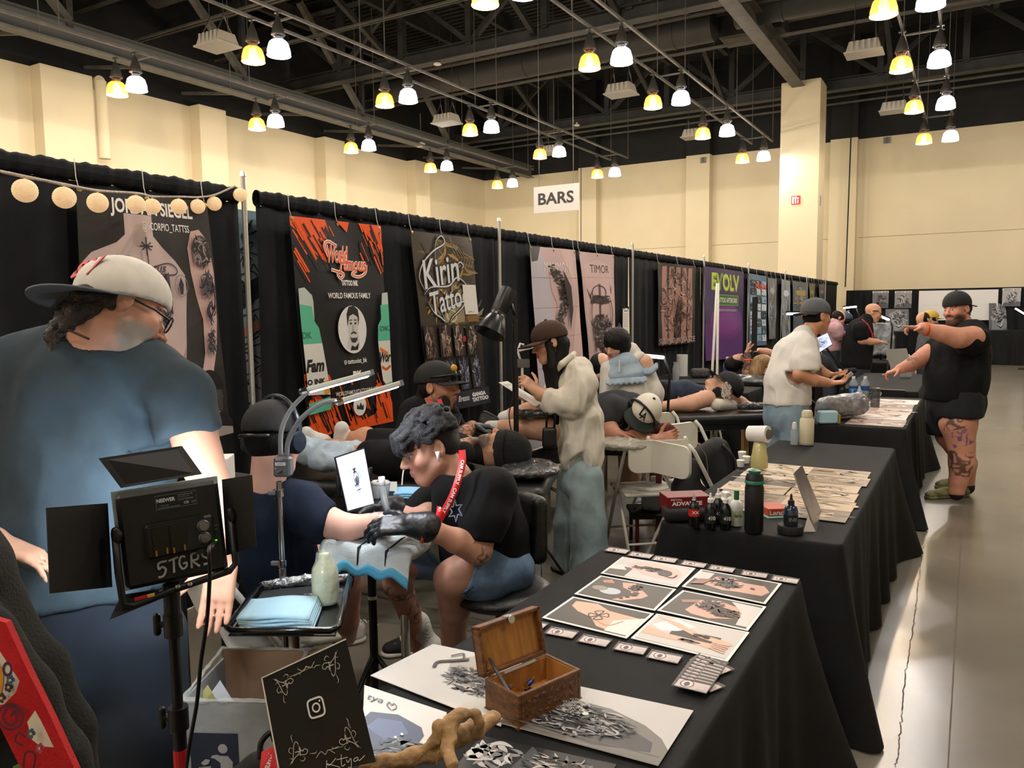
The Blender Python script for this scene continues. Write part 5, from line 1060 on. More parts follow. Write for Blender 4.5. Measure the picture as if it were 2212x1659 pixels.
# ---- tattooist with black cap and headphones round his neck
def capped():
 d = 4.6; t = thing('person', P(930, 1000, d)*[1, 1, 0], 'goateed tattooist in black cap with headphones round his neck, looking up', 'person'); sk = Skin('#b98468')
 hc = P(946, 836, d); hf = nrm(CRIGHT*.93-CDOWN*.06-CFWD*.3); hu = nrm(-CDOWN+CRIGHT*-.03)
 H = SDF(.005, .012); L, ax = head(H, sk, hc, hf, hu, 1.12, neck=P(925, 895, d), beard=None, stubble=.35, brow='#1a1411'); sk.blob(L(0, .085, -.1), .028, '#1d1613', .9); sk.blob(L(0, .095, -.052), np.array((.03, .03, .03))*.6, '#1d1613', .8)
 A = arm([(975, 955, d-.2, 20), (1000, 938, d-.12, 18), (1020, 922, d-.05, 14)]); sk.tattoo(P(975, 955, d-.2), P(1020, 922, d-.05), .07, .0, 50); To = SDF(.014, .03); To.pc([(925, 930, d+.05, 45), (925, 1000, d+.08, 45)]); sdf_obj('body', [H, A, To], m_skin, t, color=sk)
 cl(t, 'hoodie', m_tee, [[(920, 895, d+.03, 34), (925, 940, d+.05, 62), (930, 1020, d+.08, 62)], [(900, 895, d, 38), (890, 960, d-.05, 38), (940, 985, d-.15, 30)], [(960, 900, d+.2, 35), (990, 950, d+.25, 30)], [(900, 880, d+.08, 24), (930, 893, d+.1, 24)]], seed=4); cl(t, 'trousers', m_tee, [[(930, 1010, d+.1, 55), (990, 1030, d+.0, 45)], [(985, 1030, d, 40), (1000, 1200, d, 30)]], amp=0)
 G = SDF(.005, .01); hand(G, P(1022, 920, d-.05), nrm(CRIGHT+CDOWN*.05), CDOWN, -CFWD, (.6, .6, .6, .6), sc=1.05); sdf_obj('glove', G, mat('glove_grey', '#2c2f33', .45), t)
 o, LL, a3 = cap(t, hc, hf, nrm(hu-CRIGHT*.06), 1.16, mat('cap_black', '#131315', .8), brim_len=.07)
 b = MB(); q = LL(.03*(1 if a3[0]@-CFWD > 0 else -1), .105, .09); b.lathe([(.0, 0), (.022, .002), (.018, .012), (.006, .016)], q, nrm(hf-CFWD), n=8); b.build('cap_patch', mat('gold_patch', '#c9962c', .4), o)
 b = MB()
 for s in (-1, 1): b.lathe([(.0, .0), (.026, .002), (.024, .008), (.0, .012)], LL(s*.03, .108, .055), a3[1], n=14)
 b.tube([LL(-.09, .0, .05), LL(-.06, .1, .055), LL(.06, .1, .055), LL(.09, .0, .05)], .006, 6); b.build('sunglasses', m_blk, o, True)
 hair_shell(t, hc, hf, hu, 1.12, m_hair, [('e', (0, -.035, -.0), (.08, .075, .075)), ('e', (0, -.085, -.06), (.06, .04, .06)), ('e', (0, .08, -.02), (.12, .08, .16), 's')])
 b = MB(); p = [P(925, 880, d-.12), P(905, 875, d), P(935, 868, d+.12)]; b.tube(bez(p, 8), .01, 8); o = b.build('neck_headphones', m_blk, t, True)
 for q in ((958, 870, d-.1), (972, 862, d+.06)): b = MB(); b.lathe([(.0, -.02), (.035, -.02), (.042, 0), (.035, .02), (0, .022)], P(*q), nrm(CRIGHT*.6-CFWD*.8), n=18); auto_smooth(b.build('ear_cup', m_blk, o))
 b = MB(); m_l = mat('lanyard_red'); 
 for x0, x1 in ((925, 958), (948, 966)): p0, p1 = P(x0, 862, d-.16), P(x1, 910, d-.2); b.add([p0-CRIGHT*.014, p0+CRIGHT*.014, p1+CRIGHT*.014, p1-CRIGHT*.014], [[0, 1, 2, 3]])
 b.build('lanyard', m_l, t)
 b = MB(); b.lathe([(.004, 0), (.007, 0), (.007, .006), (.004, .006)], L(-.088, .0, -.045) if ax[0]@CFWD > 0 else L(.088, .0, -.045), CRIGHT, n=10); b.build('earring', m_chrome, t)
capped()
# ---- legs of a client lying behind the white shirt
def leg_client():
 d = 5.0; t = thing('person', P(1180, 940, d), 'lying client with bare calves and white socks behind the woman in white', 'person'); sk = Skin('#c79a80'); Lg = SDF(.008, .02)
 Lg.pc([(1090, 903, d+.2, 13), (1110, 897, d+.2, 17), (1150, 890, d+.2, 24), (1190, 892, d+.15, 27), (1225, 905, d+.1, 30)]); Lg.pc([(1060, 922, d, 12), (1085, 922, d, 14), (1130, 925, d, 23), (1175, 927, d, 25), (1230, 930, d, 30)]); Lg.pc([(1230, 925, d+.1, 32), (1260, 905, d+.9, 28)])
 H = SDF(.008, .01); head(H, sk, P(1266, 890, d+1.2), -CDOWN, CFWD, .95, neck=P(1263, 900, d+1.05)); sdf_obj('body', [Lg, H], m_skin, t, color=sk); sk.blob(P(1150, 868, d+.1), .03, '#6a4a9a', .7)
 m = mat('sock_white'); cl(t, 'sock', m, [[(1103, 899, d+.2, 16), (1088, 903, d+.2, 14)]], amp=.001, vox=.006, k=.01); cl(t, 'sock', m, [[(1078, 922, d, 14), (1058, 922, d, 13)]], amp=.001, vox=.006, k=.01)
 shoe(t, P(1085, 915, d+.2), P(1040, 892, d+.25), m_blkm, m_blk, up=nrm(-CRIGHT-CDOWN*.2)); shoe(t, P(1060, 935, d), P(1020, 915, d), m_blkm, m_blk, up=nrm(-CRIGHT-CDOWN*.2)); cl(t, 'shorts', m_tee, [[(1205, 912, d+.1, 34), (1262, 908, d+.9, 36)]])
leg_client()
# ---- woman in an oversized white shirt
def white_shirt():
 d = 4.95; t = thing('person', AZ(1240, 1236, 0), 'woman in oversized white shirt, brown cap and pale wide jeans reading a paper', 'person'); sk = Skin('#cc9c80')
 hc = P(1186, 742, d); hf = nrm(-CRIGHT*.92+CDOWN*.22-CFWD*.2); hu = nrm(-CDOWN-CRIGHT*.2)
 H = SDF(.005, .012); L, ax = head(H, sk, hc, hf, hu, .98, neck=P(1212, 795, d+.02), neck_r=.048, lip='#b5453f')
 A = arm([(1190, 858, d-.08, 20), (1168, 852, d-.1, 15), (1160, 846, d-.1, 12)]); hand(A, P(1160, 845, d-.1), nrm(-CRIGHT*.7-CDOWN*.6), CDOWN*.4+CFWD*.6, -CDOWN, (.55, .6, .7, .8), sc=.98)
 A2 = arm([(1190, 870, d+.12, 18), (1165, 868, d+.12, 14)]); hand(A2, P(1160, 866, d+.12), nrm(-CRIGHT-CDOWN*.1), -CDOWN, -CFWD, (.5, .5, .5, .5), sc=.95)
 To = SDF(.014, .03); To.pc([(1240, 830, d, 26), (1250, 960, d, 26), (1237, 1080, d+.1, 16), (1233, 1190, d+.12, 14)]); To.pc([(1255, 960, d, 22), (1269, 1080, d-.06, 16), (1272, 1190, d-.08, 14)]); sdf_obj('body', [H, A, A2, To], m_skin, t, color=sk)
 S = SDF(.008, .03); S.pc([(1228, 784, d, 20), (1244, 830, d, 42), (1252, 900, d, 46), (1257, 985, d, 49)]); S.pc([(1252, 800, d-.06, 27), (1258, 830, d-.1, 30), (1252, 850, d-.12, 30), (1235, 870, d-.13, 30), (1195, 868, d-.11, 24), (1178, 858, d-.1, 21)]); S.pc([(1225, 800, d+.12, 30), (1205, 845, d+.14, 26), (1180, 865, d+.13, 22)])
 S.cut(P(1176, 858, d-.1), -CRIGHT*1.0-CDOWN*.4, .2); S.cut(P(1258, 1015, d), UP*-1); S.cone(P(1250, 1010, d-.16), P(1262, 975, d-.14), .09, .01, 's', .01); S.cone(P(1255, 1030, d), P(1256, 990, d), .11, .1, 's', .01)
 o = sdf_obj('shirt', S, m_white, t, disp=folds(.016, 15, seed=7, st=(1, 1, .35))); S = SDF(.005, .008); S.pc([(1203, 800, d-.06, 5), (1214, 786, d-.1, 7), (1234, 770, d-.07, 7), (1240, 764, d+.03, 6)]); sdf_obj('collar', S, m_white, o)
 cl(t, 'wide_jeans', m_jean, [[(1255, 975, d+.02, 40), (1256, 1040, d+.02, 42)], [(1240, 1030, d+.1, 34), (1235, 1130, d+.12, 36), (1232, 1215, d+.13, 38), (1232, 1224, d+.13, 38)], [(1268, 1030, d-.06, 34), (1270, 1130, d-.07, 37), (1273, 1216, d-.08, 40), (1273, 1225, d-.08, 40)]], [(V3(0, 0, .02), UP*-1)], amp=.012, fs=7, seed=9)
 shoe(t, AZ(1255, 1245, 0), AZ(1192, 1228, 0), m_blkm, m_blk); shoe(t, AZ(1290, 1252, 0), AZ(1240, 1250, 0), m_blkm, m_blk)
 o, LL, a3 = cap(t, hc, hf, hu, 1.08, mat('corduroy_brown', '#3f2a1c', .85, wave=(90, .4, 'X')), brim_len=.09); 
 hair_shell(t, hc, hf, hu, .98, m_hair, [('e', (0, -.03, .01), (.083, .085, .085)), ('c', [(.0, -.06, -.02, .075), (-.01, -.02, -.14, .062), (-.01, .02, -.28, .05), (0, .05, -.42, .04), (0, .06, -.5, .028)]), ('c', [(.06, .02, -.01, .03), (.07, .03, -.15, .03), (.06, .06, -.4, .02)]), ('c', [(-.06, .02, -.01, .03), (-.07, .03, -.15, .03), (-.06, .06, -.4, .02)]), ('e', (0, .085, -.04), (.075, .065, .11), 's')], disp=lambda V, N: .003*vnoise(V*[1, 1, .1], 120))
 b = MB(); b.tube([L(s_*.079, -.004, -.04)+V3(.01*math.cos(e), 0, .012*math.sin(e)-.01) for s_ in (1 if ax[0]@-CFWD > 0 else -1,) for e in np.linspace(0, 6.28, 12)], .0018, 5); b.build('earring', mat('gold', '#c9a24a', .25, metal=1), t)
 bg = thing('shoulder_bag', P(1190, 940, d-.14), 'small black shoulder bag hanging at the white shirt', 'bag'); S = SDF(.006, .012); S.rbox(P(1187, 946, d-.14), (.09, .06, .13), .02, CRIGHT, CFWD, CDOWN); sdf_obj('pouch', S, mat('leather_black', '#0f0f10', .45), bg)
 b = MB(); b.tube([P(1180, 925, d-.14), P(1182, 890, d-.15), P(1195, 862, d-.16), P(1200, 895, d-.16), P(1197, 925, d-.14)], .008, 6); b.build('strap', m_blkm, bg, True)
 pp_ = thing('paper_sheet', P(1118, 850, d-.1), 'printed sheet of paper held by the woman in white', 'paper'); q = [P(1077, 826, d-.1), P(1096, 823, d+.05), P(1172, 868, d+.05), P(1158, 878, d-.1)]; b = MB(); b.prism(q, CDOWN*.0012); b.build('sheet', mat('paper'), pp_)
 a = Art(q[0], q[3], q[1], n=-CDOWN, off=.001)
 for i in range(9): a.rect(.1, .1+.09*i, .92-.2*(i % 3 == 0), .13+.09*i, '#77746e', False)
 a.build('lettering', m_print, pp_)
white_shirt()
# ---- woman with black bob, pale blue hooded top
def bob_girl():
 d = 5.95; t = thing('person', P(1360, 1050, d)*[1, 1, 0], 'woman with short black bob in pale blue and white hooded top', 'person'); sk = Skin('#d3a78f')
 hc = P(1331, 742, d); hf = nrm(-CFWD*.65-CRIGHT*.6+CDOWN*.45); hu = nrm(-CDOWN*.9-CFWD*.35)
 H = SDF(.006, .012); head(H, sk, hc, hf, hu, .98, neck=P(1345, 785, d+.05), neck_r=.048, lip='#b0433f'); A = arm([(1392, 782, d, 18), (1402, 812, d, 16), (1405, 850, d, 14)]); To = SDF(.014, .03); To.pc([(1355, 810, d, 28), (1360, 900, d, 30), (1360, 1050, d, 22)]); sdf_obj('body', [H, A, To], m_skin, t, color=sk)
 m1 = cloth_mat('pale_blue', '#93a4b2'); m2 = cloth_mat('ivory', '#cbc7bf')
 o = cl(t, 'hooded_top', m2, [[(1358, 830, d, 44), (1365, 880, d, 48), (1370, 930, d, 52)], [(1398, 815, d, 20), (1408, 850, d, 24), (1412, 890, d, 20)], [(1318, 800, d, 20), (1315, 860, d-.05, 20)]], seed=3, amp=.009); cl(o, 'yoke', m1, [[(1352, 790, d-.02, 30), (1356, 808, d-.02, 40)], [(1330, 790, d-.02, 18), (1328, 812, d-.03, 22)]], vox=.008, k=.02, amp=.003); cl(o, 'hood', cloth_mat('hood_white', '#dcd8d0'), [[(1362, 762, d+.06, 22), (1378, 772, d+.05, 14)], [(1340, 775, d-.03, 9), (1352, 785, d-.06, 9), (1385, 768, d-.02, 9)]], vox=.007, k=.015, amp=.003)
 S = SDF(.006, .008)
 for i in range(15):
  u = i/14; S.cone(P(1312+82*u, 822-6*u, d-.14-.02*math.sin(u*3)), P(1312+82*u, 829-6*u+(i % 2)*3, d-.16-.02*math.sin(u*3)), .012)
 sdf_obj('ruffle', S, m1, o); S = SDF(.006, .008)
 for i in range(9): u = i/8; S.cone(P(1392+26*u, 798-12*u+6*math.sin(u*3), d-.08), P(1392+26*u, 806-12*u+6*math.sin(u*3), d-.1), .014)
 sdf_obj('ruffle', S, m1, o)
 b = MB(); b.box(P(1338, 790, d-.135), (.008, .012, .09), CRIGHT, CFWD, CDOWN); b.build('zip', m_white, o)
 hair_shell(t, hc, hf, hu, 1.0, m_hair, [('e', (0, -.012, .025), (.098, .112, .095)), ('e', (0, -.025, -.03), (.102, .095, .08)), ('e', (0, -.01, -.06), (.1, .085, .06)), ('e', (0, .115, -.075), (.068, .075, .085), 's'), ('c', [(.03, -.1, .07, .02), (.05, -.14, .1, .006)])], disp=lambda V, N: .002*vnoise(V*[1, 1, .15], 120))
bob_girl()
def seated_woman():
 d = 6.3; t = thing('person', P(1310, 1000, d)*[1, 1, 0], 'dark haired woman seated low behind, face lit, beside the blue top', 'person'); sk = Skin('#d8ab93'); hc = P(1300, 795, d); hf = nrm(CRIGHT*.35-CFWD*.6+CDOWN*.55); hu = nrm(-CDOWN*.85-CFWD*.4)
 H = SDF(.006, .012); head(H, sk, hc, hf, hu, .98, neck=P(1298, 835, d+.03), neck_r=.046); To = SDF(.012, .02); To.pc([(1300, 860, d, 26), (1305, 930, d, 26)]); sdf_obj('body', [H, To], m_skin, t, color=sk); cl(t, 'top', m_tee, [[(1298, 850, d+.02, 34), (1302, 930, d+.02, 36)], [(1285, 850, d-.05, 18), (1290, 900, d-.1, 16)]])
 hair_shell(t, hc, hf, hu, 1.0, m_hair, [('e', (0, -.02, .02), (.088, .105, .092)), ('c', [(.07, -.02, 0, .03), (.085, -.03, -.12, .028), (.09, -.02, -.22, .02)]), ('c', [(-.07, -.02, 0, .03), (-.085, -.03, -.12, .028), (-.09, -.02, -.22, .02)]), ('e', (0, .105, -.045), (.062, .085, .1), 's')])
seated_woman()
# ---- man asleep with white cap
def la_man():
 d = 5.35; t = thing('person', P(1360, 950, d), 'client lying face down in dark grey tee, white and green cap and headphones', 'person'); sk = Skin('#c38e76')
 hc = P(1388, 895, d-.02); hf = nrm(-CRIGHT*.25+CDOWN*.75-CFWD*.55); hu = nrm(CRIGHT*.55-CDOWN*.5-CFWD*.62); hf = nrm(-CRIGHT*.75+CDOWN*.62-CFWD*.15); hu = nrm(-CFWD*.8+CRIGHT*.3-CDOWN*.25)
 hu = nrm(CRIGHT*.35-CDOWN*.55-CFWD*.6); H = SDF(.006, .012); head(H, sk, hc, hf, hu, 1.04, neck=P(1362, 880, d+.15), closed=True, stubble=.2)
 A = arm([(1310, 915, d-.02, 26), (1318, 930, d-.06, 20), (1330, 936, d-.1, 14)]); hand(A, P(1333, 936, d-.1), nrm(CRIGHT+CDOWN*.05), CDOWN, -CDOWN-CFWD, (.55, .6, .65, .7)); A2 = arm([(1365, 946, d-.05, 20), (1395, 951, d-.08, 16), (1418, 951, d-.1, 13)]); hand(A2, P(1422, 950, d-.1), nrm(CRIGHT*.9-CDOWN*.25), -CFWD-CDOWN*.3, -CDOWN, (.6, .7, .75, .8)); To = SDF(.014, .03); To.pc([(1330, 895, d+.15, 30), (1300, 890, d+.6, 35)])
 sdf_obj('body', [H, A, A2, To], m_skin, t, color=sk); cl(t, 'shirt', cloth_mat('dark_grey_tee', '#34363a'), [[(1362, 880, d+.12, 32), (1335, 885, d+.2, 42), (1310, 890, d+.6, 42)], [(1325, 885, d+.02, 34), (1308, 905, d-.0, 30)]], seed=2); cl(t, 'trousers', m_tee, [[(1310, 890, d+.6, 40), (1290, 880, d+1.3, 40)]])
 m_lw = mat('cap_cream', '#dcd6c6', .8); m_lg = mat('cap_green', '#15201c', .8); cf = nrm(-CRIGHT*.45+CDOWN*.5-CFWD*.75); o, LL, a3 = cap(t, hc-CFWD*.01, cf, nrm(CRIGHT*.5-CDOWN*.8-CFWD*.3), 1.12, m_lw, m_lg, brim_len=.085)
 q = LL(0, .1, .075); sg = 1 if a3[0]@CRIGHT > 0 else -1; a = Art(q-a3[0]*sg*.03-a3[2]*.035, q+a3[0]*sg*.03-a3[2]*.035, q-a3[0]*sg*.03+a3[2]*.035-a3[1]*.03, n=a3[1]+a3[2]*.5, off=.008, step=.002); a.text('L', .05, .2, .6, 1, '#141312', bold=.02); a.text('A', .3, 0, .95, .72, '#141312', bold=.02); a.build('cap_lettering', m_print, o)
 headphones(t, hc, hf, hu, 1.12, m_blk); band(t, P(1327, 935, d-.09), CRIGHT+CDOWN*.2, .03); band(t, P(1415, 951, d-.1), CRIGHT, .032, .02, m_blk, 'watch')
la_man()
# ---- woman lying with cap over her face
def cap_woman():
 d = 7.15; t = thing('person', P(1500, 880, d), 'woman in navy tank lying on her back, black cap and headphones over her face', 'person'); sk = Skin('#d0a288'); hc = P(1555, 838, d); hu = nrm(CRIGHT*.95-CFWD*.2); hf = nrm(-CDOWN*.95-CRIGHT*.1)
 H = SDF(.007, .012); head(H, sk, hc, hf, hu, 1.0, neck=P(1528, 848, d), neck_r=.05, ears=False); A = arm([(1528, 860, d-.12, 18), (1490, 872, d-.16, 18), (1455, 876, d-.18, 13), (1420, 880, d-.2, 11)]); A2 = arm([(1560, 855, d+.2, 13), (1590, 862, d+.15, 12), (1605, 868, d+.1, 10)]); hand(A2, P(1605, 868, d+.1), CRIGHT+CDOWN*.2, CDOWN, -CDOWN, (.6,)*4); To = SDF(.014, .03); To.pc([(1510, 856, d, 22), (1440, 850, d, 22)]); sk.tattoo(P(1470, 858, d-.12), P(1500, 862, d-.14), .08, .35, 40)
 sdf_obj('body', [H, A, A2, To], m_skin, t, color=sk); cl(t, 'tank_top', mat('tank_navy', '#1d2a3c', .85, noise=(16, .3)), [[(1520, 856, d+.02, 22), (1480, 850, d+.02, 27), (1420, 848, d+.02, 27)]], seed=3); cl(t, 'trousers', m_tee, [[(1430, 850, d, 27), (1370, 855, d+.2, 24)]])
 o, LL, a3 = cap(t, P(1565, 838, d), nrm(-CDOWN*.7-CRIGHT*.65), nrm(CRIGHT*.9-CDOWN*.3), 1.25, mat('cap_black'), brim_len=.07); q = LL(0, 0, 0); a = Art(P(1556, 866, d-.11), P(1582, 866, d-.11), P(1556, 822, d-.11), n=-CFWD, off=.012); a.scrib(.5, .5, .4, .42, 60, ['#d9d6d0', '#b9b6b0'], 3, wd=.03, ln=.35); a.build('cap_drawing', m_print, o)
 b = MB(); b.lathe([(0, -.02), (.04, -.02), (.048, 0), (.04, .02), (0, .024)], P(1550, 847, d-.1), -CFWD, n=18); o = auto_smooth(b.build('headphones', m_blk, t)); b = MB(); b.lathe([(0, -.02), (.04, -.02), (.048, 0), (.04, .02), (0, .024)], P(1546, 818, d+.08), CFWD-CDOWN, n=18); auto_smooth(b.build('ear_cup', m_blk, o))
 band(t, P(1600, 866, d+.1), CRIGHT, .03)
cap_woman()
# ---- standing man in white tee
def white_tee():
 d = 6.35; t = thing('person', P(1700, 990, d)*[1, 1, 0], 'man in white tee with grey cap turned backward, leaning over the third table', 'person'); sk = Skin('#c28c6c'); hc = P(1764, 684, d); hf = nrm(CRIGHT*.93+CFWD*.3+CDOWN*.02); hu = nrm(-CDOWN+CRIGHT*.1)
 H = SDF(.006, .012); head(H, sk, hc, hf, hu, 1.1, neck=P(1742, 728, d), neck_r=.058); A = arm([(1735, 790, d-.2, 17), (1728, 808, d-.22, 15), (1760, 822, d-.22, 13), (1788, 827, d-.2, 10)]); hand(A, P(1792, 828, d-.2), CRIGHT-CDOWN*.1, -CDOWN-CFWD*.2, CFWD, (.5,)*4); A2 = arm([(1755, 785, d+.15, 15), (1765, 798, d+.15, 14), (1785, 808, d+.1, 10)]); hand(A2, P(1788, 808, d+.1), CRIGHT+CDOWN*.1, -CDOWN, -CFWD, (.5,)*4); To = SDF(.014, .03); To.pc([(1715, 770, d, 32), (1700, 860, d, 30)]); sk.tattoo(P(1756, 790, d+.15), P(1782, 806, d+.12), .06, .0, 60)
 sdf_obj('body', [H, A, A2, To], m_skin, t, color=sk)
 cl(t, 'shirt', cloth_mat('white_tee', '#dcd8d2', nz=.04), [[(1738, 728, d, 26), (1718, 768, d, 44), (1702, 820, d, 46), (1698, 868, d, 48)], [(1735, 745, d-.12, 27), (1738, 780, d-.18, 27), (1740, 796, d-.2, 27)], [(1745, 745, d+.12, 22), (1752, 785, d+.14, 20)]], [(P(1700, 872, d), UP*-1), (P(1738, 800, d-.2), CDOWN, .15)], subs=[[(1760, 715, d, 20), (1748, 722, d, 20)]], seed=6, amp=.016)
 cl(t, 'jeans', mat('washed_denim', '#7f95a6', .85, noise=(9, .2)), [[(1700, 862, d, 45), (1695, 900, d, 44)], [(1712, 895, d-.08, 29), (1712, 1020, d-.08, 25)], [(1680, 895, d+.1, 28), (1680, 1020, d+.1, 25)]], seed=2, amp=.01)
 for x, dd in ((1712, d-.08), (1680, d+.1)): q = P(x, 1100, dd)*[1, 1, 0]; shoe(t, q-CRIGHT*[.08, .08, 0], q+CRIGHT*[.2, .2, 0], m_blkm, m_rub)
 cap(t, hc, -hf, hu, 1.13, mat('cap_slate', '#4d4f52', .8), m_blkm, brim_len=.06, back=.024); hair_shell(t, hc, hf, hu, 1.08, m_hair, [('e', (0, -.03, .0), (.08, .075, .07)), ('e', (0, .075, -.02), (.12, .085, .16), 's')]); band(t, P(1776, 806, d+.12), CRIGHT, .032); b = MB()
 pp_ = thing('paper_pad', P(1828, 815, d), 'small stack of white paper in the hands of the man in white tee', 'paper'); b = MB(); b.prism([P(1812, 826, d-.15), P(1838, 805, d-.1), P(1843, 810, d+.1), P(1815, 830, d+.05)], UP*.012); b.build('sheets', mat('paper'), pp_)
white_tee()
# ---- big man pointing
def pointing():
 d = 6.76; t = thing('person', AZ(2060, 1075, 0), 'bearded man in black tee and shorts with tattooed legs, pointing with both hands', 'person'); sk = Skin('#c98f78'); hc = P(2066, 668, d); hf = nrm(-CRIGHT*.85-CFWD*.42+CDOWN*.1); hu = nrm(-CDOWN)
 H = SDF(.006, .012); head(H, sk, hc, hf, hu, 1.12, neck=P(2085, 708, d), neck_r=.066, beard='#33211a', long_beard=.01, brow='#2a1a14'); A = arm([(2100, 730, d-.3, 26), (2070, 730, d-.36, 22), (2035, 720, d-.36, 18), (2000, 711, d-.36, 13), (1992, 709, d-.36, 12)]); hand(A, P(1990, 709, d-.36), -CRIGHT-CDOWN*.08, CDOWN, -CFWD, (.0, .9, 1.0, 1.0), sc=1.05)
 A2 = arm([(2025, 755, d+.1, 24), (2000, 768, d+.1, 19), (1968, 788, d+.08, 15), (1945, 797, d+.06, 11)]); hand(A2, P(1942, 798, d+.06), -CRIGHT+CDOWN*.3, CDOWN, -CFWD, (.0, .8, .9, .9), sc=1.02); sk.tattoo(P(2000, 768, d+.1), P(1960, 790, d+.08), .07, -.05, 50)
 Lg = SDF(.008, .02); Lg.pc([(2075, 880, d-.09, 36), (2070, 915, d-.1, 37), (2076, 962, d-.1, 27), (2078, 1000, d-.1, 26), (2070, 1040, d-.1, 18), (2066, 1062, d-.1, 16)]); Lg.pc([(2050, 880, d+.15, 34), (2052, 940, d+.15, 28), (2088, 1000, d+.18, 20), (2088, 1050, d+.2, 15)])
 To = SDF(.014, .03); To.pc([(2070, 760, d, 48), (2065, 830, d, 55)]); sk.tattoo(P(2050, 900, d-.2), P(2060, 930, d-.2), .1, .05, 30); sk.tattoo(P(2068, 930, d-.2), P(2085, 965, d-.2), .09, .15, 30, '#4a3a86'); sk.tattoo(P(2075, 975, d-.2), P(2072, 1030, d-.2), .12, .0, 30, '#33302f')
 sdf_obj('body', [H, A, A2, Lg, To], m_skin, t, color=sk)
 cl(t, 'shirt', m_tee, [[(2085, 712, d, 28), (2075, 760, d, 58), (2065, 820, d, 62), (2060, 850, d, 60)], [(2098, 722, d-.15, 32), (2102, 735, d-.25, 30), (2090, 738, d-.3, 28)], [(2050, 735, d+.1, 34), (2030, 752, d+.1, 28)]], [(P(2060, 862, d), UP*-1)], seed=8, amp=.009, subs=[[(2078, 688, d, 26), (2082, 700, d, 26)]]); cl(t, 'shorts', mat('shorts_navy', '#0f141c', .85), [[(2062, 850, d, 56), (2062, 870, d, 55)], [(2078, 868, d-.08, 46), (2074, 893, d-.1, 44)], [(2048, 870, d+.12, 44), (2044, 930, d+.15, 38)]], [(P(2075, 900, d-.1), UP*-1, .17), (P(2040, 938, d+.15), UP*-1, .15)], seed=3)
 cap(t, hc, -hf, hu, 1.18, mat('cap_black'), brim_len=.05, back=.024); hair_shell(t, hc, hf, hu, 1.12, mat('hair_brown'), [('e', (0, -.03, .0), (.08, .08, .075)), ('e', (0, -.13, .0), (.035, .03, .045)), ('c', [(0, -.14, .0, .025), (.01, -.15, -.05, .018)]), ('e', (0, .08, -.02), (.12, .085, .16), 's')], disp=lambda V, N: .004*vnoise(V, 80)); band(t, P(1999, 711, d-.36), CRIGHT, .056, .02)
 m_cr = mat('camo_foam', '#6d6f4d', .7, noise=(18, .45)); 
 for a_, b_, off in (((2092, 1072), (1998, 1078), 0), ((2100, 1050), (2020, 1055), 0)):
  o = shoe(t, AZ(*a_, 0), AZ(*b_, 0), m_cr, m_cr, h=.06, name='clog'); 
 cl(t, 'sock', m_blkm, [[(2068, 1052, d-.1, 15), (2066, 1066, d-.1, 15)]], amp=0, vox=.007, k=.01); cl(t, 'sock', m_blkm, [[(2088, 1040, d+.2, 15), (2088, 1052, d+.2, 16)]], amp=0, vox=.007, k=.01)
pointing()
# ---- people farther back
def far_person(label, base, hx, hy, d, hf, shirt, chest, arms=(), skin='#c79578', hairm=None, capm=None, cap_dir=None, bald=False, extra=None, hs=1.05, vox=.011, trousers=True, glasses=False):
 t = thing('person', P(*base)*[1, 1, 0], label, 'person'); sk = Skin(skin); hc = P(hx, hy, d); hu = nrm(-CDOWN); H = SDF(.008, .014); head(H, sk, hc, hf, hu, hs, neck=P(chest[0][0], chest[0][1], d), neck_r=.055); parts = [H]
 for a_ in arms: A = arm(a_[0], .008); hand(A, P(*a_[0][-1][:3]), a_[1], CDOWN, -CFWD, (.5,)*4); parts.append(A)
 To = SDF(.016, .03); To.pc([(x, y, dd, h*.6) for x, y, dd, h in chest]); parts.append(To); sdf_obj('body', parts, m_skin, t, color=sk); cl(t, 'shirt', shirt, [chest]+[[(a_[0][0][0], a_[0][0][1], a_[0][0][2], a_[0][0][3]*1.5), tuple((np.array(a_[0][0])+np.array(a_[0][1]))/2*[1, 1, 1, 1.5])] for a_ in arms], vox=vox, amp=.006)
 if trousers: x, y, dd, h = chest[-1]; q = P(x, y, dd); cl(t, 'trousers', mat('far_denim', '#2b313b', .85), [[(x, y-4, dd, h*.95), (x, y+40, dd, h*.85)]], vox=vox, amp=0); S = SDF(.014, .03); S.cone(q+V3(0, 0, -.1), V3(q[0], q[1], .06), .12, .09); sdf_obj('trouser_leg', S, mat('far_denim'), t)
 if capm: cap(t, hc, hf if cap_dir is None else cap_dir, hu, hs*1.08, capm)
 if not bald: hair_shell(t, hc, hf, hu, hs, hairm or m_hair, [('e', (0, -.02, .02), (.085, .1, .09)), ('e', (0, .1, -.05), (.07, .085, .1), 's')], vox=.008)
 if extra: extra(t, hc)
 return t
d = 12.0
def bald_x(t, hc):
 b = MB(); b.tube([P(1862, 690, d-.1), P(1875, 702, d-.18), P(1884, 722, d-.2), P(1885, 735, d-.2)], .012, 6); b.build('lanyard', mat('lanyard_red'), t)
 b = MB(); b.tube([P(1885, 671, d-.11), P(1898, 672, d-.1)], .006, 5); b.build('spectacles', m_blk, t)
far_person('bald man in black tee with red lanyard, standing in the far booth', (1855, 800, d), 1886, 676, d, nrm(CRIGHT*.9-CFWD*.3+CDOWN*.35), m_tee, [(1872, 690, d, 13), (1858, 715, d, 27), (1852, 750, d, 31), (1850, 785, d, 31)], [([(1858, 712, d-.18, 12), (1862, 735, d-.2, 10), (1880, 738, d-.2, 8), (1895, 738, d-.2, 6)], CRIGHT)], bald=True, extra=bald_x, hs=1.18)
d = 12.6
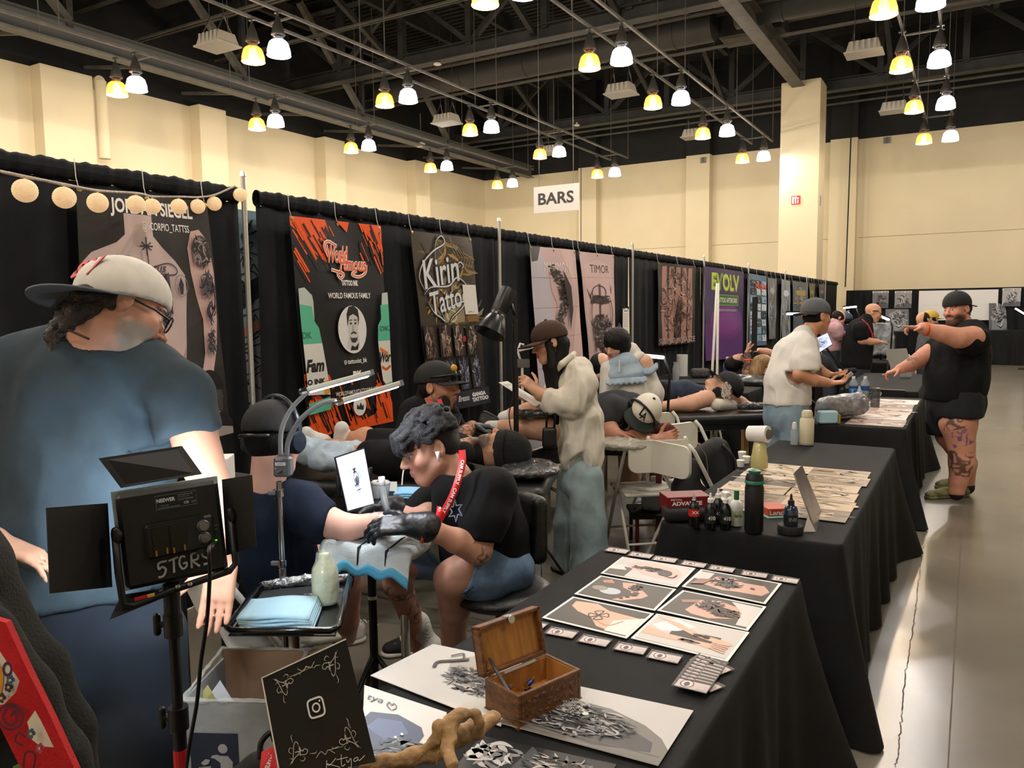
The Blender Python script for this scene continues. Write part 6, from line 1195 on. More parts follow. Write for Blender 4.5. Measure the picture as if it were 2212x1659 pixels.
far_person('man in mustard yellow cap and grey tee, behind the pointing man', (2015, 800, d), 2012, 690, d, nrm(-CRIGHT*.7-CFWD*.3+CDOWN*.6), cloth_mat('far_grey', '#4a4d4f'), [(2018, 705, d, 11), (2022, 725, d, 24), (2020, 780, d, 26)], capm=mat('cap_mustard', '#c2a347', .8), cap_dir=nrm(CRIGHT))
far_person('man with cropped dark hair in grey tee, bent beside the yellow cap', (1995, 790, d-.4), 1994, 692, d-.4, nrm(-CRIGHT*.6-CFWD*.2+CDOWN*.7), cloth_mat('far_grey2', '#54565a'), [(2000, 712, d-.4, 11), (2008, 735, d-.4, 24), (2005, 775, d-.4, 26)])
d = 12.3
far_person('person in pink hoodie bent over work in the far booth', (1800, 760, d), 1811, 688, d, nrm(CRIGHT*.8+CDOWN*.6), cloth_mat('pink_fleece', '#c39aa0'), [(1803, 700, d, 13), (1797, 718, d, 21), (1795, 750, d, 20)], [([(1805, 712, d-.15, 11), (1812, 728, d-.15, 9), (1822, 720, d-.15, 6)], CRIGHT)], extra=lambda t, hc: None)
far_person('person in dark blue hat far back, beside the lit lamps', (1827, 740, 13.2), 1828, 694, 13.2, nrm(CRIGHT*.2+CFWD), cloth_mat('far_navy', '#1f2633'), [(1828, 702, 13.2, 10), (1829, 720, 13.2, 17), (1829, 745, 13.2, 18)], capm=mat('hat_blue', '#2c3c55', .7))
# reclining woman with raised tattooed arm; blonde woman
d = 9.8; t = thing('person', P(1610, 800, d), 'dark haired woman reclining with one tattooed arm raised', 'person'); sk = Skin('#cf9f8a'); H = SDF(.008, .012); hc = P(1596, 780, d); head(H, sk, hc, nrm(-CFWD*.6-CDOWN*.7+CRIGHT*.2), nrm(-CRIGHT*.95-CFWD*.2), 1.0, neck=P(1616, 790, d)); A = arm([(1617, 802, d-.1, 11), (1616, 785, d-.12, 9), (1614, 762, d-.12, 6)]); hand(A, P(1614, 760, d-.12), -CDOWN+CRIGHT*.2, CRIGHT, -CFWD, (.6,)*4); sk.tattoo(P(1616, 800, d-.12), P(1614, 760, d-.12), .09, -.2, 50)
A2 = arm([(1672, 765, d+.2, 8), (1655, 760, d+.2, 8), (1640, 757, d+.2, 6)]); hand(A2, P(1640, 757, d+.2), -CRIGHT, CDOWN, -CFWD, (.5,)*4); To = SDF(.014, .03); To.pc([(1620, 800, d, 18), (1690, 808, d, 20)]); sdf_obj('body', [H, A, A2, To], m_skin, t, color=sk); cl(t, 'top', m_tee, [[(1622, 805, d+.02, 20), (1700, 812, d+.02, 24)]]); hair_shell(t, hc, nrm(-CFWD*.6-CDOWN*.7+CRIGHT*.2), nrm(-CRIGHT*.95-CFWD*.2), 1.05, m_hair, [('e', (0, -.03, .03), (.095, .1, .1)), ('e', (0, -.06, .06), (.1, .08, .1)), ('e', (0, .1, -.05), (.07, .085, .1), 's')]); band(t, P(1616, 778, d-.12), CDOWN, .05, .025)
d = 9.2; t = thing('person', P(1650, 860, d)*[1, 1, 0], 'woman with long straight blonde hair, seated with her back turned', 'person'); sk = Skin('#d0a088'); H = SDF(.008, .012); hc = P(1651, 788, d); hf = nrm(CRIGHT*.85+CFWD*.3+CDOWN*.3); head(H, sk, hc, hf, -CDOWN, 1.0, neck=P(1646, 815, d)); To = SDF(.016, .03); To.pc([(1645, 825, d, 18), (1640, 870, d, 20)]); sdf_obj('body', [H, To], m_skin, t, color=sk); cl(t, 'top', m_tee, [[(1645, 826, d, 22), (1640, 880, d, 26)]])
hair_shell(t, hc, hf, -CDOWN, 1.03, mat('hair_blonde', '#8a6a44', .45, noise=(60, .3, (1, 1, .1))), [('e', (0, -.03, .02), (.09, .095, .092)), ('c', [(0, -.07, 0, .085), (0, -.08, -.12, .08), (0, -.07, -.24, .065)]), ('e', (0, .1, -.05), (.075, .085, .1), 's')])
d = 9.4; t = thing('person', P(1720, 790, d), 'client in dark grey trousers lying behind the man in white tee', 'person'); sk = Skin('#cf9f8a'); A = arm([(1770, 798, d, 9), (1800, 803, d, 7), (1830, 803, d, 5)]); A.pc([(1705, 800, d, 10), (1770, 798, d, 10)]); head(A, sk, P(1690, 800, d), -CDOWN, -CRIGHT, 1.0, neck=P(1705, 800, d)); sdf_obj('body', A, m_skin, t, color=sk); cl(t, 'trousers', cloth_mat('far_charcoal', '#2b2c2f'), [[(1710, 795, d, 20), (1745, 782, d, 26), (1775, 790, d, 22), (1800, 803, d, 12)]], vox=.012); cl(t, 'sock', cloth_mat('far_charcoal'), [[(1820, 803, d, 7), (1845, 800, d, 6)]], vox=.01, amp=0, k=.01)
# ---- people cut by the left edge
d = 1.12; t = thing('person', P(40, 1640, d)*[1, 1, 0], 'person at the left edge in black jacket with red flowered lining', 'person'); sk = Skin('#b88a74'); S = SDF(.016, .03); S.pc([(-120, 1300, d+.05, 100), (-60, 1750, d+.05, 100)]); H = SDF(.008, .012); head(H, sk, P(-260, 700, d+.1), CFWD, -CDOWN, 1.0, neck=P(-240, 900, d+.05)); sdf_obj('body', [S, H], m_skin, t, color=sk)
m_jk = mat('jacket_black', '#181815', .95, noise=(30, .3), bump=(200, .3)); cl(t, 'jacket', m_jk, [[(-230, 1050, d+.1, 120), (-120, 1250, d+.08, 120), (-60, 1500, d+.08, 130), (0, 1800, d+.08, 150)], [(-20, 1360, d+.02, 46), (60, 1500, d+.02, 48), (130, 1640, d+.02, 50), (170, 1800, d+.02, 60)], [(10, 1300, d+.12, 34), (90, 1440, d+.14, 40), (150, 1580, d+.14, 44), (180, 1750, d+.14, 44)]], amp=.006, vox=.009)
q = [P(-40, 1330, d-.06), P(12, 1345, d-.055), P(60, 1450, d-.05), P(105, 1540, d-.05), P(170, 1680, d-.05), P(60, 1690, d-.075), P(10, 1590, d-.075), P(-40, 1490, d-.075)]
b = MB(); b.prism(q, CFWD*.012); o = b.build('flowered_lining', mat('lining_red', '#b01016', .8, bump=(300, .2)), t)
a = Art(P(-40, 1690, d-.085), P(170, 1690, d-.085), P(-40, 1330, d-.085), n=-CFWD, off=.012)
a.poly([(.05, .82), (.19, .80), (.25, .805), (.37, .70), (.45, .63), (.41, .56), (.29, .49), (.15, .48), (.02, .55)], '#cfc6b4'); a.poly([(.61, .455), (.53, .386), (.576, .283), (.657, .244), (.8, .236), (.74, .31), (.67, .394)], '#cfc6b4')
a.ring(.33, .70, .05, .045, .4, '#3d2246'); a.stroke([(.2, .77), (.27, .68), (.26, .58), (.2, .52)], .02, '#c98a2a'); a.stroke([(.37, .42), (.41, .45), (.43, .40), (.36, .37), (.29, .42), (.36, .48), (.46, .45)], .018, '#5c1030'); a.ring(.37, .42, .14, .083, .2, '#5c1030'); a.stroke([(.5, .05), (.52, .2), (.62, .2), (.6, .1)], .012, '#4a1226'); a.stroke([(.5, .25), (.42, .28), (.46, .33), (.52, .3)], .012, '#4a1226')
for u, v, cc in ((.36, .60, '#3d2246'), (.3, .54, '#4a2a3e'), (.4, .65, '#3b5673'), (.62, .34, '#3b5673'), (.72, .26, '#a03a5a'), (.5, .14, '#4c7a34'), (.45, .1, '#5c1030'), (.58, .08, '#4c7a34'), (.66, .12, '#7a1a3a'), (.3, .6, '#a02020')):
 for k in range(5): a.disc(u+.025*math.cos(k*1.257), v+.018*math.sin(k*1.257), .02, .014, cc, n=8)
 a.disc(u, v, .012, .009, '#d2b04a', n=8)
a.build('flower_print', m_print, o)
q = [P(64, 1432, d+.04), P(76, 1440, d+.04), P(160, 1562, d+.05), P(150, 1580, d+.045), P(100, 1520, d+.04)]; b = MB(); b.prism([p-CFWD*.055 for p in q], CFWD*.006); b.build('patterned_strip', mat('strip_blue', '#5d7f99', .8, noise=(120, .6)), t)
d = 2.5; t = thing('person', P(-30, 1250, d)*[1, 1, 0], 'client at the left edge with a tattooed arm and dark grey trousers', 'person'); sk = Skin('#b78a72'); A = arm([(-60, 1040, d+.2, 34), (0, 1055, d+.1, 28), (30, 1075, d, 22)]); A2 = arm([(-150, 1150, d, 50), (-70, 1150, d-.4, 40), (-10, 1165, d-.6, 26)], .008); hand(A2, P(0, 1172, d-.6), CRIGHT+CDOWN*.4, CDOWN, -CDOWN, (.3,)*4); To = SDF(.016, .03); To.pc([(-160, 1080, d+.2, 80), (-160, 1300, d, 80)]); H = SDF(.01, .012); head(H, sk, P(-200, 850, d+.2), CRIGHT, -CDOWN, 1.0, neck=P(-190, 980, d+.2)); sk.tattoo(P(-60, 1040, d+.2), P(30, 1075, d), .1, -.2, 40, '#2f2b2c', .8); sdf_obj('body', [A, A2, To, H], m_skin, t, color=sk)
cl(t, 'trousers', cloth_mat('worn_black', '#22211f'), [[(-150, 1250, d, 80), (0, 1260, d-.1, 60), (50, 1320, d-.05, 52)], [(50, 1310, d-.05, 52), (85, 1380, d, 48)]], seed=4); cl(t, 'shirt', m_tee, [[(-180, 1000, d+.2, 80), (-160, 1250, d+.1, 90)]], vox=.014)
sk2 = Skin('#a06a52'); S = SDF(.012, .02); S.pc([(85, 1370, d, 42), (140, 1500, d+.1, 40), (170, 1659, d+.2, 34), (180, 1800, d+.3, 26)]); sdf_obj('leg', S, m_skin, t, color=sk2)
# ================================================================== things in the nearest booth
def slab(parent, name, m, q, th, smooth=False):
 q = [np.asarray(p, float) for p in q]; n = nrm(np.cross(q[1]-q[0], q[3]-q[0])); b = MB(); b.prism(q, n*th); return b.build(name, m, parent, smooth)
def padded(parent, name, m, ctr, size, rad, x, y, z, vox=.012, disp=None, k=.01):
 S = SDF(vox, k); S.rbox(ctr, size, rad, x, y, z); return sdf_obj(name, S, m, parent, disp=disp)
m_wrap = mat('cling_film_dark', '#3a3c3e', .18, bump=(45, 1.0), spec=.8, coat=.6); m_wrapw = mat('cling_film_pale', '#b9b6aa', .2, bump=(45, .9), spec=.7, coat=.5); m_foil = mat('silver_foil', '#a9abad', .2, metal=.9, bump=(60, 1.0))
m_towel = mat('blue_towel', '#a9cfe0', .85, bump=(200, .3)); m_leath = mat('black_leather', '#121212', .4, bump=(120, .15), spec=.5)
# ---- LED panel on a stand, seen from the back
def led_panel():
 dl, dr = 1.62, 1.72; t = thing('video_light', P(372, 1900, 1.68)*[1, 1, 0], 'black LED panel light on a stand with barn doors, hand lettered 5TGRS', 'studio light')
 TL, TR, BR, BL = P(257, 1068, dl), P(477, 1034, dr), P(488, 1236, dr-.01), P(264, 1277, dl-.01); X = nrm(TR-TL); n = nrm(np.cross(TR-TL, BL-TL)); n = n if n@CFWD > 0 else -n; Yd = np.cross(n, X); Yd = Yd if Yd@CDOWN > 0 else -Yd
 w_, h = np.linalg.norm(TR-TL), np.linalg.norm(BL-TL); ctr = (TL+TR+BR+BL)/4+n*.02
 mb = mat('panel_black', '#101113', .5, bump=(300, .05)); b = MB(); b.box(ctr, (w_, h, .04), X, Yd, n, bev=.008); o = b.build('housing', mb, t)
 b = MB(); b.box(ctr+n*.026, (w_+.012, h+.012, .012), X, Yd, n); b.build('rim', mat('panel_silver', '#9fb2c0', .3, metal=.6), o)
 b = MB(); b.box(ctr+n*.0335, (w_*.94, h*.92, .003), X, Yd, n); b.build('led_face', mat('led_white', '#ffffff', .4, emis='#d8ecff', estr=6), o)
 def Q(u, v, o_=0): return TL+X*w_*u+Yd*h*v-n*o_
 b = MB(); b.box(Q(.53, .545, .007), (w_*.68, h*.36, .016), X, Yd, n, bev=.005); cp = b.build('control_plate', mb, o)
 for u in (.33, .5):
  b = MB(); b.box(Q(u, .55, .016), (w_*.15, h*.29, .004), X, Yd, n); b.build('battery_slot', mat('slot_black', '#08090a', .4), cp)
  b = MB(); b.box(Q(u+.05, .66, .019), (.003, .012, .001), X, Yd, n); b.box(Q(u-.055, .67, .019), (.003, .012, .001), X, Yd, n); b.build('contact', mat('brass_contact', '#b08a3a', .3, metal=.9), cp)
 for v in (.47, .6):
  b = MB(); b.lathe([(.013, .0), (.013, .004), (.0105, .005), (.0105, .014), (.009, .016), (0, .016)], Q(.755, v, .015), -n, n=24); auto_smooth(b.build('knob', mat('knob_steel', '#77797b', .3, metal=.8), cp))
 b = MB()
 for i in range(15): b.box(Q(.24+.037*i, .372, .01), (.006, .004, .01), X, Yd, n)
 tag(b.build('vent_slots', mb, cp), kind='stuff')
 b = MB(); b.box(Q(.865, .655, .017), (.004, .004, .002), X, Yd, n); b.build('indicator', mat('led_green', '#40ff20', .4, emis='#50ff20', estr=5), cp)
 b = MB(); b.box(Q(.71, .715, .009), (.02, .02, .006), X, Yd, n); b.build('switch', m_blk, o)
 a = Art(Q(0, 1, .0), Q(1, 1, .0), Q(0, 0, .0), n=-n, off=.001, step=.0003)
 a.text('NEEWER', .34, .845, .52, .885, '#d6d8da', bold=.03); a.text('Model NL 660  Power 40W', .55, .89, .70, .905, '#9a9c9e'); a.text('Input DC 15V', .55, .865, .66, .88, '#9a9c9e'); a.text('Bi-Color 3200-5600K', .55, .84, .70, .855, '#9a9c9e'); a.text('Warning', .37, .80, .45, .815, '#9a9c9e'); a.text('CE', .60, .795, .65, .82, '#c9cbcd', bold=.02); a.text('RoHS', .68, .797, .72, .815, '#9a9c9e')
 for p in ([(.33, .775), (.33, .92), (.73, .92), (.73, .775), (.33, .775)],): a.stroke(p, .004, '#77797b', smooth=False)
 a.stroke([(.35, .787), (.56, .787)], .006, '#77797b', smooth=False)
 W_ = '#a9abb0'; s = .022; _st = a.stroke; a.stroke = lambda p, *k, **kw: _st([(u-.02, v-.035) for u, v in p], *k, **kw)
 a.stroke([(.39, .26), (.31, .25), (.305, .19), (.34, .205), (.37, .17), (.34, .11), (.29, .105)], s, W_); a.stroke([(.405, .255), (.50, .275)], s, W_, smooth=False); a.stroke([(.455, .265), (.445, .12)], s, W_, smooth=False); a.stroke([(.57, .265), (.53, .275), (.505, .21), (.53, .145), (.57, .16), (.575, .2), (.54, .195)], s, W_); a.stroke([(.62, .13), (.63, .28)], s, W_, smooth=False); a.stroke([(.63, .28), (.69, .28), (.69, .22), (.64, .205), (.70, .135)], s, W_); a.stroke([(.79, .285), (.745, .28), (.74, .235), (.79, .2), (.79, .155), (.74, .145)], s, W_)
 a.stroke = _st
 for i in range(3): a.text('Battery', .28, .51-.02*i, .36, .522-.02*i, '#6a6c6e'); a.text('Battery', .45, .53-.02*i, .53, .542-.02*i, '#6a6c6e')
 a.text('BRIGHT', .66, .56, .71, .573, '#8a8c8e'); a.text('DC OUT', .83, .50, .91, .515, '#8a7a5e'); a.text('Power', .84, .46, .9, .472, '#8a8c8e')
 a.lay += 60
 a.build('lettering', m_print, o)
 for nm, q in (('top', [(214, 990, dl-.0), (393, 963, dr+.03), (437, 1024, dr+.02), (262, 1054, dl+.02)]), ('left', [(101, 1097, dl-.12), (233, 1087, dl+.02), (243, 1268, dl+.02), (109, 1282, dl-.12)]), ('right', [(479, 1036, dr+.02), (543, 1026, dr-.02), (553, 1181, dr-.02), (489, 1200, dr+.02)]), ('bottom', [(262, 1285, dl+.02), (345, 1272, dr-.03), (340, 1296, dr-.06), (237, 1337, dl-.03)])):
  b = slab(o, 'barn_door', mat('door_black', '#151515' if nm != 'top' else '#151515', .55), [P(*p) for p in q], .0025)
 # yoke and knobs
 b = MB(); b.tube([Q(-.02, .42, 0)-X*.012, Q(-.03, .8, 0)-X*.012, Q(-.03, 1.13, 0)-X*.01, Q(.02, 1.17, 0), Q(.45, 1.09, 0), Q(.98, 1.02, 0), Q(1.05, .95, 0), Q(1.05, .4, 0)], .0075, 8); b.build('yoke', mb, t, True)
 for u, v in ((-.07, .42), (1.06, .42)):
  S = SDF(.003, .006); S.cone(Q(u, v-.05, 0), Q(u, v+.05, 0), .009); S.cone(Q(u+.03, v, 0), Q(u, v, 0), .008); sdf_obj('tilt_knob', S, m_blk, t)
 b = MB()
 for u in (.44, .56): b = MB(); b.lathe([(0, .004), (.005, .003), (.006, 0)], Q(u, 1.06, .01), -n, n=10); b.build('bolt', m_chrome, t)
 m_rt, m_yt = mat('tape_red', '#b01c24', .5), mat('tape_yellow', '#d3b23a', .5); b = MB(); b.prism([P(290, 1292, dl-.03), P(318, 1285, dl-.02), P(319, 1291, dl-.02), P(291, 1299, dl-.03)], n*.004); b.build('tape', m_rt, t); b = MB(); b.prism([P(318, 1285, dl-.02), P(334, 1281, dl-.02), P(334, 1287, dl-.02), P(319, 1291, dl-.02)], n*.004); b.build('tape', m_yt, t)
 base = P(372, 1300, 1.68); x, y = base[0], base[1]; zt = base[2]
 b = MB(); b.cyl((x, y, .72), (x, y, zt), .011, n=14); b.cyl((x, y, .3), (x, y, .8), .0145, n=14); auto_smooth(b.build('stand_pole', m_blk, t))
 b = MB(); b.cyl((x, y, zt-.03), (x, y, zt+.04), .017, n=14); b.build('spigot', m_blk, t)
 for z, r in ((zt-.05, .02), (.815, .021)):
  b = MB(); b.cyl((x, y, z-.025), (x, y, z+.025), r, n=14); k = auto_smooth(b.build('collar', m_blk, t)); S = SDF(.003, .005); S.cone(V3(x, y, z), V3(x, y, z)-CRIGHT*.03, .007); S.cone(V3(x, y, z+.018)-CRIGHT*.035, V3(x, y, z-.018)-CRIGHT*.035, .008); sdf_obj('clamp_knob', S, m_blk, k)
 b = MB(); b.cyl((x, y, .70), (x, y, .745), .0152, n=14); b.build('tape', m_rt, t); b = MB(); b.cyl((x, y, .68), (x, y, .70), .0153, n=14); b.build('tape', m_yt, t)
 for i in range(3): a_ = i*2.094+.5; b = MB(); b.tube([(x, y, .45), (x+.45*math.cos(a_), y+.45*math.sin(a_), .012)], .009, 8); b.build('stand_leg', m_blk, t, True)
 cb = thing('power_cable', P(400, 1659, 1.6), 'thin black power cable hanging from the panel light', 'cable'); b = MB(); b.tube(bez([Q(.855, .70, .02), P(452, 1185, 1.58), P(453, 1240, 1.58), P(447, 1340, 1.6), P(434, 1430, 1.62), P(425, 1520, 1.65), P(408, 1620, 1.65), P(400, 1720, 1.7), P(420, 1900, 1.8)], 8), .0042, 7); b.build('cord', m_blk, cb, True); b = MB(); b.tube([Q(.855, .68, .02), P(452, 1185, 1.58)], [.007, .005], 8); b.build('plug', m_blk, cb, True)
 ld = bpy.data.lights.new('panel_light', 'AREA'); ld.shape = 'RECTANGLE'; ld.size = w_*.9; ld.size_y = h*.9; ld.energy = 4.5; ld.color = (.78, .9, 1); ld.spread = 1.9
 lo = bpy.data.objects.new('panel_light', ld); COL.objects.link(lo); lo.parent = o
 M = Matrix.Identity(4)
 for i in range(3): M[i][0] = X[i]; M[i][1] = -Yd[i]; M[i][2] = -n[i]; M[i][3] = (ctr+n*.04)[i]-WORG[t.name][i]
 if np.linalg.det(np.array(M)[:3, :3]) < 0:
  for i in range(3): M[i][0] = -M[i][0]
 lo.matrix_local = M; WORG[lo.name] = WORG[t.name]
led_panel()
# ---- double gooseneck task lamp
def task_lamp():
 d = 2.72; q = P(612, 1270, d); x, y = q[0], q[1]; t = thing('task_lamp', (x, y, 0), 'grey double gooseneck LED task lamp on a chrome pole', 'lamp'); mg = mat('lamp_grey', '#77797b', .45); z0 = P(612, 1035, d)[2]
 b = MB(); b.cyl((x, y, .25), (x, y, P(612, 1225, d)[2]), .0125, n=14); b.cyl((x, y, .3), (x, y, z0), .0095, n=14); auto_smooth(b.build('pole', m_chrome, t))
 for yy in (1215, 1060): b = MB(); zz = P(612, yy, d)[2]; b.cyl((x, y, zz-.012), (x, y, zz+.012), .0145, n=14); k = b.build('collar', m_chrome, t); b = MB(); b.box(V3(x, y, zz)-CRIGHT*.025, (.028, .012, .016), CRIGHT, CFWD, UP, bev=.003); b.build('clamp_knob', mg, k)
 b = MB(); bc = P(612, 1008, d); b.box(bc, (.058, .045, .068), CRIGHT, CFWD, -CDOWN, bev=.006); o = b.build('control_box', mat('box_grey', '#55585a', .5), t)
 a = Art(bc-CRIGHT*.029+CDOWN*.034-CFWD*.0225, bc+CRIGHT*.029+CDOWN*.034-CFWD*.0225, bc-CRIGHT*.029-CDOWN*.034-CFWD*.0225, n=-CFWD); a.text('ELITE X', .18, .84, .55, .93, '#c9cccf', bold=.01); a.rect(.12, .58, .75, .75, '#d3d2ce'); a.text('LIGHTING', .25, .62, .6, .71, '#4a4a4a'); a.text('ON', .06, .4, .2, .48, '#c9cccf'); a.text('DIM', .55, .28, .7, .36, '#b0b3b6'); a.build('lettering', m_print, o); b = MB(); b.tube([bc+CDOWN*.018-CFWD*.024-CRIGHT*.012, bc+CDOWN*.012-CFWD*.03+CRIGHT*.008], .004, 8); b.build('switch', m_chrome, o)
 for nk, e0, e1 in (([(606, 985, d), (608, 930, d+.02), (628, 885, d+.05), (665, 845, d+.08)], (662, 843, d+.08), (800, 806, d+.2)), ([(619, 985, d-.01), (624, 950, d-.02), (650, 905, d-.04), (695, 872, d-.06), (740, 864, d-.08)], (738, 866, d-.08), (862, 829, d+.05))):
  b = MB(); b.tube(bez([P(*p) for p in nk], 10), .0085, 10); b.build('gooseneck', mg, t, True)
  p0, p1 = P(*e0), P(*e1); ax = nrm(p1-p0); L = np.linalg.norm(p1-p0); dn = nrm(CDOWN*.9-CFWD*.1+CRIGHT*.15); dn = nrm(dn-ax*(dn@ax)); s = np.cross(ax, dn); cc = (p0+p1)/2
  b = MB(); b.box(cc, (L, .036, .018), ax, s, dn, bev=.004); h = b.build('lamp_head', mat('head_silver', '#c2c2ba', .35), t); b = MB(); b.box(p1+ax*.004, (.01, .038, .02), ax, s, dn); b.build('end_cap', mg, h); b = MB(); b.box(p0-ax*.012, (.035, .034, .024), ax, s, dn, bev=.008); b.build('joint', m_chrome, h)
  b = MB(); b.box(cc+dn*.0105, (L*.9, .024, .003), ax, s, dn); b.build('led_strip', mat('led_strip', '#ffffff', .4, emis='#e6f0ff', estr=14), h)
  ld = bpy.data.lights.new('strip_light', 'AREA'); ld.shape = 'RECTANGLE'; ld.size = L*.9; ld.size_y = .03; ld.energy = 2.2; ld.color = (.85, .92, 1); lo = bpy.data.objects.new('strip_light', ld); COL.objects.link(lo); lo.parent = h; zz = -dn; yy_ = np.cross(zz, ax); M = Matrix.Identity(4)
  for i in range(3): M[i][0] = ax[i]; M[i][1] = yy_[i]; M[i][2] = zz[i]; M[i][3] = (cc+dn*.016)[i]-WORG[t.name][i]
  lo.matrix_local = M; WORG[lo.name] = WORG[t.name]
 for i in range(5): a_ = i*1.2566+.3; b = MB(); b.tube([(x, y, .09), (x+.22*math.cos(a_), y+.22*math.sin(a_), .055)], .012, 8); k = b.build('base_leg', mg, t, True); b = MB(); b.cyl((x+.22*math.cos(a_)-.01, y+.22*math.sin(a_), .026), (x+.22*math.cos(a_)+.01, y+.22*math.sin(a_), .026), .025, n=12); b.build('caster', m_blk, k)
 b = MB(); b.cyl((x, y, .06), (x, y, .3), .016, n=12); b.build('base_post', m_chrome, t)
task_lamp()
# ---- wrapped instrument tray
def tray():
 z = .74; C_ = [AZ(487, 1377, z), AZ(729, 1378, z), AZ(758, 1258, z), AZ(562, 1277, z)]; ctr = sum(C_)/4; t = thing('instrument_tray', ctr*[1, 1, 0], 'black instrument tray on a post, wrapped in cling film', 'tray')
 def U(u, v, o=0): return C_[0]*(1-u)*(1-v)+C_[1]*u*(1-v)+C_[2]*u*v+C_[3]*(1-u)*v+UP*o
 rim = [U(u, v, .022) for u, v in ((.06, 0), (.5, 0), (.94, 0), (1, .06), (1, .5), (1, .94), (.94, 1), (.5, 1), (.06, 1), (0, .94), (0, .5), (0, .06))]
 b = MB(); b.tube(rim, .011, 8, closed=True); b.build('rim', mat('tray_black', '#0c0c0d', .25, coat=.5), t, True); b = MB(); b.prism([U(.02, .02), U(.98, .02), U(.98, .98), U(.02, .98)], UP*.004); pl = b.build('pan', mat('tray_black'), t)
 b = MB(); b.prism([U(.05, .3, .005), U(.6, .35, .005), U(.62, .95, .005), U(.05, .95, .005)], UP*.003); b.build('ribbed_mat', mat('mat_grey', '#34363a', .8, wave=(70, .8, 'X')), t)
 S = SDF(.006, .01); S.chain([(U(.05, .98, .02), .018), (U(.5, 1, .024), .019), (U(.95, .98, .02), .018)], fl=(.7, CFWD)); sdf_obj('foil_wall', S, m_foil, t, disp=lambda V, N: .004*vnoise(V, 90)); S = SDF(.006, .01); S.chain([(U(.99, .92, .015), .010), (U(.985, .1, .012), .009)]); sdf_obj('foil_wall', S, m_foil, t, disp=lambda V, N: .004*vnoise(V, 90))
 b = MB(); b.cyl((ctr[0], ctr[1], .03), (ctr[0], ctr[1], z), .014, n=12); b.build('post', m_chrome, t)
 for i in range(4): a_ = i*1.57+.6; b = MB(); b.tube([(ctr[0], ctr[1], .05), (ctr[0]+.25*math.cos(a_), ctr[1]+.25*math.sin(a_), .015)], .011, 8); b.build('foot', m_chrome, t, True)
 # folded blue towels
 tw = thing('towel_stack', U(.45, .2, .01), 'stack of folded pale blue paper towels on the wrapped tray', 'towels')
 for i in range(5):
  def fn(u, v, i=i): p = U(.12+.66*u-.01*i, .04+.42*v+.006*i, .012+.0085*i+.003*math.sin(u*7+i)+.002*math.sin(v*6)); return p
  sheet('towel', fn, 12, 8, .007, m_towel, tw)
 # wrapped squeeze bottle
 p = AZ(704, 1300, z+.01); bt = thing('squeeze_bottle', p, 'squeeze bottle of pale yellow liquid wrapped in plastic on the tray', 'bottle'); dp = depth(p); s = dp/FPX; prof = [(0, 0), (24*s, 0), (28*s, 5*s), (28*s, 62*s), (24*s, 78*s), (14*s, 92*s), (11*s, 98*s), (11*s, 108*s), (0, 110*s)]
 b = MB(); b.lathe(prof, p, n=24); o = b.build('bottle', mat('liquid_yellow', '#c6c9a4', .25, bump=(40, .8), coat=.6, spec=.7), bt, True); b = MB(); b.lathe([(29*s, 1*s), (30*s, 55*s), (27*s, 76*s), (20*s, 90*s), (17*s, 108*s), (15*s, 112*s)], p, n=18, cap=False); b.build('film', mat('film_clear', '#dfe3da', .12, alpha=.28, bump=(35, 1.0)), o, True)
 b = MB(); b.tube(bez([p+UP*108*s, p+UP*122*s, p+UP*134*s+CRIGHT*8*s, p+UP*133*s+CRIGHT*25*s], 6), 4*s, 8); b.build('spout', mat('film_clear'), o, True)
 for i, (u, v, L_) in enumerate(((.42, .62, .09), (.5, .58, .08), (.55, .66, .07), (.46, .52, .06))):
  p0 = U(u, v, .018); p1 = p0+nrm(U(1, .5)-U(0, .5))*L_; k = thing('needle_cartridge', p0, ['dark wrapped cartridge at the back of the tray', 'orange ribbed cartridge on the tray', 'foil wrapped cartridge beside the bottle', 'short black cartridge before the orange one'][i], 'cartridge'); b = MB(); b.tube([p0, p0*.4+p1*.6, p1], [.010, .011, .006], 10); b.build('barrel', [m_blkm, mat('cart_orange', '#c9752e', .4), m_foil, m_blkm][i], k, True); b = MB(); b.tube([p1, p1*1.15-p0*.15], [.005, .002], 8); b.build('tip', m_foil, k, True)
tray()
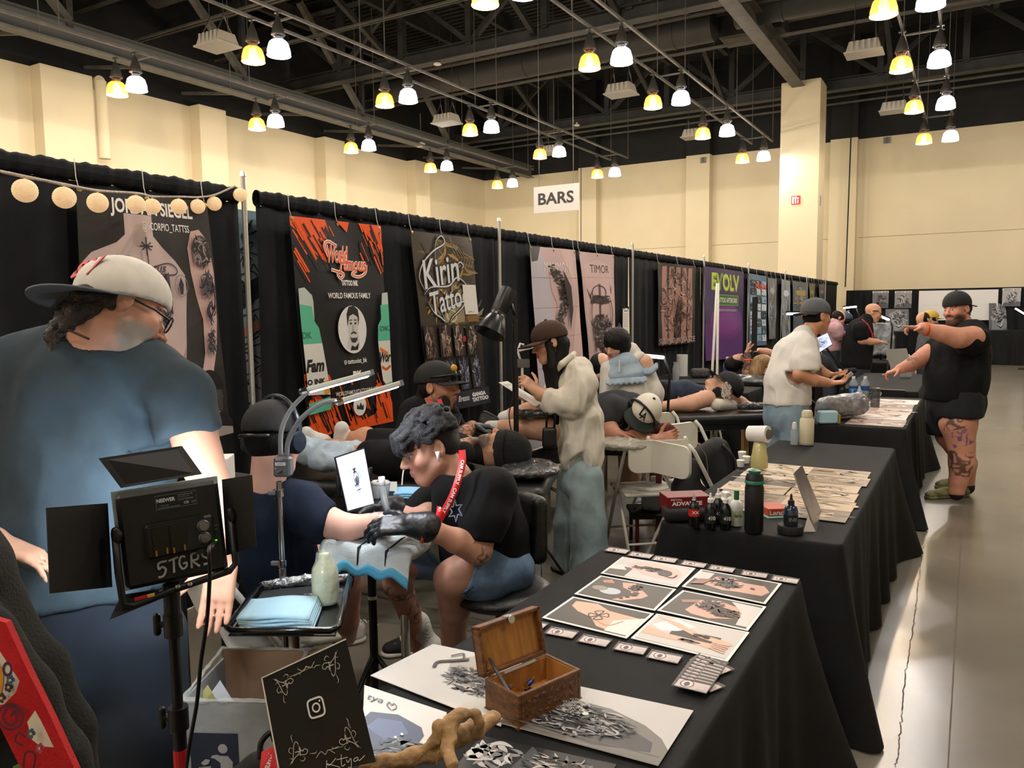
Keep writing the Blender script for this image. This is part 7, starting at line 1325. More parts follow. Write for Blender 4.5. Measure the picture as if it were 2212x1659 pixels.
# ---- cardboard bin with liner
def bin_box():
 d = 2.15; t = thing('waste_bin', P(495, 1750, d)*[1, 1, 0], 'cardboard waste box with a clear liner and a tidy-man symbol', 'bin'); f0, f1 = P(391, 1514, d), P(602, 1492, d-.02); X = nrm((f1-f0)*[1, 1, 0]); Yv = nrm(np.cross(UP, X)); Yv = Yv if Yv@CFWD > 0 else -Yv; w_ = .27; D_ = .27; zt = f0[2]; o0 = V3(f0[0], f0[1], 0)
 mbr = mat('cardboard', '#8a6a50', .9, noise=(6, .1)); mlin = mat('liner_grey', '#9aa1a6', .4, noise=(7, .15), bump=(14, .5), coat=.3)
 b = MB(); b.box(o0+X*w_/2+Yv*.003+UP*zt/2, (w_, .006, zt), X, Yv, UP); b.build('front', mlin, t)
 b = MB(); b.box(o0+X*w_/2+Yv*D_+UP*(zt+.03)/2, (w_, .006, zt+.03), X, Yv, UP); b.build('back', mbr, t)
 for u in (.003, w_-.003): b = MB(); b.box(o0+X*u+Yv*D_/2+UP*zt/2, (.006, D_, zt), X, Yv, UP); b.build('side', mlin if u < .1 else mbr, t)
 b = MB(); b.box(o0+X*w_/2+Yv*D_/2+UP*.01, (w_, D_, .01), X, Yv, UP); b.build('bottom', mbr, t)
 S = SDF(.006, .01); S.chain([(o0+UP*(zt+.002), .007), (o0+X*w_+UP*(zt+.004), .007), (o0+X*w_+Yv*D_+UP*(zt+.03), .007), (o0+Yv*D_+UP*(zt+.03), .007), (o0+UP*(zt+.002), .007)]); sdf_obj('liner_edge', S, mat('film_clear'), t, disp=lambda V, N: .005*vnoise(V, 40))
 a = Art(o0+X*.02+UP*(zt-.26)-Yv*.001, o0+X*.155+UP*(zt-.26)-Yv*.001, o0+X*.02+UP*(zt-.09)-Yv*.001, n=-Yv); a.rect(0, 0, 1, 1, '#232b45'); g = '#a9afb5'
 a.disc(.68, .74, .1, .08, g); a.poly([(.45, .62), (.55, .64), (.62, .62), (.78, .62), (.88, .52), (.86, .3), (.82, .05), (.74, .05), (.73, .25), (.68, .25), (.6, .05), (.52, .05), (.62, .35), (.62, .5), (.5, .57), (.42, .58)], g); a.poly([(.16, .42), (.42, .44), (.38, .08), (.22, .06)], g)
 for i in range(3): a.stroke([(.18, .12+.1*i), (.40, .13+.1*i)], .012, '#232b45', smooth=False); a.stroke([(.22+.06*i, .08), (.21+.07*i, .42)], .012, '#232b45', smooth=False)
 a.poly([(.22, .5), (.32, .57), (.42, .56), (.38, .49), (.28, .46)], g); a.build('symbol', m_print, t)
 for i, (px, py, cc) in enumerate(((475, 1492, '#d3d4d6'), (448, 1502, '#c9c07a'))):
  q = P(px, py, d+.12); b = MB(); b.prism([q-CRIGHT*.05+CDOWN*.04, q+CRIGHT*.05+CDOWN*.05, q+CRIGHT*.0-CDOWN*.03], CFWD*.002); tag(b.build('waste_paper', mat('waste%d' % i, cc, .8)), ['white scrap of paper sticking out of the waste box', 'yellow scrap of paper in the waste box'][i], 'paper')
bin_box()
# ---- frames, prints, box and driftwood on the nearest table
Z1 = .745
def flat_print(name, q, label, cat='photo print', border='#e9e6e1', bw=.03, group=None, lift=.0, th=.0012, z=Z1):
 t = thing(name, sum(q)/4*[1, 1, 1], label, cat, group); b = MB(); b.prism([p+UP*lift for p in q], UP*th); b.build('paper', mat('paper_white', '#e6e3de', .5), t)
 a = Art(q[3]+UP*(th+lift), q[2]+UP*(th+lift), q[0]+UP*(th+lift), n=UP, tr=q[1]+UP*(th+lift), off=.0004, step=.00015)
 if border: a.rect(0, 0, 1, 1, border); a.rect(bw, bw*a.asp, 1-bw, 1-bw*a.asp, '#3d372f')
 return t, a
def cq(x, y): return AZ(980+x/2.765, 1160+y/2.765, Z1)
PH = [((1007, 120), (1445, 188), (1335, 303), (878, 218)), ((1478, 195), (1960, 280), (1862, 403), (1362, 297)), ((876, 232), (1330, 313), (1203, 442), (720, 342)), ((1368, 320), (1868, 418), (1757, 563), (1214, 440)), ((712, 358), (1197, 460), (1033, 608), (527, 484)), ((1213, 460), (1767, 572), (1637, 747), (1058, 606))]
LB = ['photo print of a pale tattooed thigh, far left of the six prints', 'photo print of a torso with a flower tattoo, far right', 'photo print of a bent elbow with small tattoos, middle left', 'photo print of a tattooed back, middle right', 'photo print of a tattooed throat, near left', 'photo print of two tattooed hands on black, near right']
sk_ = '#cba08e'; ik = ['#2e2624', '#4a3e3a', '#1d1817']
for i, (q, lb) in enumerate(zip(PH, LB)):
 t, a = flat_print('photo_print', [cq(*p) for p in q], lb, group='six photo prints laid out on the near table')
 if i == 0: a.rect(.03, .05, .97, .95, '#cfcac6'); a.rect(.03, .05, .3, .5, '#4a443a'); a.poly([(.3, .85), (.5, .9), (.8, .8), (.93, .6), (.93, .3), (.7, .25), (.5, .3), (.25, .5), (.15, .7)], '#d9b8ae'); a.poly([(.03, .5), (.12, .6), (.25, .35), (.03, .3)], '#e0d9d4'); a.scrib(.5, .58, .22, .1, 60, ik, 1, wd=.03, ln=.3); a.disc(.72, .5, .09, .13, '#3d322f'); a.stroke([(.7, .4), (.85, .35), (.88, .5)], .03, '#3d322f')
 if i == 1: a.poly([(.2, .3), (.25, .75), (.45, .85), (.6, .7), (.85, .72), (.95, .5), (.9, .28), (.6, .25), (.45, .2)], sk_); a.rect(.03, .5, .2, .9, '#cfc8c2'); a.scrib(.42, .55, .17, .24, 70, ik, 2, wd=.035, ln=.35); a.disc(.75, .5, .03, .03, '#5c4038'); a.poly([(.05, .2), (.2, .3), (.25, .6), (.1, .5)], '#8f6a5c')
 if i == 2: a.poly([(.35, .85), (.5, .92), (.6, .75), (.78, .5), (.75, .35), (.55, .1), (.45, .08), (.6, .4), (.55, .55), (.42, .65)], sk_); a.disc(.33, .4, .13, .14, '#b9bfc6'); a.disc(.18, .45, .1, .1, '#8d8577'); a.poly([(.1, .8), (.2, .9), (.28, .75), (.15, .7)], '#b5806c'); a.scrib(.56, .72, .07, .13, 36, ik, 3, wd=.03); 
 if i == 2:
  for u, v, r in ((.63, .5, .04), (.62, .42, .05), (.58, .3, .03), (.53, .2, .025)): a.disc(u, v, r, r*1.1, '#2e2624')
 if i == 3: a.poly([(.25, .25), (.3, .75), (.5, .85), (.75, .72), (.85, .55), (.8, .3), (.55, .12), (.35, .15)], sk_); a.poly([(.62, .92), (.97, .9), (.97, .1), (.85, .1), (.82, .55)], '#d3cec8'); a.poly([(.1, .6), (.3, .75), (.28, .6), (.15, .5)], '#a0705e'); a.scrib(.45, .6, .12, .2, 40, ik, 4, wd=.035); a.scrib(.66, .45, .14, .14, 50, ik, 5, wd=.035)
 if i == 4: a.poly([(.1, .85), (.35, .92), (.55, .75), (.95, .7), (.95, .4), (.75, .1), (.6, .15), (.45, .4), (.25, .5), (.12, .65)], '#d3a98f'); a.poly([(.7, .45), (.97, .75), (.97, .07), (.72, .07)], '#e3dcd4'); a.stroke([(.5, .35), (.7, .25), (.8, .5)], .03, '#b58a70'); 
 if i == 4:
  for j in range(4): e = j*1.57; a.stroke([(.5, .52), (.5+.11*math.cos(e), .52+.18*math.sin(e)), (.5+.1*math.cos(e+.9), .52+.16*math.sin(e+.9)), (.5, .52)], .022, '#4a3d39')
 if i == 5: a.rect(.03, .05, .97, .95, '#c9c3bc'); a.rect(.3, .25, .8, .62, '#24211f'); a.poly([(.05, .6), (.25, .95), (.5, .8), (.36, .55), (.2, .45)], '#dfe0e2'); a.poly([(.03, .5), (.3, .4), (.55, .38), (.75, .38), (.9, .4), (.93, .32), (.75, .22), (.6, .26), (.3, .24), (.03, .25)], '#d9ad94'); a.poly([(.05, .9), (.3, .82), (.55, .62), (.78, .56), (.93, .52), (.95, .44), (.75, .44), (.55, .5), (.25, .72)], '#d9ad94'); a.scrib(.52, .31, .1, .03, 26, ik, 6, wd=.03); a.scrib(.62, .54, .08, .04, 22, ik, 7, wd=.03)
 if i == 5:
  for j in range(5): a.stroke([(.75, .25+.04*j), (.92, .18+.06*j)], .03, '#d9ad94', smooth=False)
 a.build('picture', m_ban, t)
ux = nrm(cq(1058, 76)-cq(920, 57)); uy = nrm(np.cross(UP, ux))
cc0 = [(978, 80), (1118, 108), (1262, 133), (1435, 162), (1602, 189), (1797, 222), (1980, 254)]; cc1 = [(468, 520), (646, 570), (842, 618), (1058, 664), (1260, 714)]
ORDN = ['first', 'second', 'third', 'fourth', 'fifth', 'sixth', 'seventh']
def card(p, ang, label, group, lift=0):
 X = ux*math.cos(ang)+uy*math.sin(ang); Yv = np.cross(UP, X); q = [p-X*.044+Yv*.0275, p+X*.044+Yv*.0275, p+X*.044-Yv*.0275, p-X*.044-Yv*.0275]
 t, a = flat_print('business_card', q, label, 'card', None, group=group, lift=lift, th=.0006); a.rect(0, 0, 1, 1, '#2a2625'); a.rect(.02, .04, .98, .96, '#c9b9b4'); a.rect(.0, .78, 1, 1, '#3a3433'); a.disc(.36, .45, .2, .36, '#7a5a58'); a.disc(.36, .45, .16, .3, '#d9cfcc'); a.disc(.36, .42, .08, .22, '#57464a'); a.rect(.66, .12, .92, .56, '#bdb4b0'); a.rect(.12, .84, .5, .93, '#8d8583'); a.rect(0, .0, .06, 1, '#4a4241'); a.build('picture', m_ban, t)
for i, p in enumerate(cc0): card(cq(*p), .02*(i % 3-1), 'business card, %s from the left in the row at the far table edge' % ORDN[i], 'cards along the far edge')
for i, p in enumerate(cc1): card(cq(*p), .03*(i % 2), 'business card, %s from the left in the row behind the wooden box' % ORDN[i], 'cards in the near row')
for i in range(9): u = i/8; card(cq(1525-100*u, 745+160*u), -.25+.2*u, 'business card in the fanned pile, %s from the top edge' % (ORDN+['eighth', 'ninth'])[i], 'fanned pile of cards', lift=.0012*i)
for j, (px, py) in enumerate(((1560, 770), (1500, 870))): card(cq(px, py), -.5, 'business card at the right of the fanned pile, %s one' % ['far', 'near'][j], 'fanned pile of cards', lift=.0006)
gr = ['#2b2b2d', '#47474a', '#6a6a6c', '#8c8b8a', '#1b1b1d', '#a9a8a6']
t, a = flat_print('tattoo_poster', [AZ(1170, 1466, Z1), AZ(1498, 1536, Z1), AZ(1422, 1655, Z1), AZ(1078, 1562, Z1)], 'grey poster of a dragon sleeve tattoo beside the wooden box', 'poster', None); a.rect(0, 0, 1, 1, '#c2bfbb'); a.poly([(.0, .0), (.0, .4), (.1, .62), (.3, .72), (.55, .7), (.8, .55), (.93, .4), (1, .25), (1, 0)], '#77736d'); a.poly([(.02, .25), (.12, .6), (.3, .68), (.5, .66), (.72, .45), (.9, .3), (.92, .15), (.6, .05), (.2, .1)], '#4a4a4b'); a.scrib(.4, .38, .36, .27, 260, gr, 1, wd=.022, ln=.16); a.scrib(.32, .52, .13, .12, 80, ['#a9a8a6', '#d0cfcc', '#2b2b2d'], 2, wd=.014, ln=.2)
for i in range(60): rr_ = random.Random(i); a.ring(.22+.2*rr_.random(), .45+.2*rr_.random(), .012, .018, .35, '#b9b7b3', n=8)
a.disc(.46, .4, .02, .03, '#d9d7d2'); a.rect(.0, .0, 1, .02, '#5a554e'); a.build('picture', m_ban, t)
t, a = flat_print('tattoo_poster', [AZ(936, 1392, Z1), AZ(1128, 1432, Z1), AZ(1082, 1570, Z1), AZ(800, 1460, Z1)], 'pale poster of a jewelled chain tattoo behind the box', 'poster', None); a.rect(0, 0, 1, 1, '#c9c6c0'); a.poly([(.35, .75), (.6, 1), (1, 1), (1, .3), (.7, .25), (.45, .4)], '#a8a49c'); a.disc(.7, .75, .12, .12, '#b99a7c')
a.scrib(.68, .48, .26, .2, 160, gr, 5, wd=.025, ln=.2); a.stroke([(.3, .5), (.28, .62), (.38, .72), (.5, .82)], .05, '#3a3836'); a.stroke([(.32, .8), (.4, .9), (.46, .78)], .03, '#4a4846'); 
for i in range(40): rr_ = random.Random(i+50); a.ring(.45+.4*rr_.random(), .35+.3*rr_.random(), .018, .022, .35, '#3a3836', n=10)
a.build('picture', m_ban, t)
t, a = flat_print('tattoo_poster', [AZ(787, 1481, Z1), AZ(965, 1540, Z1), AZ(940, 1640, Z1), AZ(780, 1640, Z1)], 'signed white poster with a dark blue tattooed shape beside the sign', 'poster', None); a.rect(0, 0, 1, 1, '#dedcd8'); a.poly([(0, .5), (.1, .62), (.45, .68), (.75, .55), (.8, .4), (.72, .2), (.5, .05), (0, .05)], '#3a4660'); a.poly([(.05, .4), (.2, .55), (.5, .58), (.6, .4), (.3, .25)], '#54678c'); a.scrib(.55, .15, .3, .12, 60, ['#1b1e26', '#3a3e48', '#77797c'], 2, wd=.03); a.text('tya', .05, .76, .25, .86, '#4a4a4c', shear=.3); a.stroke([(.3, .78), (.33, .84), (.36, .8), (.39, .84), (.42, .78), (.36, .72), (.3, .78)], .008, '#6a6a6c'); a.disc(.44, .3, .02, .02, '#e9e7e2'); a.disc(.52, .36, .02, .02, '#e9e7e2'); a.build('picture', m_ban, t)
t, a = flat_print('tattoo_poster', [AZ(1040, 1590, Z1-.002), AZ(1330, 1652, Z1-.002), AZ(1260, 1780, Z1-.002), AZ(930, 1720, Z1-.002)], 'dark poster at the bottom edge below the driftwood', 'poster', None); a.rect(0, 0, 1, 1, '#1d1c1c'); a.poly([(.4, 1), (.55, .8), (.8, .9), (1, .8), (1, 0), (.3, 0)], '#4a4d50'); a.scrib(.2, .75, .16, .18, 40, ['#d0cecb', '#8a8886'], 3, wd=.05); a.scrib(.66, .75, .2, .15, 60, ['#a9a49c', '#6a6660', '#1d1c1c'], 4, wd=.025); a.build('picture', m_ban, t)
# ---- framed sign with ornaments
def code_sign():
 TL, TR, BR, BL = P(564, 1464, 1.47), P(747, 1379, 1.53), P(812, 1646, 1.47), P(606, 1690, 1.41); t = thing('table_sign', (BL+BR)/2, 'black clear-fronted table sign with ornate corners, camera icon and signature', 'sign')
 n = nrm(np.cross(TR-TL, BL-TL)); n = n if n@CFWD > 0 else -n; b = MB(); b.prism([TL, TR, BR, BL], n*.006); b.build('backing', mat('sign_black', '#1b1a18', .35), t); b = MB(); b.prism([TL-n*.002, TR-n*.002, TR-n*.002+(BR-TR)*.012, TL-n*.002+(BL-TL)*.012], n*.012); b.build('acrylic_edge', mat('acrylic_edge', '#d8d3c2', .1, spec=.8), t); b = MB(); b.prism([TL-n*.002, TL-n*.002+(TR-TL)*.014, BL-n*.002+(BR-BL)*.014, BL-n*.002], n*.012); b.build('acrylic_edge', mat('acrylic_edge'), t)
 a = Art(BL, BR, TL, n=-n, tr=TR, off=.0006, step=.00012); g = '#b5ad9e'; a.rect(0, 0, 1, 1, '#23211e')
 for s in (0, .012):
  L_ = [(.2+s, .86-s), (.2+s, .2+s)]; 
  for p in ([(.17+s, .80), (.17+s, .3)], [(.83-s, .80), (.83-s, .3)], [(.3, .905-s), (.7, .905-s)], [(.3, .165+s), (.7, .165+s)]): a.stroke(p, .005, g, smooth=False)
 for (cx_, cy_, sx, sy) in ((.2, .88, 1, -1), (.8, .88, -1, -1), (.2, .19, 1, 1), (.8, .19, -1, 1)):
  for k, pp2 in enumerate(([(-.06, -.04), (.02, .01), (.10, .0), (.13, .03), (.10, .05), (.08, .03)], [(-.05, -.05), (-.02, .03), (.0, .10), (.03, .13), (.05, .10)], [(-.03, .03), (-.06, .06), (-.04, .09), (-.01, .07)], [(.03, -.03), (.06, -.05), (.09, -.03), (.07, -.01)], [(0, 0), (.06, .05), (.04, .1)], [(0, 0), (.06, .04), (.1, .04)], [(-.08, -.06), (-.03, -.02), (-.07, .0)], [(.0, .12), (-.01, .18), (.01, .2)], [(.14, 0), (.2, -.01), (.22, .01)])): a.stroke([(cx_+sx*u, cy_+sy*v) for u, v in pp2], .007, g, taper=k > 1)
  a.stroke([(cx_+sx*.05, cy_+sy*.0), (cx_+sx*.05, cy_+sy*.07)], .009, g, smooth=False); a.stroke([(cx_+sx*.0, cy_+sy*.04), (cx_+sx*.08, cy_+sy*.04)], .009, g, smooth=False)
 a.stroke([(.4, .93), (.46, .89), (.5, .92), (.54, .89), (.6, .93)], .006, g); a.stroke([(.42, .88), (.5, .91), (.58, .88)], .004, g); a.stroke([(.4, .14), (.46, .18), (.5, .15), (.54, .18), (.6, .14)], .006, g)
 W_ = '#dcd8d0'                                                   # camera icon in a rounded square
 def rsq(r, rr, t_): e = np.linspace(0, 2*math.pi, 41); x = np.sign(np.cos(e))*np.abs(np.cos(e))**.45*r; y = np.sign(np.sin(e))*np.abs(np.sin(e))**.45*r*a.asp; a.stroke(np.stack([.51+x, .55+y], 1), t_, W_, smooth=False)
 rsq(.085, .3, .017); a.ring(.51, .55, .046, .046*a.asp, .34, W_, n=28); a.disc(.56, .55+.05*a.asp, .01, .01*a.asp, W_)
 for p in ([(.5, .1), (.47, .0)], [(.6, .1), (.52, .055), (.5, .07), (.62, .02)], [(.66, .12), (.64, .03), (.68, .035)], [(.6, .085), (.72, .085)], [(.7, .07), (.71, .045), (.75, .07), (.73, .0), (.7, .01)], [(.82, .07), (.78, .06), (.78, .04), (.82, .05), (.82, .07), (.83, .04), (.9, .07)]): a.stroke(p, .006, '#cfc9bd')
 a.build('artwork', mat('print_gloss', '#ffffff', .25, vcol=True, coat=.5), t)
 b = MB(); b.prism([BL+n*.006, BR+n*.006, BR+n*.09-UP*.0, BL+n*.09], UP*.004) if False else b.prism([(TL+BL)/2+n*.006+(TR-TL)*.3, (TL+BL)/2+n*.006+(TR-TL)*.7, BR*.7+BL*.3+n*.13, BR*.3+BL*.7+n*.13], n*.003); b.build('easel_back', m_blk, t)
code_sign()
# ---- carved wooden box with sweets
def wood_box():
 c0 = P(1059, 1571, 1.66); pts_ = [AZ(1048, 1530, Z1), AZ(1117, 1571, Z1), AZ(1213, 1492, Z1)]; A_, B_, C_ = pts_; t = thing('wooden_box', (A_+C_)/2, 'open carved wooden box with sweets on the near table', 'box'); X = nrm(B_-A_); Yv = C_-B_; Yv = nrm(Yv-X*(X@Yv)); w_, L = np.linalg.norm(B_-A_)*1.05, np.linalg.norm(C_-B_); h = .075; th = .009
 mw = mat('carved_wood', '#6a4526', .5, noise=(18, .35, (1, 1, 4)), bump=(60, .5)); mi = mat('inner_wood', '#b07a3e', .5, noise=(10, .2, (1, 6, 1)))
 def Bx(u, v, z): return A_+X*u+Yv*v+UP*z
 for nm, ctr, sz, m in (('near_side', Bx(w_/2, th/2, h/2), (w_, th, h), mw), ('far_side', Bx(w_/2, L-th/2, h/2), (w_, th, h), mw), ('front', Bx(w_-th/2, L/2, h/2), (th, L-2*th, h), mw), ('back', Bx(th/2, L/2, h/2), (th, L-2*th, h), mw), ('floor_board', Bx(w_/2, L/2, .012), (w_-2*th, L-2*th, .006), mi)):
  b = MB(); b.box(ctr, sz, X, Yv, UP, bev=.0015); b.build(nm, m, t)
 for nm, ctr, sz in (('lining', Bx(w_/2, th+.001, h/2+.006), (w_-2*th, .002, h-.018)), ('lining', Bx(w_/2, L-th-.001, h/2+.006), (w_-2*th, .002, h-.018)), ('lining', Bx(th+.001, L/2, h/2+.006), (.002, L-2*th, h-.018))): b = MB(); b.box(ctr, sz, X, Yv, UP); b.build(nm, mi, t)
 # carved relief on the front and feet
 r_ = random.Random(2); S = SDF(.002, .003)
 for i in range(46): p = Bx(w_, .02+r_.random()*(L-.04), .014+r_.random()*(h-.028)); a_ = r_.random()*6.28; S.cone(p, p+(Yv*math.cos(a_)+UP*math.sin(a_))*.012, .003, .0015)
 sdf_obj('carving', S, mw, t)
 for u, v in ((.008, .008), (w_-.008, .008), (w_-.008, L-.008)): b = MB(); b.box(Bx(u, v, -.001), (.02, .02, .008), X, Yv, UP); b.build('foot', mw, t)
 # lid tilted up on the hinge side
 lt = nrm(UP*.97-X*.2); ln = nrm(np.cross(Yv, lt)); ln = ln if ln@X > 0 else -ln; o = Bx(0, 0, h); lh = w_*.98; ld = .028
 b = MB(); b.box(o+Yv*L/2+lt*lh/2-ln*(ld-.004), (.008, L, lh), ln, Yv, lt, bev=.0015); lid = b.build('lid', mw, t)
 for ctr, sz in ((o+Yv*th/2+lt*lh/2-ln*ld/2, (ld, th, lh)), (o+Yv*(L-th/2)+lt*lh/2-ln*ld/2, (ld, th, lh)), (o+Yv*L/2+lt*(lh-th/2)-ln*ld/2, (ld, L, th)), (o+Yv*L/2+lt*th/2-ln*ld/2, (ld, L, th))): b = MB(); b.box(ctr, sz, ln, Yv, lt, bev=.0015); b.build('lid_rail', mw, lid)
 b = MB(); b.box(o+Yv*L/2+lt*lh/2-ln*(ld-.010), (.002, L-2*th, lh-2*th), ln, Yv, lt); b.build('lining', mi, lid); b = MB(); b.box(o+Yv*L*.5+lt*(lh+.001)-ln*ld*.3, (.02, .022, .003), ln, Yv, lt); b.lathe([(.004, 0), (.010, 0), (.010, .003), (.004, .003)], o+Yv*L*.5+lt*(lh-.006)+ln*.004, ln, n=12); b.build('hasp', m_pole, lid)
 b = MB(); b.tube([o+Yv*.03+lt*lh*.3-ln*.01, Bx(w_*.7, .012, h-.02)], .004, 6); b.build('stay', mat('dull_steel', '#4a4d4c', .4, metal=.7), t); b = MB(); b.tube([Bx(.012, L*.25, h), Bx(.012, L*.75, h)], .004, 6); b.build('hinge_rod', m_pole, t)
 for i in range(11):
  p = Bx(.02+r_.random()*(w_-.04), .03+r_.random()*(L-.07), .018+.012*(i % 3)); a_ = r_.random()*3.1; d_ = X*math.cos(a_)+Yv*math.sin(a_); k = thing('wrapped_sweet', p, ('shiny blue' if i % 3 else 'gold')+' wrapped sweet in the wooden box', 'sweet', 'sweets in the wooden box'); b = MB(); b.tube([p-d_*.014, p-d_*.009, p+d_*.009, p+d_*.014], [.004, .0065, .0065, .004], 8); b.build('wrapper', mat('wrap_blue', '#22307c', .25, metal=.5) if i % 3 else mat('wrap_gold', '#b08a3c', .25, metal=.7), k, True)
  for s in (-1, 1): b = MB(); b.tube([p+d_*s*.014, p+d_*s*.021], [.002, .008], 6); b.build('twist', mat('wrap_gold', '#b08a3c', .25, metal=.7), k)
wood_box()
# ---- driftwood
S = SDF(.004, .014); D = 1.52
def dp(x, y, o=0, h=12): return (560+x/3.95, 1350+y/3.95, D+o, h/3.95)
S.pc([dp(880, 1220, -.04, 40), dp(1060, 1180, -.02, 60), dp(1300, 1130, 0, 70), dp(1500, 1080, .02, 75), dp(1700, 950, .05, 80), dp(1850, 880, .08, 75), dp(2000, 790, .12, 60)]); S.pc([dp(1640, 820, .02, 60), dp(1700, 760, .03, 45), dp(1850, 760, .05, 30), dp(1880, 840, .05, 28), dp(1880, 920, .06, 35)]); S.pc([dp(1640, 830, .02, 60), dp(1630, 960, 0, 50), dp(1600, 1060, -.02, 45), dp(1650, 1190, -.05, 55)]); S.pc([dp(1420, 1050, 0, 30), dp(1500, 980, 0, 34), dp(1530, 880, 0, 36), dp(1530, 840, 0, 30)]); S.pc([dp(1000, 1180, -.03, 50), dp(1070, 1130, -.03, 35)]); S.ell(P(*dp(1640, 830, -.03)[:3]), .012, op='s')
S.cut(V3(0, 0, Z1), -UP)
o = sdf_obj('driftwood', S, mat('driftwood', '#a8865e', .8, noise=(30, .25), bump=(60, .5)), None, disp=lambda V, N: .003*vnoise(V, 45)+.0015*vnoise(V, 120)); tag(o, 'pale knotted piece of driftwood at the front of the near table', 'driftwood')
b = MB(); b.tube(bez([P(*dp(1560, 890, -.04)[:3]), P(*dp(1550, 980, -.05)[:3]), P(*dp(1530, 1080, -.05)[:3]), P(*dp(1510, 1200, -.07)[:3])], 8), .0012, 5); tag(b.build('gold_chain', mat('gold'), None), 'thin gold chain hanging over the driftwood', 'chain')
# ---- black bag with red tag at the bottom left of the table
t = thing('table_bag', P(560, 1690, 1.55), 'black bag with a red lanyard beside the ornate sign', 'bag'); S = SDF(.006, .02); S.pc([(500, 1720, 1.6, 50), (560, 1665, 1.6, 36), (600, 1640, 1.58, 20)]); sdf_obj('pouch', S, m_blkm, t); b = MB(); b.tube(bez([P(562, 1640, 1.55), P(564, 1605, 1.56), P(585, 1582, 1.57), P(594, 1600, 1.57)], 6), .006, 6); b.build('handle', m_blk, t, True); q = [P(565, 1625, 1.5), P(592, 1612, 1.5), P(600, 1662, 1.48), P(560, 1668, 1.48)]; b = MB(); b.prism(q, CFWD*.003); o = b.build('red_tag', mat('lanyard_red', '#c4161c', .5), t); a = Art(q[3], q[2], q[0], n=-CFWD, tr=q[1]); a.text('SUPPLY', .2, .3, .9, .6, '#e9dcd8', bold=.03, rot=1.2); a.build('lettering', m_print, o)
# ================================================================== tablet, arm rest, stool and beds
def tablet(name, q, th, label, art=None, es=1.0, base='#cfdcf0'):
 t = thing(name, sum(q)/4, label, 'tablet'); n = nrm(np.cross(q[1]-q[0], q[3]-q[0])); n = n if n@-CFWD > 0 else -n; b = MB(); b.prism(q, -n*th); b.build('case', m_blk, t); ins = [p*.94+sum(q)/4*.06+n*.0015 for p in q]; b = MB(); b.prism(ins, -n*.001); b.build('screen', mat('screen_'+base, base, .2, emis=base, estr=es), t)
 if art: a = Art(ins[3], ins[2], ins[0], n=n, tr=ins[1], off=.0012); art(a); a.build('drawing', m_print, t)
 return t
def draw_head(a):
 k = '#2e2b3a'; g = '#5a6480'
 for i in range(6): e = i*math.pi/3+.5; u, v = .5+.26*math.cos(e), .60+.18*math.sin(e); e2 = e+2.09; a.stroke([(u, v), (.5+.26*math.cos(e2), .60+.18*math.sin(e2))], .003, g, smooth=False); a.ring(u, v, .08, .05, .05, g)
 a.poly([(.44, .70), (.56, .71), (.52, .655), (.57, .63), (.44, .62), (.48, .66)], '#4a2e2a'); a.ring(.52, .52, .09, .12, .12, k); a.poly([(.46, .5), (.47, .42), (.52, .38), (.58, .43), (.59, .52), (.54, .57)], '#6f6a74'); a.poly([(.45, .45), (.5, .38), (.55, .40), (.5, .43)], k); a.scrib(.52, .46, .06, .07, 20, [k, '#8d8a98'], 1, wd=.006)
 a.poly([(.52, .42), (.535, .30), (.54, .12), (.525, .30)], k); a.poly([(.38, .29), (.52, .305), (.66, .31), (.52, .285)], k); a.poly([(.36, .37), (.5, .39), (.48, .42)], k)
tablet('drawing_tablet', [P(723, 987, 3.16), P(787, 966, 3.26), P(810, 1091, 3.14), P(750, 1108, 3.05)], .008, 'upright tablet showing a tattoo drawing of a head and star', draw_head, .42)
t = thing('tablet_stand', P(760, 1110, 3.3)*[1, 1, 0], 'black clamp stand holding the drawing tablet', 'stand'); b = MB(); b.box(P(732, 1050, 3.14), (.02, .03, .085), CRIGHT, CFWD, CDOWN, bev=.004); b.build('clamp', m_blk, t); b = MB(); b.box(P(800, 1025, 3.22), (.014, .03, .06), CRIGHT, CFWD, CDOWN, bev=.004); b.build('clamp', m_blk, t); q = P(712, 1085, 3.3); b = MB(); b.tube([P(735, 1062, 3.16), q], .007, 8); b.build('arm', m_blk, t, True); b = MB(); b.tube([q, V3(q[0], q[1], .03)], .01, 8); b.build('post', m_blk, t, True); b = MB(); b.lathe([(.12, 0), (.12, .015), (.02, .03)], V3(q[0], q[1], .002), n=18); b.build('base', m_blk, t)
# padded arm rest with towel
d = 2.88; t = thing('arm_rest', AZ(800, 1460, 0), 'padded arm rest under a blue-edged white towel on a black post', 'arm rest'); ctr = P(820, 1182, d); zt = ctr[2]
ax = nrm((P(905, 1205, d-.05)-P(740, 1168, d+.05))*[1, 1, .3]); S = SDF(.007, .02); S.rbox(ctr+UP*.0, (.34, .2, .06), .028, ax, nrm(np.cross(UP, ax)), UP); sdf_obj('pad', S, m_leath, t)
sy = nrm(np.cross(UP, ax)); 
def tw(u, v):
 x = (u-.5)*.38; y = (v-.5)*.34; e = max(0, abs(y)-.105); e2 = max(0, abs(x)-.165); zz = .036-e*1.25-e2*1.3+.004*math.sin(u*20+v*9)+(.012*math.sin(u*25) if e > 0 else 0); y = max(-.115, min(.115, y))*1.0+.25*math.copysign(e, y)*(1 if e else 0); return ctr+ax*(max(-.175, min(.175, x))+.2*math.copysign(e2, x)*(1 if e2 else 0))+sy*y+UP*zz
o = sheet('towel', tw, 30, 30, .003, mat('towel_white', '#c3ccce', .85, bump=(180, .3)), t)
def tw2(u, v): p = tw(u, -.06+.1*v if True else v); return p-sy*.004
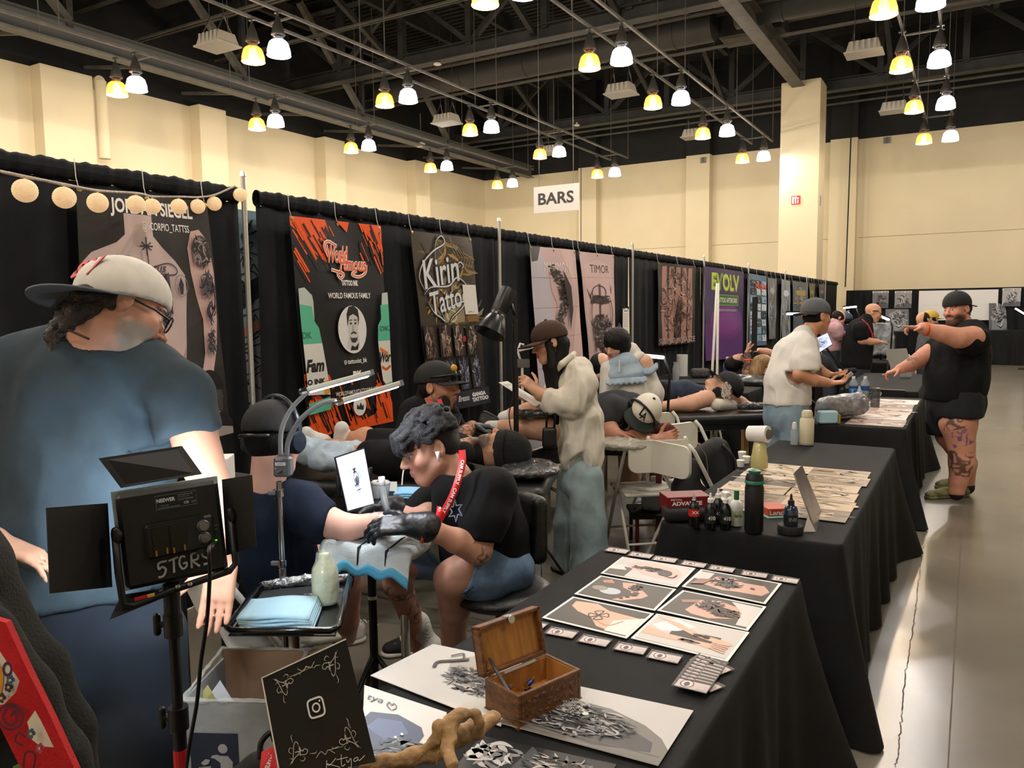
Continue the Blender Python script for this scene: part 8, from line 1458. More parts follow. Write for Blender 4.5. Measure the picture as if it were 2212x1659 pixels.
for vv in (-.04, .96):
 def te(u, v, vv=vv): p = tw(u, vv+.08*v); return p+UP*-.0005+sy*(-.002 if vv < 0 else .002)
 sheet('towel_edge', te, 24, 4, .004, mat('towel_blue', '#4f9fc4', .8), o)
for s in (-.02, .09): b = MB(); b.tube([ctr+ax*s+sy*y+UP*z for y, z in ((-.125, -.03), (-.118, .03), (0, .041), (.118, .03), (.125, -.03))], .004, 6); b.build('strap', m_blkm, t, True)
q = P(803, 1235, d+.02); b = MB(); b.cyl(V3(q[0], q[1], .05), V3(q[0], q[1], zt-.03), .016, n=14); auto_smooth(b.build('post', m_blk, t)); b = MB(); zc = P(803, 1300, d)[2]; b.cyl((q[0], q[1], zc-.0), (q[0], q[1], zc+.012), .017, n=14); b.build('sticker', m_off, t)
for i in range(3): a_ = i*2.1+.4; b = MB(); b.tube([(q[0], q[1], .42), (q[0]+.3*math.cos(a_), q[1]+.3*math.sin(a_), .012)], .01, 8); b.build('tripod_leg', m_blk, t, True)
pw = thing('wrapped_phone', P(800, 1160, d), 'power pack wrapped in clear film on the arm rest', 'power pack'); pc_ = ctr+ax*-.045+UP*.055; S = SDF(.004, .006); S.rbox(pc_, (.16, .075, .018), .008, ax, sy, UP); sdf_obj('pack', S, mat('film_plum', '#4a3a3c', .15, bump=(60, .8), coat=.7), pw, disp=lambda V, N: .0015*vnoise(V, 90))
cl_ = thing('cleaning_cloth', P(835, 1135, d-.1), 'small pale blue cloth under the gloved fingers', 'cloth'); S = SDF(.005, .01); S.ell(P(838, 1135, d-.12), (.04, .03, .035)); S.ell(P(848, 1140, d-.14), (.03, .02, .025)); sdf_obj('cloth', S, m_towel, cl_, disp=lambda V, N: .005*vnoise(V, 60))
mc = thing('tattoo_machine', P(836, 1090, 2.97), 'pen tattoo machine held in the black glove', 'tattoo machine'); b = MB(); b.tube([P(826, 1050, 2.99), P(832, 1085, 2.96), P(838, 1104, 2.92)], [.011, .013, .011], 12); b.build('grip', mat('grip_grey', '#6d6f72', .4), mc, True); b = MB(); b.tube([P(838, 1104, 2.92), P(840, 1114, 2.89), P(841, 1120, 2.88)], [.008, .004, .001], 10); b.build('needle_tip', m_chrome, mc, True); b = MB(); b.tube([P(826, 1050, 2.99), P(824, 1030, 3.0)], [.012, .013], 12); b.build('battery', mat('batt_white', '#c9cbcc', .3), mc, True)
# stool with back rest
d = 3.02; t = thing('stool', P(1085, 1300, d)*[1, 1, 0], 'black padded swivel stool with a back rest under the tattooist', 'stool'); S = SDF(.008, .03); c_ = P(1085, 1278, d); S.ell(c_, (.2, .2, .055)); S.cut(c_+UP*.03, UP); sdf_obj('seat', S, m_leath, t)
S = SDF(.007, .02); bc = P(1150, 1140, d+.1); S.rbox(bc, (.16, .07, .27), .033, nrm(CRIGHT*.5-CFWD*.85), nrm(CRIGHT*.85+CFWD*.5), nrm(-CDOWN+CRIGHT*.05)); sdf_obj('back_rest', S, m_leath, t, disp=lambda V, N: .002*vnoise(V, 25)); b = MB(); b.tube([P(1152, 1190, d+.12), P(1150, 1230, d+.1), P(1140, 1275, d+.05), P(1110, 1290, d)], .012, 8); b.build('back_bar', m_blk, t, True); b = MB(); b.cyl(V3(c_[0], c_[1], .1), V3(c_[0], c_[1], c_[2]-.04), .028, n=14); auto_smooth(b.build('gas_post', m_blk, t))
for i in range(5): a_ = i*1.2566; e = V3(c_[0]+.27*math.cos(a_), c_[1]+.27*math.sin(a_), .06); b = MB(); b.tube([V3(c_[0], c_[1], .11), e], .015, 8); k = b.build('base_leg', mat('base_navy', '#1b2436', .4), t, True); b = MB(); b.cyl(e-V3(.012, 0, .032), e+V3(.012, 0, -.032), .028, n=12); b.build('caster', m_blk, k)
# side tray behind the machine hand
t = thing('supply_cart', P(870, 1080, 3.35)*[1, 1, 0], 'film wrapped supply cart with ink cups behind the tattooist', 'cart'); zc = P(860, 1070, 3.35)[2]; cx_ = P(868, 1075, 3.35); S = SDF(.01, .02); S.rbox(V3(cx_[0], cx_[1], zc-.02), (.36, .3, .03), .012, CRIGHT*[1, 1, 0], CFWD*[1, 1, 0], UP); sdf_obj('top', S, m_wrap, t, disp=lambda V, N: .003*vnoise(V, 70)); b = MB(); b.cyl((cx_[0], cx_[1], .03), (cx_[0], cx_[1], zc-.03), .02); b.build('post', m_chrome, t); b = MB(); b.lathe([(.22, 0), (.22, .02), (.03, .04)], (cx_[0], cx_[1], .005)); b.build('base', m_blk, t)
tw_ = thing('towel_stack', P(890, 1062, 3.35), 'folded blue towels on the supply cart behind the tattooist', 'towels')
for i in range(3):
 def fn(u, v, i=i): q_ = P(850+65*u+5*v, 1072-4*u-16*v-3*i, 3.28+.12*v); return V3(q_[0], q_[1], zc+.003+.009*i+.002*math.sin(5*u))
 sheet('towel', fn, 8, 6, .007, mat('towel_bright', '#8ac0e6', .8), tw_)
for i, (px, py, cc) in enumerate(((817, 1050, '#b9bdbd'), (828, 1056, '#9aa6b5'), (845, 1042, '#cfd2d0'))):
 q_ = P(px, py+22, 3.3); k = thing('ink_cup', V3(q_[0], q_[1], zc), ['clear cup of water behind the glove', 'wrapped bottle beside the clear cup', 'folded white paper sachet on the cart'][i], ['cup', 'bottle', 'sachet'][i])
 b = MB()
 if i < 2: b.lathe([(.022, 0), (.026, .01), (.028, .07), (.025, .075), (.023, .01)], V3(q_[0], q_[1], zc), n=16); b.build('cup', mat('cup%d' % i, cc, .15, spec=.8), k, True); b = MB(); b.lathe([(.028, .062), (.03, .064), (.03, .07), (.028, .072)], V3(q_[0], q_[1], zc), n=16); b.build('rim', m_off, k)
 else: b.box(V3(q_[0], q_[1], zc+.035), (.05, .004, .07), CRIGHT, nrm(CFWD+CDOWN*.2), -CDOWN); b.build('sachet', m_off, k); b = MB(); b.box(V3(q_[0], q_[1], zc+.02)-CFWD*.004, (.03, .002, .02), CRIGHT, CFWD, -CDOWN); b.build('label_patch', m_blk, k)
b = MB(); b.tube(bez([P(868, 1048, 3.4), P(872, 1015, 3.45), P(884, 990, 3.5), P(890, 970, 3.6)], 6), .003, 6); tag(b.build('white_cable', m_off, None), 'thin white cable rising from the supply cart', 'cable')
# ---- massage beds
def bed(label, p0, p1, w_, th=.09, legs='metal', m=None, zt=None, name='treatment_bed', sheet_m=None):
 p0, p1 = np.asarray(p0, float), np.asarray(p1, float); z = zt if zt else (p0[2]+p1[2])/2; p0 = V3(p0[0], p0[1], z); p1 = V3(p1[0], p1[1], z); t = thing(name, (p0+p1)/2*[1, 1, 0], label, 'bed'); ax_ = nrm(p1-p0); s = np.cross(UP, ax_); L = np.linalg.norm(p1-p0); ctr = (p0+p1)/2-UP*th/2; S = SDF(.016, .01); S.rbox(ctr, (L, w_, th), .04, ax_, s, UP); sdf_obj('pad', S, m or m_leath, t); b = MB(); b.box(ctr-UP*(th/2+.02), (L*.94, w_*.9, .05), ax_, s, UP); b.build('frame', m_blk, t)
 ml = {'metal': m_chrome, 'wood': mat('birch_ply', '#b58a52', .5, noise=(8, .15, (1, 1, 5))), 'red': mat('red_legs', '#5c1418', .4)}[legs]
 for a_ in (-.42, .42):
  for e in (-.42, .42):
   q_ = ctr+ax_*L*a_+s*w_*e; b = MB(); b.box(V3(q_[0], q_[1], (z-th-.04)/2+.01), (.045, .07 if legs == 'wood' else .04, z-th-.06), ax_, s, UP); b.build('leg', ml, t)
 for e in (-.42, .42): b = MB(); b.tube([ctr+ax_*L*-.4+s*w_*e-UP*.1, V3(*(ctr+ax_*L*.4+s*w_*e))*[1, 1, 0]+UP*.15], .012, 6); b.build('brace', ml, t, True)
 return t
bed('black padded bed under the man in the beanie', P(625, 1015, 4.5), P(1190, 1022, 4.2), .62, zt=.80)
S = SDF(.01, .02); S.ell(P(1135, 1012, 4.18), (.2, .17, .05)); o = sdf_obj('wrapped_pillow', S, m_wrap, None, disp=lambda V, N: .006*vnoise(V, 40)+.004*vnoise(V, 90)); tag(o, 'film wrapped dark pillow under the black beanie', 'pillow')
S = SDF(.01, .02); S.chain([(P(655, 968, 4.3), .07), (P(700, 985, 4.25), .07), (P(770, 978, 4.25), .055)]); S.cone(P(690, 995, 4.2), P(740, 998, 4.2), .05); o = sdf_obj('plastic_drape', S, mat('drape_plastic', '#a9bccb', .4, bump=(20, .5)), None, disp=folds(.02, 14, seed=3)); tag(o, 'crumpled pale blue plastic sheet at the foot of the bed', 'sheet')
bed('black bed under the bare calves, behind the woman in white', P(1040, 955, 5.0), P(1255, 930, 6.0), .6, zt=.80)
q = [P(1045, 938, 4.85), P(1100, 915, 5.05), P(1112, 938, 4.95), P(1085, 948, 4.8)]; t = thing('reference_sheet', sum(q)/4, 'printed reference sheet lying at the feet on the bed', 'paper'); b = MB(); b.prism([V3(p[0], p[1], .815) for p in q], UP*.002); b.build('sheet', mat('paper'), t); qq = [V3(p[0], p[1], .818) for p in q]; a = Art(qq[0], qq[3], qq[1], n=UP, tr=qq[2]); a.scrib(.5, .5, .4, .4, 80, ['#1b1b1d', '#4a4a4c'], 3, wd=.04); a.build('picture', m_print, t)
S = SDF(.008, .01); S.rbox(P(1148, 893, 4.95), (.22, .1, .05), .02, nrm(CRIGHT-CDOWN*.1), CFWD, CDOWN); o = sdf_obj('wrapped_cushion', S, m_wrap, None, disp=lambda V, N: .006*vnoise(V, 60)); tag(o, 'small film wrapped cushion between the lying legs', 'cushion')
bed('black bed with red legs under the sleeping client', P(1345, 960, 5.42), P(1345, 925, 6.9), .6, legs='red', zt=.80)
S = SDF(.01, .02); S.ell(P(1340, 958, 5.2), (.2, .14, .045)); o = sdf_obj('wrapped_pillow', S, m_wrapw, None, disp=lambda V, N: .006*vnoise(V, 50)); tag(o, 'white film wrapped pillow under the sleeping client', 'pillow'); S = SDF(.01, .02); S.chain([(P(1372, 937, 5.45), .055), (P(1440, 935, 5.45), .065)]); o = sdf_obj('maroon_pillow', S, mat('maroon', '#4d1119', .8), None, disp=folds(.01, 14)); tag(o, 'dark red cloth pillow under the capped head', 'pillow')
bed('black bed with plywood legs under the woman in the navy tank', P(1418, 888, 7.0), P(1655, 888, 7.15), .6, legs='wood', zt=.76)
b = MB(); S = SDF(.008, .01); S.cone(P(1548, 874, 7.0), P(1580, 876, 7.2), .055); o = sdf_obj('towel_roll', S, m_white, None); tag(o, 'rolled white towel under the black capped head', 'towel'); S = SDF(.008, .01); S.rbox(P(1632, 877, 7.0), (.32, .11, .06), .025, nrm(CRIGHT-CDOWN*.12), CFWD, CDOWN); o = sdf_obj('wrapped_arm_pad', S, m_wrap, None, disp=lambda V, N: .007*vnoise(V, 60)); tag(o, 'film wrapped black arm pad at the end of the plywood legged bed', 'arm rest')
bed('far black bed with a film wrapped pillow under the reclining woman', P(1570, 825, 9.3), P(1668, 822, 9.5), .6, zt=.75); S = SDF(.014, .02); S.ell(P(1617, 822, 9.1), (.42, .2, .07)); o = sdf_obj('wrapped_pillow', S, m_wrap, None, disp=lambda V, N: .01*vnoise(V, 30)); tag(o, 'film wrapped cushion on the far bed beside the blonde hair', 'pillow'); bed('far bed behind the man in the white tee', P(1690, 812, 10.5), P(1790, 810, 10.7), .6, zt=.78)
b = bed('white sheeted bed at the left edge behind the large man', P(-150, 1010, 2.7), P(60, 1035, 2.75), .5, zt=1.0, m=m_white)
# ---- white folding chairs
def folding_chair(loc, rz, label):
 t = thing('folding_chair', (0, 0, 0), label, 'chair', 'white folding chairs'); m = mat('chair_white', '#dcd8cc', .45); mf = mat('chair_frame', '#cfcbc0', .4)
 S = SDF(.01, .01); S.rbox((0, -.02, .45), (.4, .4, .025), .012); sdf_obj('seat', S, m, t)
 q_ = [(sx*(.15+.055*math.cos(a_)), .245+.03*(1-(.15+.055*math.cos(a_))**2/.042), .73+sz*(.055+.05*math.sin(a_))) for sx, sz, a0 in ((1, 1, 0), (-1, 1, 1), (-1, -1, 0), (1, -1, 1)) for a_ in [(1-j/5 if a0 else j/5)*1.57 for j in range(6)]]
 b = MB(); b.prism(q_[::-1], (0, .022, .002)); auto_smooth(b.build('backrest', m, t))
 for s in (-1, 1):
  b = MB(); b.tube([(s*.215, -.24, .015), (s*.215, .0, .45), (s*.21, .225, .8), (s*.18, .25, .845)], .0125, 8); b.build('front_leg', mf, t, True); b = MB(); b.tube([(s*.19, .27, .015), (s*.19, .0, .42), (s*.19, -.12, .44)], .0115, 8); b.build('rear_leg', mf, t, True)
 b = MB(); b.tube([(-.21, -.17, .15), (.21, -.17, .15)], .008, 6); b.build('crossbar', mf, t); b = MB(); b.tube([(-.19, .2, .13), (.19, .2, .13)], .008, 6); b.build('crossbar', mf, t)
 t.location = tuple(loc); t.rotation_euler = (0, 0, rz); return t
def yawc(a): return math.atan2(CFWD[1], CFWD[0])-math.pi/2+a
ch = folding_chair(AZ(1395, 1195, 0), yawc(math.pi+.15), 'white folding chair whose back holds the sleeping client\'s hand')
def chair_copy(loc, rz, label, tilt=0):
 o = copy_tree(ch, loc, rz, label); o.rotation_euler = (tilt, 0, rz); return o
chair_copy(AZ(1500, 1215, 0), yawc(math.pi-1.0), 'white folding chair turned sideways behind the red glove box'); chair_copy(P(1440, 1100, 6.2)*[1, 1, 0], yawc(.3), 'white folding chair behind the sleeping client\'s cap'); chair_copy(P(590, 1400, 3.05)*[1, 1, 0], yawc(2.1), 'white folding chair under the client with headphones'); chair_copy(P(1520, 1020, 5.6)*[1, 1, 0], yawc(.6), 'white folding chair under the black backpack'); chair_copy(P(1510, 980, 8.2)*[1, 1, 0], yawc(.2), 'white folding chair behind the lying woman in navy'); chair_copy(P(1957, 850, 13.2)*[1, 1, 0], yawc(.1), 'white folding chair far back behind the laptop')
# ---- reflector lamp on a stand
d = 4.75; q = P(1115, 900, d); t = thing('reflector_lamp', (q[0], q[1], 0), 'black studio lamp with cone reflector on a tall stand', 'lamp'); z1 = P(1112, 690, d)[2]; b = MB(); b.cyl((q[0], q[1], .05), (q[0], q[1], z1), .012, n=12); b.cyl((q[0], q[1], .05), (q[0], q[1], P(1115, 805, d)[2]), .016, n=12); auto_smooth(b.build('pole', m_blk, t)); ax_ = nrm(P(1066, 700, d-.03)-P(1098, 628, d+.03)); p0 = P(1099, 626, d+.02)
b = MB(); b.lathe([(.0, 0), (.05, 0), (.052, .01), (.052, .15), (.048, .16), (.05, .165), (.05, .175), (.046, .18)], p0, ax_, n=24); k = auto_smooth(b.build('lamp_body', m_blk, t)); b = MB(); b.lathe([(.048, .172), (.052, .174), (.052, .186), (.048, .188)], p0, ax_, n=24); b.build('band', m_chrome, k); b = MB(); b.lathe([(.048, .185), (.06, .2), (.085, .26), (.098, .3), (.1, .305), (.094, .3), (.05, .2)], p0, ax_, n=28, cap=False); auto_smooth(b.build('reflector', mat('reflector_black', '#17171a', .3), k)); b = MB(); b.tube([P(1098, 690, d)*.0+p0+ax_*.1+CRIGHT*.055, P(1112, 682, d)], .01, 8); b.build('bracket', m_blk, t, True)
b = MB()
b.lathe([(0, .0), (.014, 0), (.014, .006), (0, .008)], p0-ax_*.002+CRIGHT*.01, -ax_, n=10); b.build('dial', mat('dial_yellow', '#c9962c', .4), k)
for i in range(3): a_ = i*2.09; b = MB(); b.tube([(q[0], q[1], .5), (q[0]+.4*math.cos(a_), q[1]+.4*math.sin(a_), .012)], .009, 6); b.build('tripod_leg', m_blk, t, True)
b = MB(); b.tube(bez([P(1108, 700, d-.02), P(1104, 760, d-.03), P(1108, 850, d-.03), P(1100, 905, d-.02), P(1120, 990, d)], 8), .004, 6); b.build('cord', m_blk, t, True)
# phone arm lamp behind
d = 5.4; q = P(1128, 860, d); t = thing('arm_lamp', (q[0], q[1], 0), 'small white arm lamp behind the reflector stand', 'lamp'); b = MB(); b.cyl((q[0], q[1], .05), P(1128, 790, d), .009, n=10); b.build('pole', m_off, t); b = MB(); b.tube([P(1128, 790, d), P(1118, 758, d), P(1124, 742, d), P(1132, 745, d)], .008, 8); b.build('neck', m_off, t, True); b = MB(); b.box(P(1142, 752, d), (.14, .03, .02), nrm(CRIGHT-CDOWN*.25), CFWD, CDOWN, bev=.004); b.build('head', mat('head_silver'), t); b = MB(); b.box(P(1130, 785, d), (.09, .02, .06), CRIGHT, CFWD, CDOWN); b.build('phone_clamp', m_steel2, t); b = MB(); b.lathe([(.12, 0), (.12, .02), (.02, .03)], (q[0], q[1], .005)); b.build('base', m_blk, t)
tablet('tablet', [P(948, 898, 4.35), P(998, 894, 4.35), P(988, 932, 4.3), P(958, 930, 4.3)], .01, 'tablet held before the capped tattooist', None, .05, '#1b1b20')
# ---- backpack, jug
S = SDF(.01, .03); d = 5.35; S.rbox(P(1545, 1000, d), (.26, .2, .3), .07, nrm(CRIGHT*.85-CDOWN*.5), CFWD, nrm(CDOWN*.85+CRIGHT*.5)); S.pc([(1490, 1010, d-.1, 22), (1480, 1060, d-.12, 30), (1520, 1075, d-.1, 22)]); t = thing('backpack', P(1530, 1060, d), 'black backpack and jacket on the folding chair', 'backpack'); sdf_obj('pack', S, m_blkm, t, disp=folds(.012, 9, seed=4)); b = MB(); b.tube(bez([P(1560, 960, d-.12), P(1580, 985, d-.14), P(1582, 1020, d-.13), P(1565, 1050, d-.1)], 6), .012, 6); b.build('strap', m_blk, t, True); b = MB(); b.tube(bez([P(1510, 965, d-.14), P(1525, 985, d-.16), P(1530, 1030, d-.16)], 6), .004, 5); b.build('zip', m_steel2, t)
S = SDF(.01, .02); p = P(1412, 1075, 5.6); S.rbox(p, (.15, .15, .17), .03); S.cone(p+UP*.08, p+UP*.13, .05, .022); t = thing('water_jug', p-UP*.085, 'translucent water jug under the sleeping client\'s chair', 'jug'); sdf_obj('jug', S, mat('jug_plastic', '#b3bfc6', .3, spec=.6), t); b = MB(); b.cyl(p+UP*.13, p+UP*.155, .024, n=14); b.build('lid', m_off, t)
st_ = thing('low_table', p*[1, 1, 0], 'small dark side table under the water jug', 'table'); b = MB(); b.box(V3(p[0], p[1], p[2]-.1), (.34, .34, .025), CRIGHT*[1, 1, 0], CFWD*[1, 1, 0], UP); b.build('top', m_blkm, st_)
for sx in (-1, 1):
 for sy_ in (-1, 1): b = MB(); e = V3(p[0], p[1], 0)+nrm(CRIGHT*[1, 1, 0])*.14*sx+nrm(CFWD*[1, 1, 0])*.14*sy_; b.cyl(e, e+UP*(p[2]-.11), .014, n=8); b.build('leg', mat('red_legs'), st_)
# ================================================================== bottles and small things on the other tables
def vessel(px, py, prof, m, label, cat='bottle', tops=(), z=Z1, name='bottle', lab=None, n=18):
 p = AZ(px, py, z); s = depth(p)/FPX; t = thing(name, p, label, cat); b = MB(); b.lathe([(r*s, h*s) for r, h in prof], p, n=n); auto_smooth(b.build('body', m, t), 50)
 for nm, pr, mm in tops: b = MB(); b.lathe([(r*s, h*s) for r, h in pr], p, n=n); auto_smooth(b.build(nm, mm, t), 50)
 if lab: h0, h1, r, cc, txt, tc = lab; b = MB(); b.lathe([((r+.3)*s, h0*s), ((r+.3)*s, h1*s)], p, n=n, cap=False); b.build('label_band', mat('lab'+cc, cc, .5), t, True)
 if lab and txt: q = p-CFWD*(r+.8)*s; a = Art(q-CRIGHT*r*.7*s+UP*h0*s, q+CRIGHT*r*.7*s+UP*h0*s, q-CRIGHT*r*.7*s+UP*h1*s, n=-CFWD); a.text(txt, .05, .3, .95, .7, tc, bold=.02); a.build('lettering', m_print, t)
 return t
def crate(px, py, d, size, faces, label, x=None, name='carton', cat='box', z=None):
 p = P(px, py, d); X = nrm((CRIGHT+CFWD*.12 if x is None else x)*[1, 1, 0]); Yv = np.cross(UP, X); t = thing(name, p-UP*size[2]/2, label, cat); b = MB(); b.box(p, size, X, Yv, UP, bev=.002); b.build('carton_body', faces[0], t)
 for (cc, txt, u0, v0, u1, v1, bold) in faces[1]: q = p-Yv*size[1]/2; a = Art(q-X*size[0]/2-UP*size[2]/2, q+X*size[0]/2-UP*size[2]/2, q-X*size[0]/2+UP*size[2]/2, n=-Yv); a.text(txt, u0, v0, u1, v1, cc, bold=bold); a.build('lettering', m_print, t)
 return t
m_drk = mat('bottle_black', '#101113', .25); m_cl = mat('clear_plastic', '#b9c3c6', .1, alpha=.45, spec=.8); m_wc = mat('cap_white', '#dcdcd8', .4)
pt = thing('pouch', P(1485, 1118, 3.52), 'black zipped pouch under the red glove box', 'pouch'); S = SDF(.008, .01); pz = AZ(1485, 1128, Z1); S.rbox(pz+UP*.03+CFWD*[.05, .05, 0], (.2, .12, .06), .02, CRIGHT*[1, 1, 0], CFWD*[1, 1, 0], UP); sdf_obj('case', S, m_blkm, pt)
crate(1479, 1083, 3.55, (.2, .12, .07), (mat('glove_red', '#6d1418', .5), [('#e9e2dc', 'ADVANCE', .1, .45, .8, .72, .04), ('#d9c9c4', 'METAL', .08, .78, .34, .9, .02), ('#c9b9d4', 'Dental Store', .12, .12, .55, .28, .01)]), 'dark red box of gloves lettered ADVANCE', name='glove_box')
crate(1670, 1100, 3.62, (.1, .12, .035), (mat('box_orange', '#b5482e', .5), [('#e9d9cc', 'Lance', .05, .2, .9, .8, .03)]), 'orange and black box lettered Lance behind the ink bottle'); crate(1668, 1122, 3.6, (.1, .12, .05), (mat('box_mint', '#7fb5a4', .6), []), 'mint green box under the orange one')
bp = [(0, 0), (11, 0), (12, 2), (12, 42), (9, 50), (5, 54), (5, 58)]; ct = ('spray_cap', [(6, 56), (6, 64), (3, 66), (2, 76), (0, 77)], m_wc)
vessel(1499, 1137, bp, m_drk, 'black bottle with a red oval label at the left of the bottle group', tops=[('nozzle', [(4, 56), (3, 66), (1.5, 72), (0, 73)], m_cl)], lab=(24, 40, 12, '#b3211f', 'XX', '#e9e4de'))
for i, (px, py) in enumerate(((1534, 1140), (1551, 1130), (1567, 1141))): vessel(px, py, bp, m_drk, ['black white-capped squirt bottle, left of three', 'black white-capped squirt bottle, middle one at the back', 'black white-capped squirt bottle, right of three'][i], tops=[ct], lab=(12, 34, 12, '#1b1c1e', '410', '#d9d6d0'))
vessel(1567, 1118, [(0, 0), (14, 0), (15, 2), (15, 40), (8, 46)], m_wc, 'white bottle half hidden behind the black squirt bottles', tops=[('cap', [(8, 46), (8, 56), (0, 57)], m_wc)])
vessel(1590, 1134, [(0, 0), (13, 0), (14, 2), (14, 40), (12, 50), (6, 56)], m_wc, 'white soap bottle with green cap and label', tops=[('cap', [(5.5, 56), (5.5, 76), (0, 77)], mat('cap_green2', '#1d6b3c', .4))], lab=(10, 34, 14, '#b9c4a4', 'Green Soap', '#2d5a2c'))
vessel(1628, 1148, [(0, 0), (18, 0), (20, 3), (20, 96), (18, 104), (19, 110), (19, 118), (16, 128), (0, 131)], mat('flask_black', '#131416', .45), 'tall black drinking flask with a green lid ring', tops=[('ring', [(20.3, 106), (20.3, 112), (19.5, 113)], mat('flask_green', '#1f6b55', .4)), ('lid_loop', [(12, 128), (13, 134), (4, 137), (0, 137)], mat('flask_green', '#1f6b55', .4))], name='drinking_flask', cat='flask')
vessel(1707, 1150, [(10, 0), (26, 0), (27, 2), (27, 15), (26, 17), (10, 17), (10, 0)], m_blkm, 'roll of black tape under the blue ink bottle', cat='tape', name='tape_roll'); vessel(1708, 1134, [(0, 0), (14, 0), (15, 2), (15, 34), (11, 42), (5, 46)], mat('ink_blue', '#1c2c42', .15, coat=.5), 'bottle of dark blue ink with a black pointed cap', tops=[('cap', [(7, 45), (7, 54), (3.5, 56), (2, 68), (0, 69)], mat('cap_brown', '#241a16', .4))], lab=(4, 24, 15, '#15161a', 'INK', '#6f7782'), z=Z1+.035)
TL, TR, BR, BL = P(1716, 1022, 3.42), P(1733, 1005, 3.68), P(1789, 1138, 3.6), P(1770, 1166, 3.3); t = thing('menu_stand', (BL+BR)/2, 'slanted clear card stand with a white card on the second table', 'sign'); slab(t, 'acrylic', mat('acrylic_grey', '#6d6b67', .2), [TL, TR, BR, BL], .006); slab(t, 'foot', mat('acrylic_pale', '#bdb9a8', .3), [BL+UP*.002, BL-CRIGHT*.075*[1, 1, 0]+UP*.002, TL*.33+BL*.67-CRIGHT*.014, TL*.35+BL*.65-CRIGHT*.01], .004); n = nrm(np.cross(TR-TL, BL-TL)); n = n if n@-CRIGHT > 0 else -n; a = Art(BL, BR, TL, n=n, tr=TR, off=.008); a.rect(.08, .30, .92, .9, '#dcd9d4'); a.ring(.5, .62, .16, .09, .2, '#4a4846'); a.ring(.5, .62, .07, .04, .4, '#4a4846'); a.text('@BEAR', .3, .36, .7, .42, '#3a3836'); a.rect(0, 0, 1, .28, '#1b1b1c'); a.build('card', m_print, t)
sp = ['#8a745a', '#b59c7c', '#5a4a3a', '#d3c0a4', '#3d3329', '#77644d']
def sheets(x0, x1, y0, y1, nx, ny, seed, cols, label):
 r = random.Random(seed); k = 0
 for j in range(ny):
  for i in range(nx):
   w_ = (x1-x0)/nx; h = (y1-y0)/ny; cx_, cy_ = x0+w_*(i+.5)+r.uniform(-.015, .015), y0+h*(j+.5); z = Z1+.0008*((i+j) % 2); q = [V3(cx_-w_*.5, cy_+h*.52, z), V3(cx_+w_*.5, cy_+h*.52, z), V3(cx_+w_*.5, cy_-h*.5, z), V3(cx_-w_*.5, cy_-h*.5, z)]
   t, a = flat_print('tattoo_print', q, label % (ORDN[j], ['left', 'middle', 'right'][i if nx == 3 else i*2]), 'print', None, group=label.split(',')[0]); a.rect(0, 0, 1, 1, r.choice(cols)); a.scrib(.5, .5, .45, .4, 22, cols, seed+k, wd=.07, ln=.45); a.rect(0, .92, 1, 1, r.choice(cols[-3:])); a.build('picture', m_ban, t); k += 1
sheets(-1.1, -.46, 3.62, 4.8, 2, 6, 5, sp, 'sepia tattoo print on the second table, %s row from the front, %s'); sheets(-.86, -.44, 6.72, 8.7, 1, 5, 9, ['#b59a8c', '#d3bdb0', '#8a6f66', '#c4a898', '#6a5450', '#e0d3cb'], 'pinkish tattoo print on the third table, %s row from the front, %s')
vessel(1640, 1010, [(0, 0), (17, 0), (18, 2), (18, 24), (16, 30), (13, 52), (9, 56)], mat('mist_liquid', '#b9b27a', .15, spec=.7), 'mist fan bottle half full of yellow liquid, white motor head', tops=[('clear_neck', [(16, 28), (13, 50), (10, 56)], m_cl)], cat='mister', name='mist_bottle', z=.76); mh = P(1640, 937, depth(AZ(1640, 1010, .76))); b = MB(); b.cyl(mh-CRIGHT*.05+CFWD*.03, mh+CRIGHT*.035-CFWD*.05, .045, .05, n=20); b.cyl(mh-UP*.09, mh-UP*.02, .03, n=14); o = bpy.data.objects['mist_bottle']; auto_smooth(b.build('motor_head', m_wc, o)); b = MB(); b.lathe([(0, 0), (.03, 0), (.028, .01), (.01, .012)], mh+CRIGHT*.035-CFWD*.05, nrm(CRIGHT*.5-CFWD), n=16); b.build('nozzle', m_steel2, o)
for i, (px, py) in enumerate(((1600, 1008), (1612, 1000), (1603, 990))): vessel(px, py, [(0, 0), (7, 0), (9, 14), (8, 15)], m_wc, 'small white cup beside the mist bottle, %s' % ['nearest', 'right one', 'farthest'][i], cat='cup', name='paper_cup')
vessel(1715, 960, [(0, 0), (7.5, 0), (8, 2), (8, 28), (5, 34)], m_cl, 'small clear spray bottle beside the cream flask', tops=[('spray_cap', [(5, 34), (5, 42), (4, 48), (0, 49)], m_wc)]); vessel(1742, 960, [(0, 0), (14, 0), (15, 3), (15, 54), (10, 60), (11, 62), (11, 70), (0, 72)], mat('flask_cream', '#cdc3a4', .45), 'cream coloured insulated flask on the second table', tops=[('lid', [(11.5, 60), (11.5, 69), (9, 74), (0, 75)], mat('flask_cream')), ('base_ring', [(15.2, 0), (15.2, 4)], m_pole)], cat='flask', name='drinking_flask')
S = SDF(.012, .03); S.chain([(AZ(1785, 905, Z1)+UP*.1, .09), (AZ(1850, 900, Z1)+UP*.11, .1)]); S.cut(V3(0, 0, Z1), -UP); o = sdf_obj('wrapped_pillow', S, mat('film_silver', '#8d9096', .15, noise=(9, .5), bump=(30, 1.0), coat=.6), None, disp=lambda V, N: .008*vnoise(V, 35)); tag(o, 'large grey pillow wrapped in clear film on the third table', 'pillow')
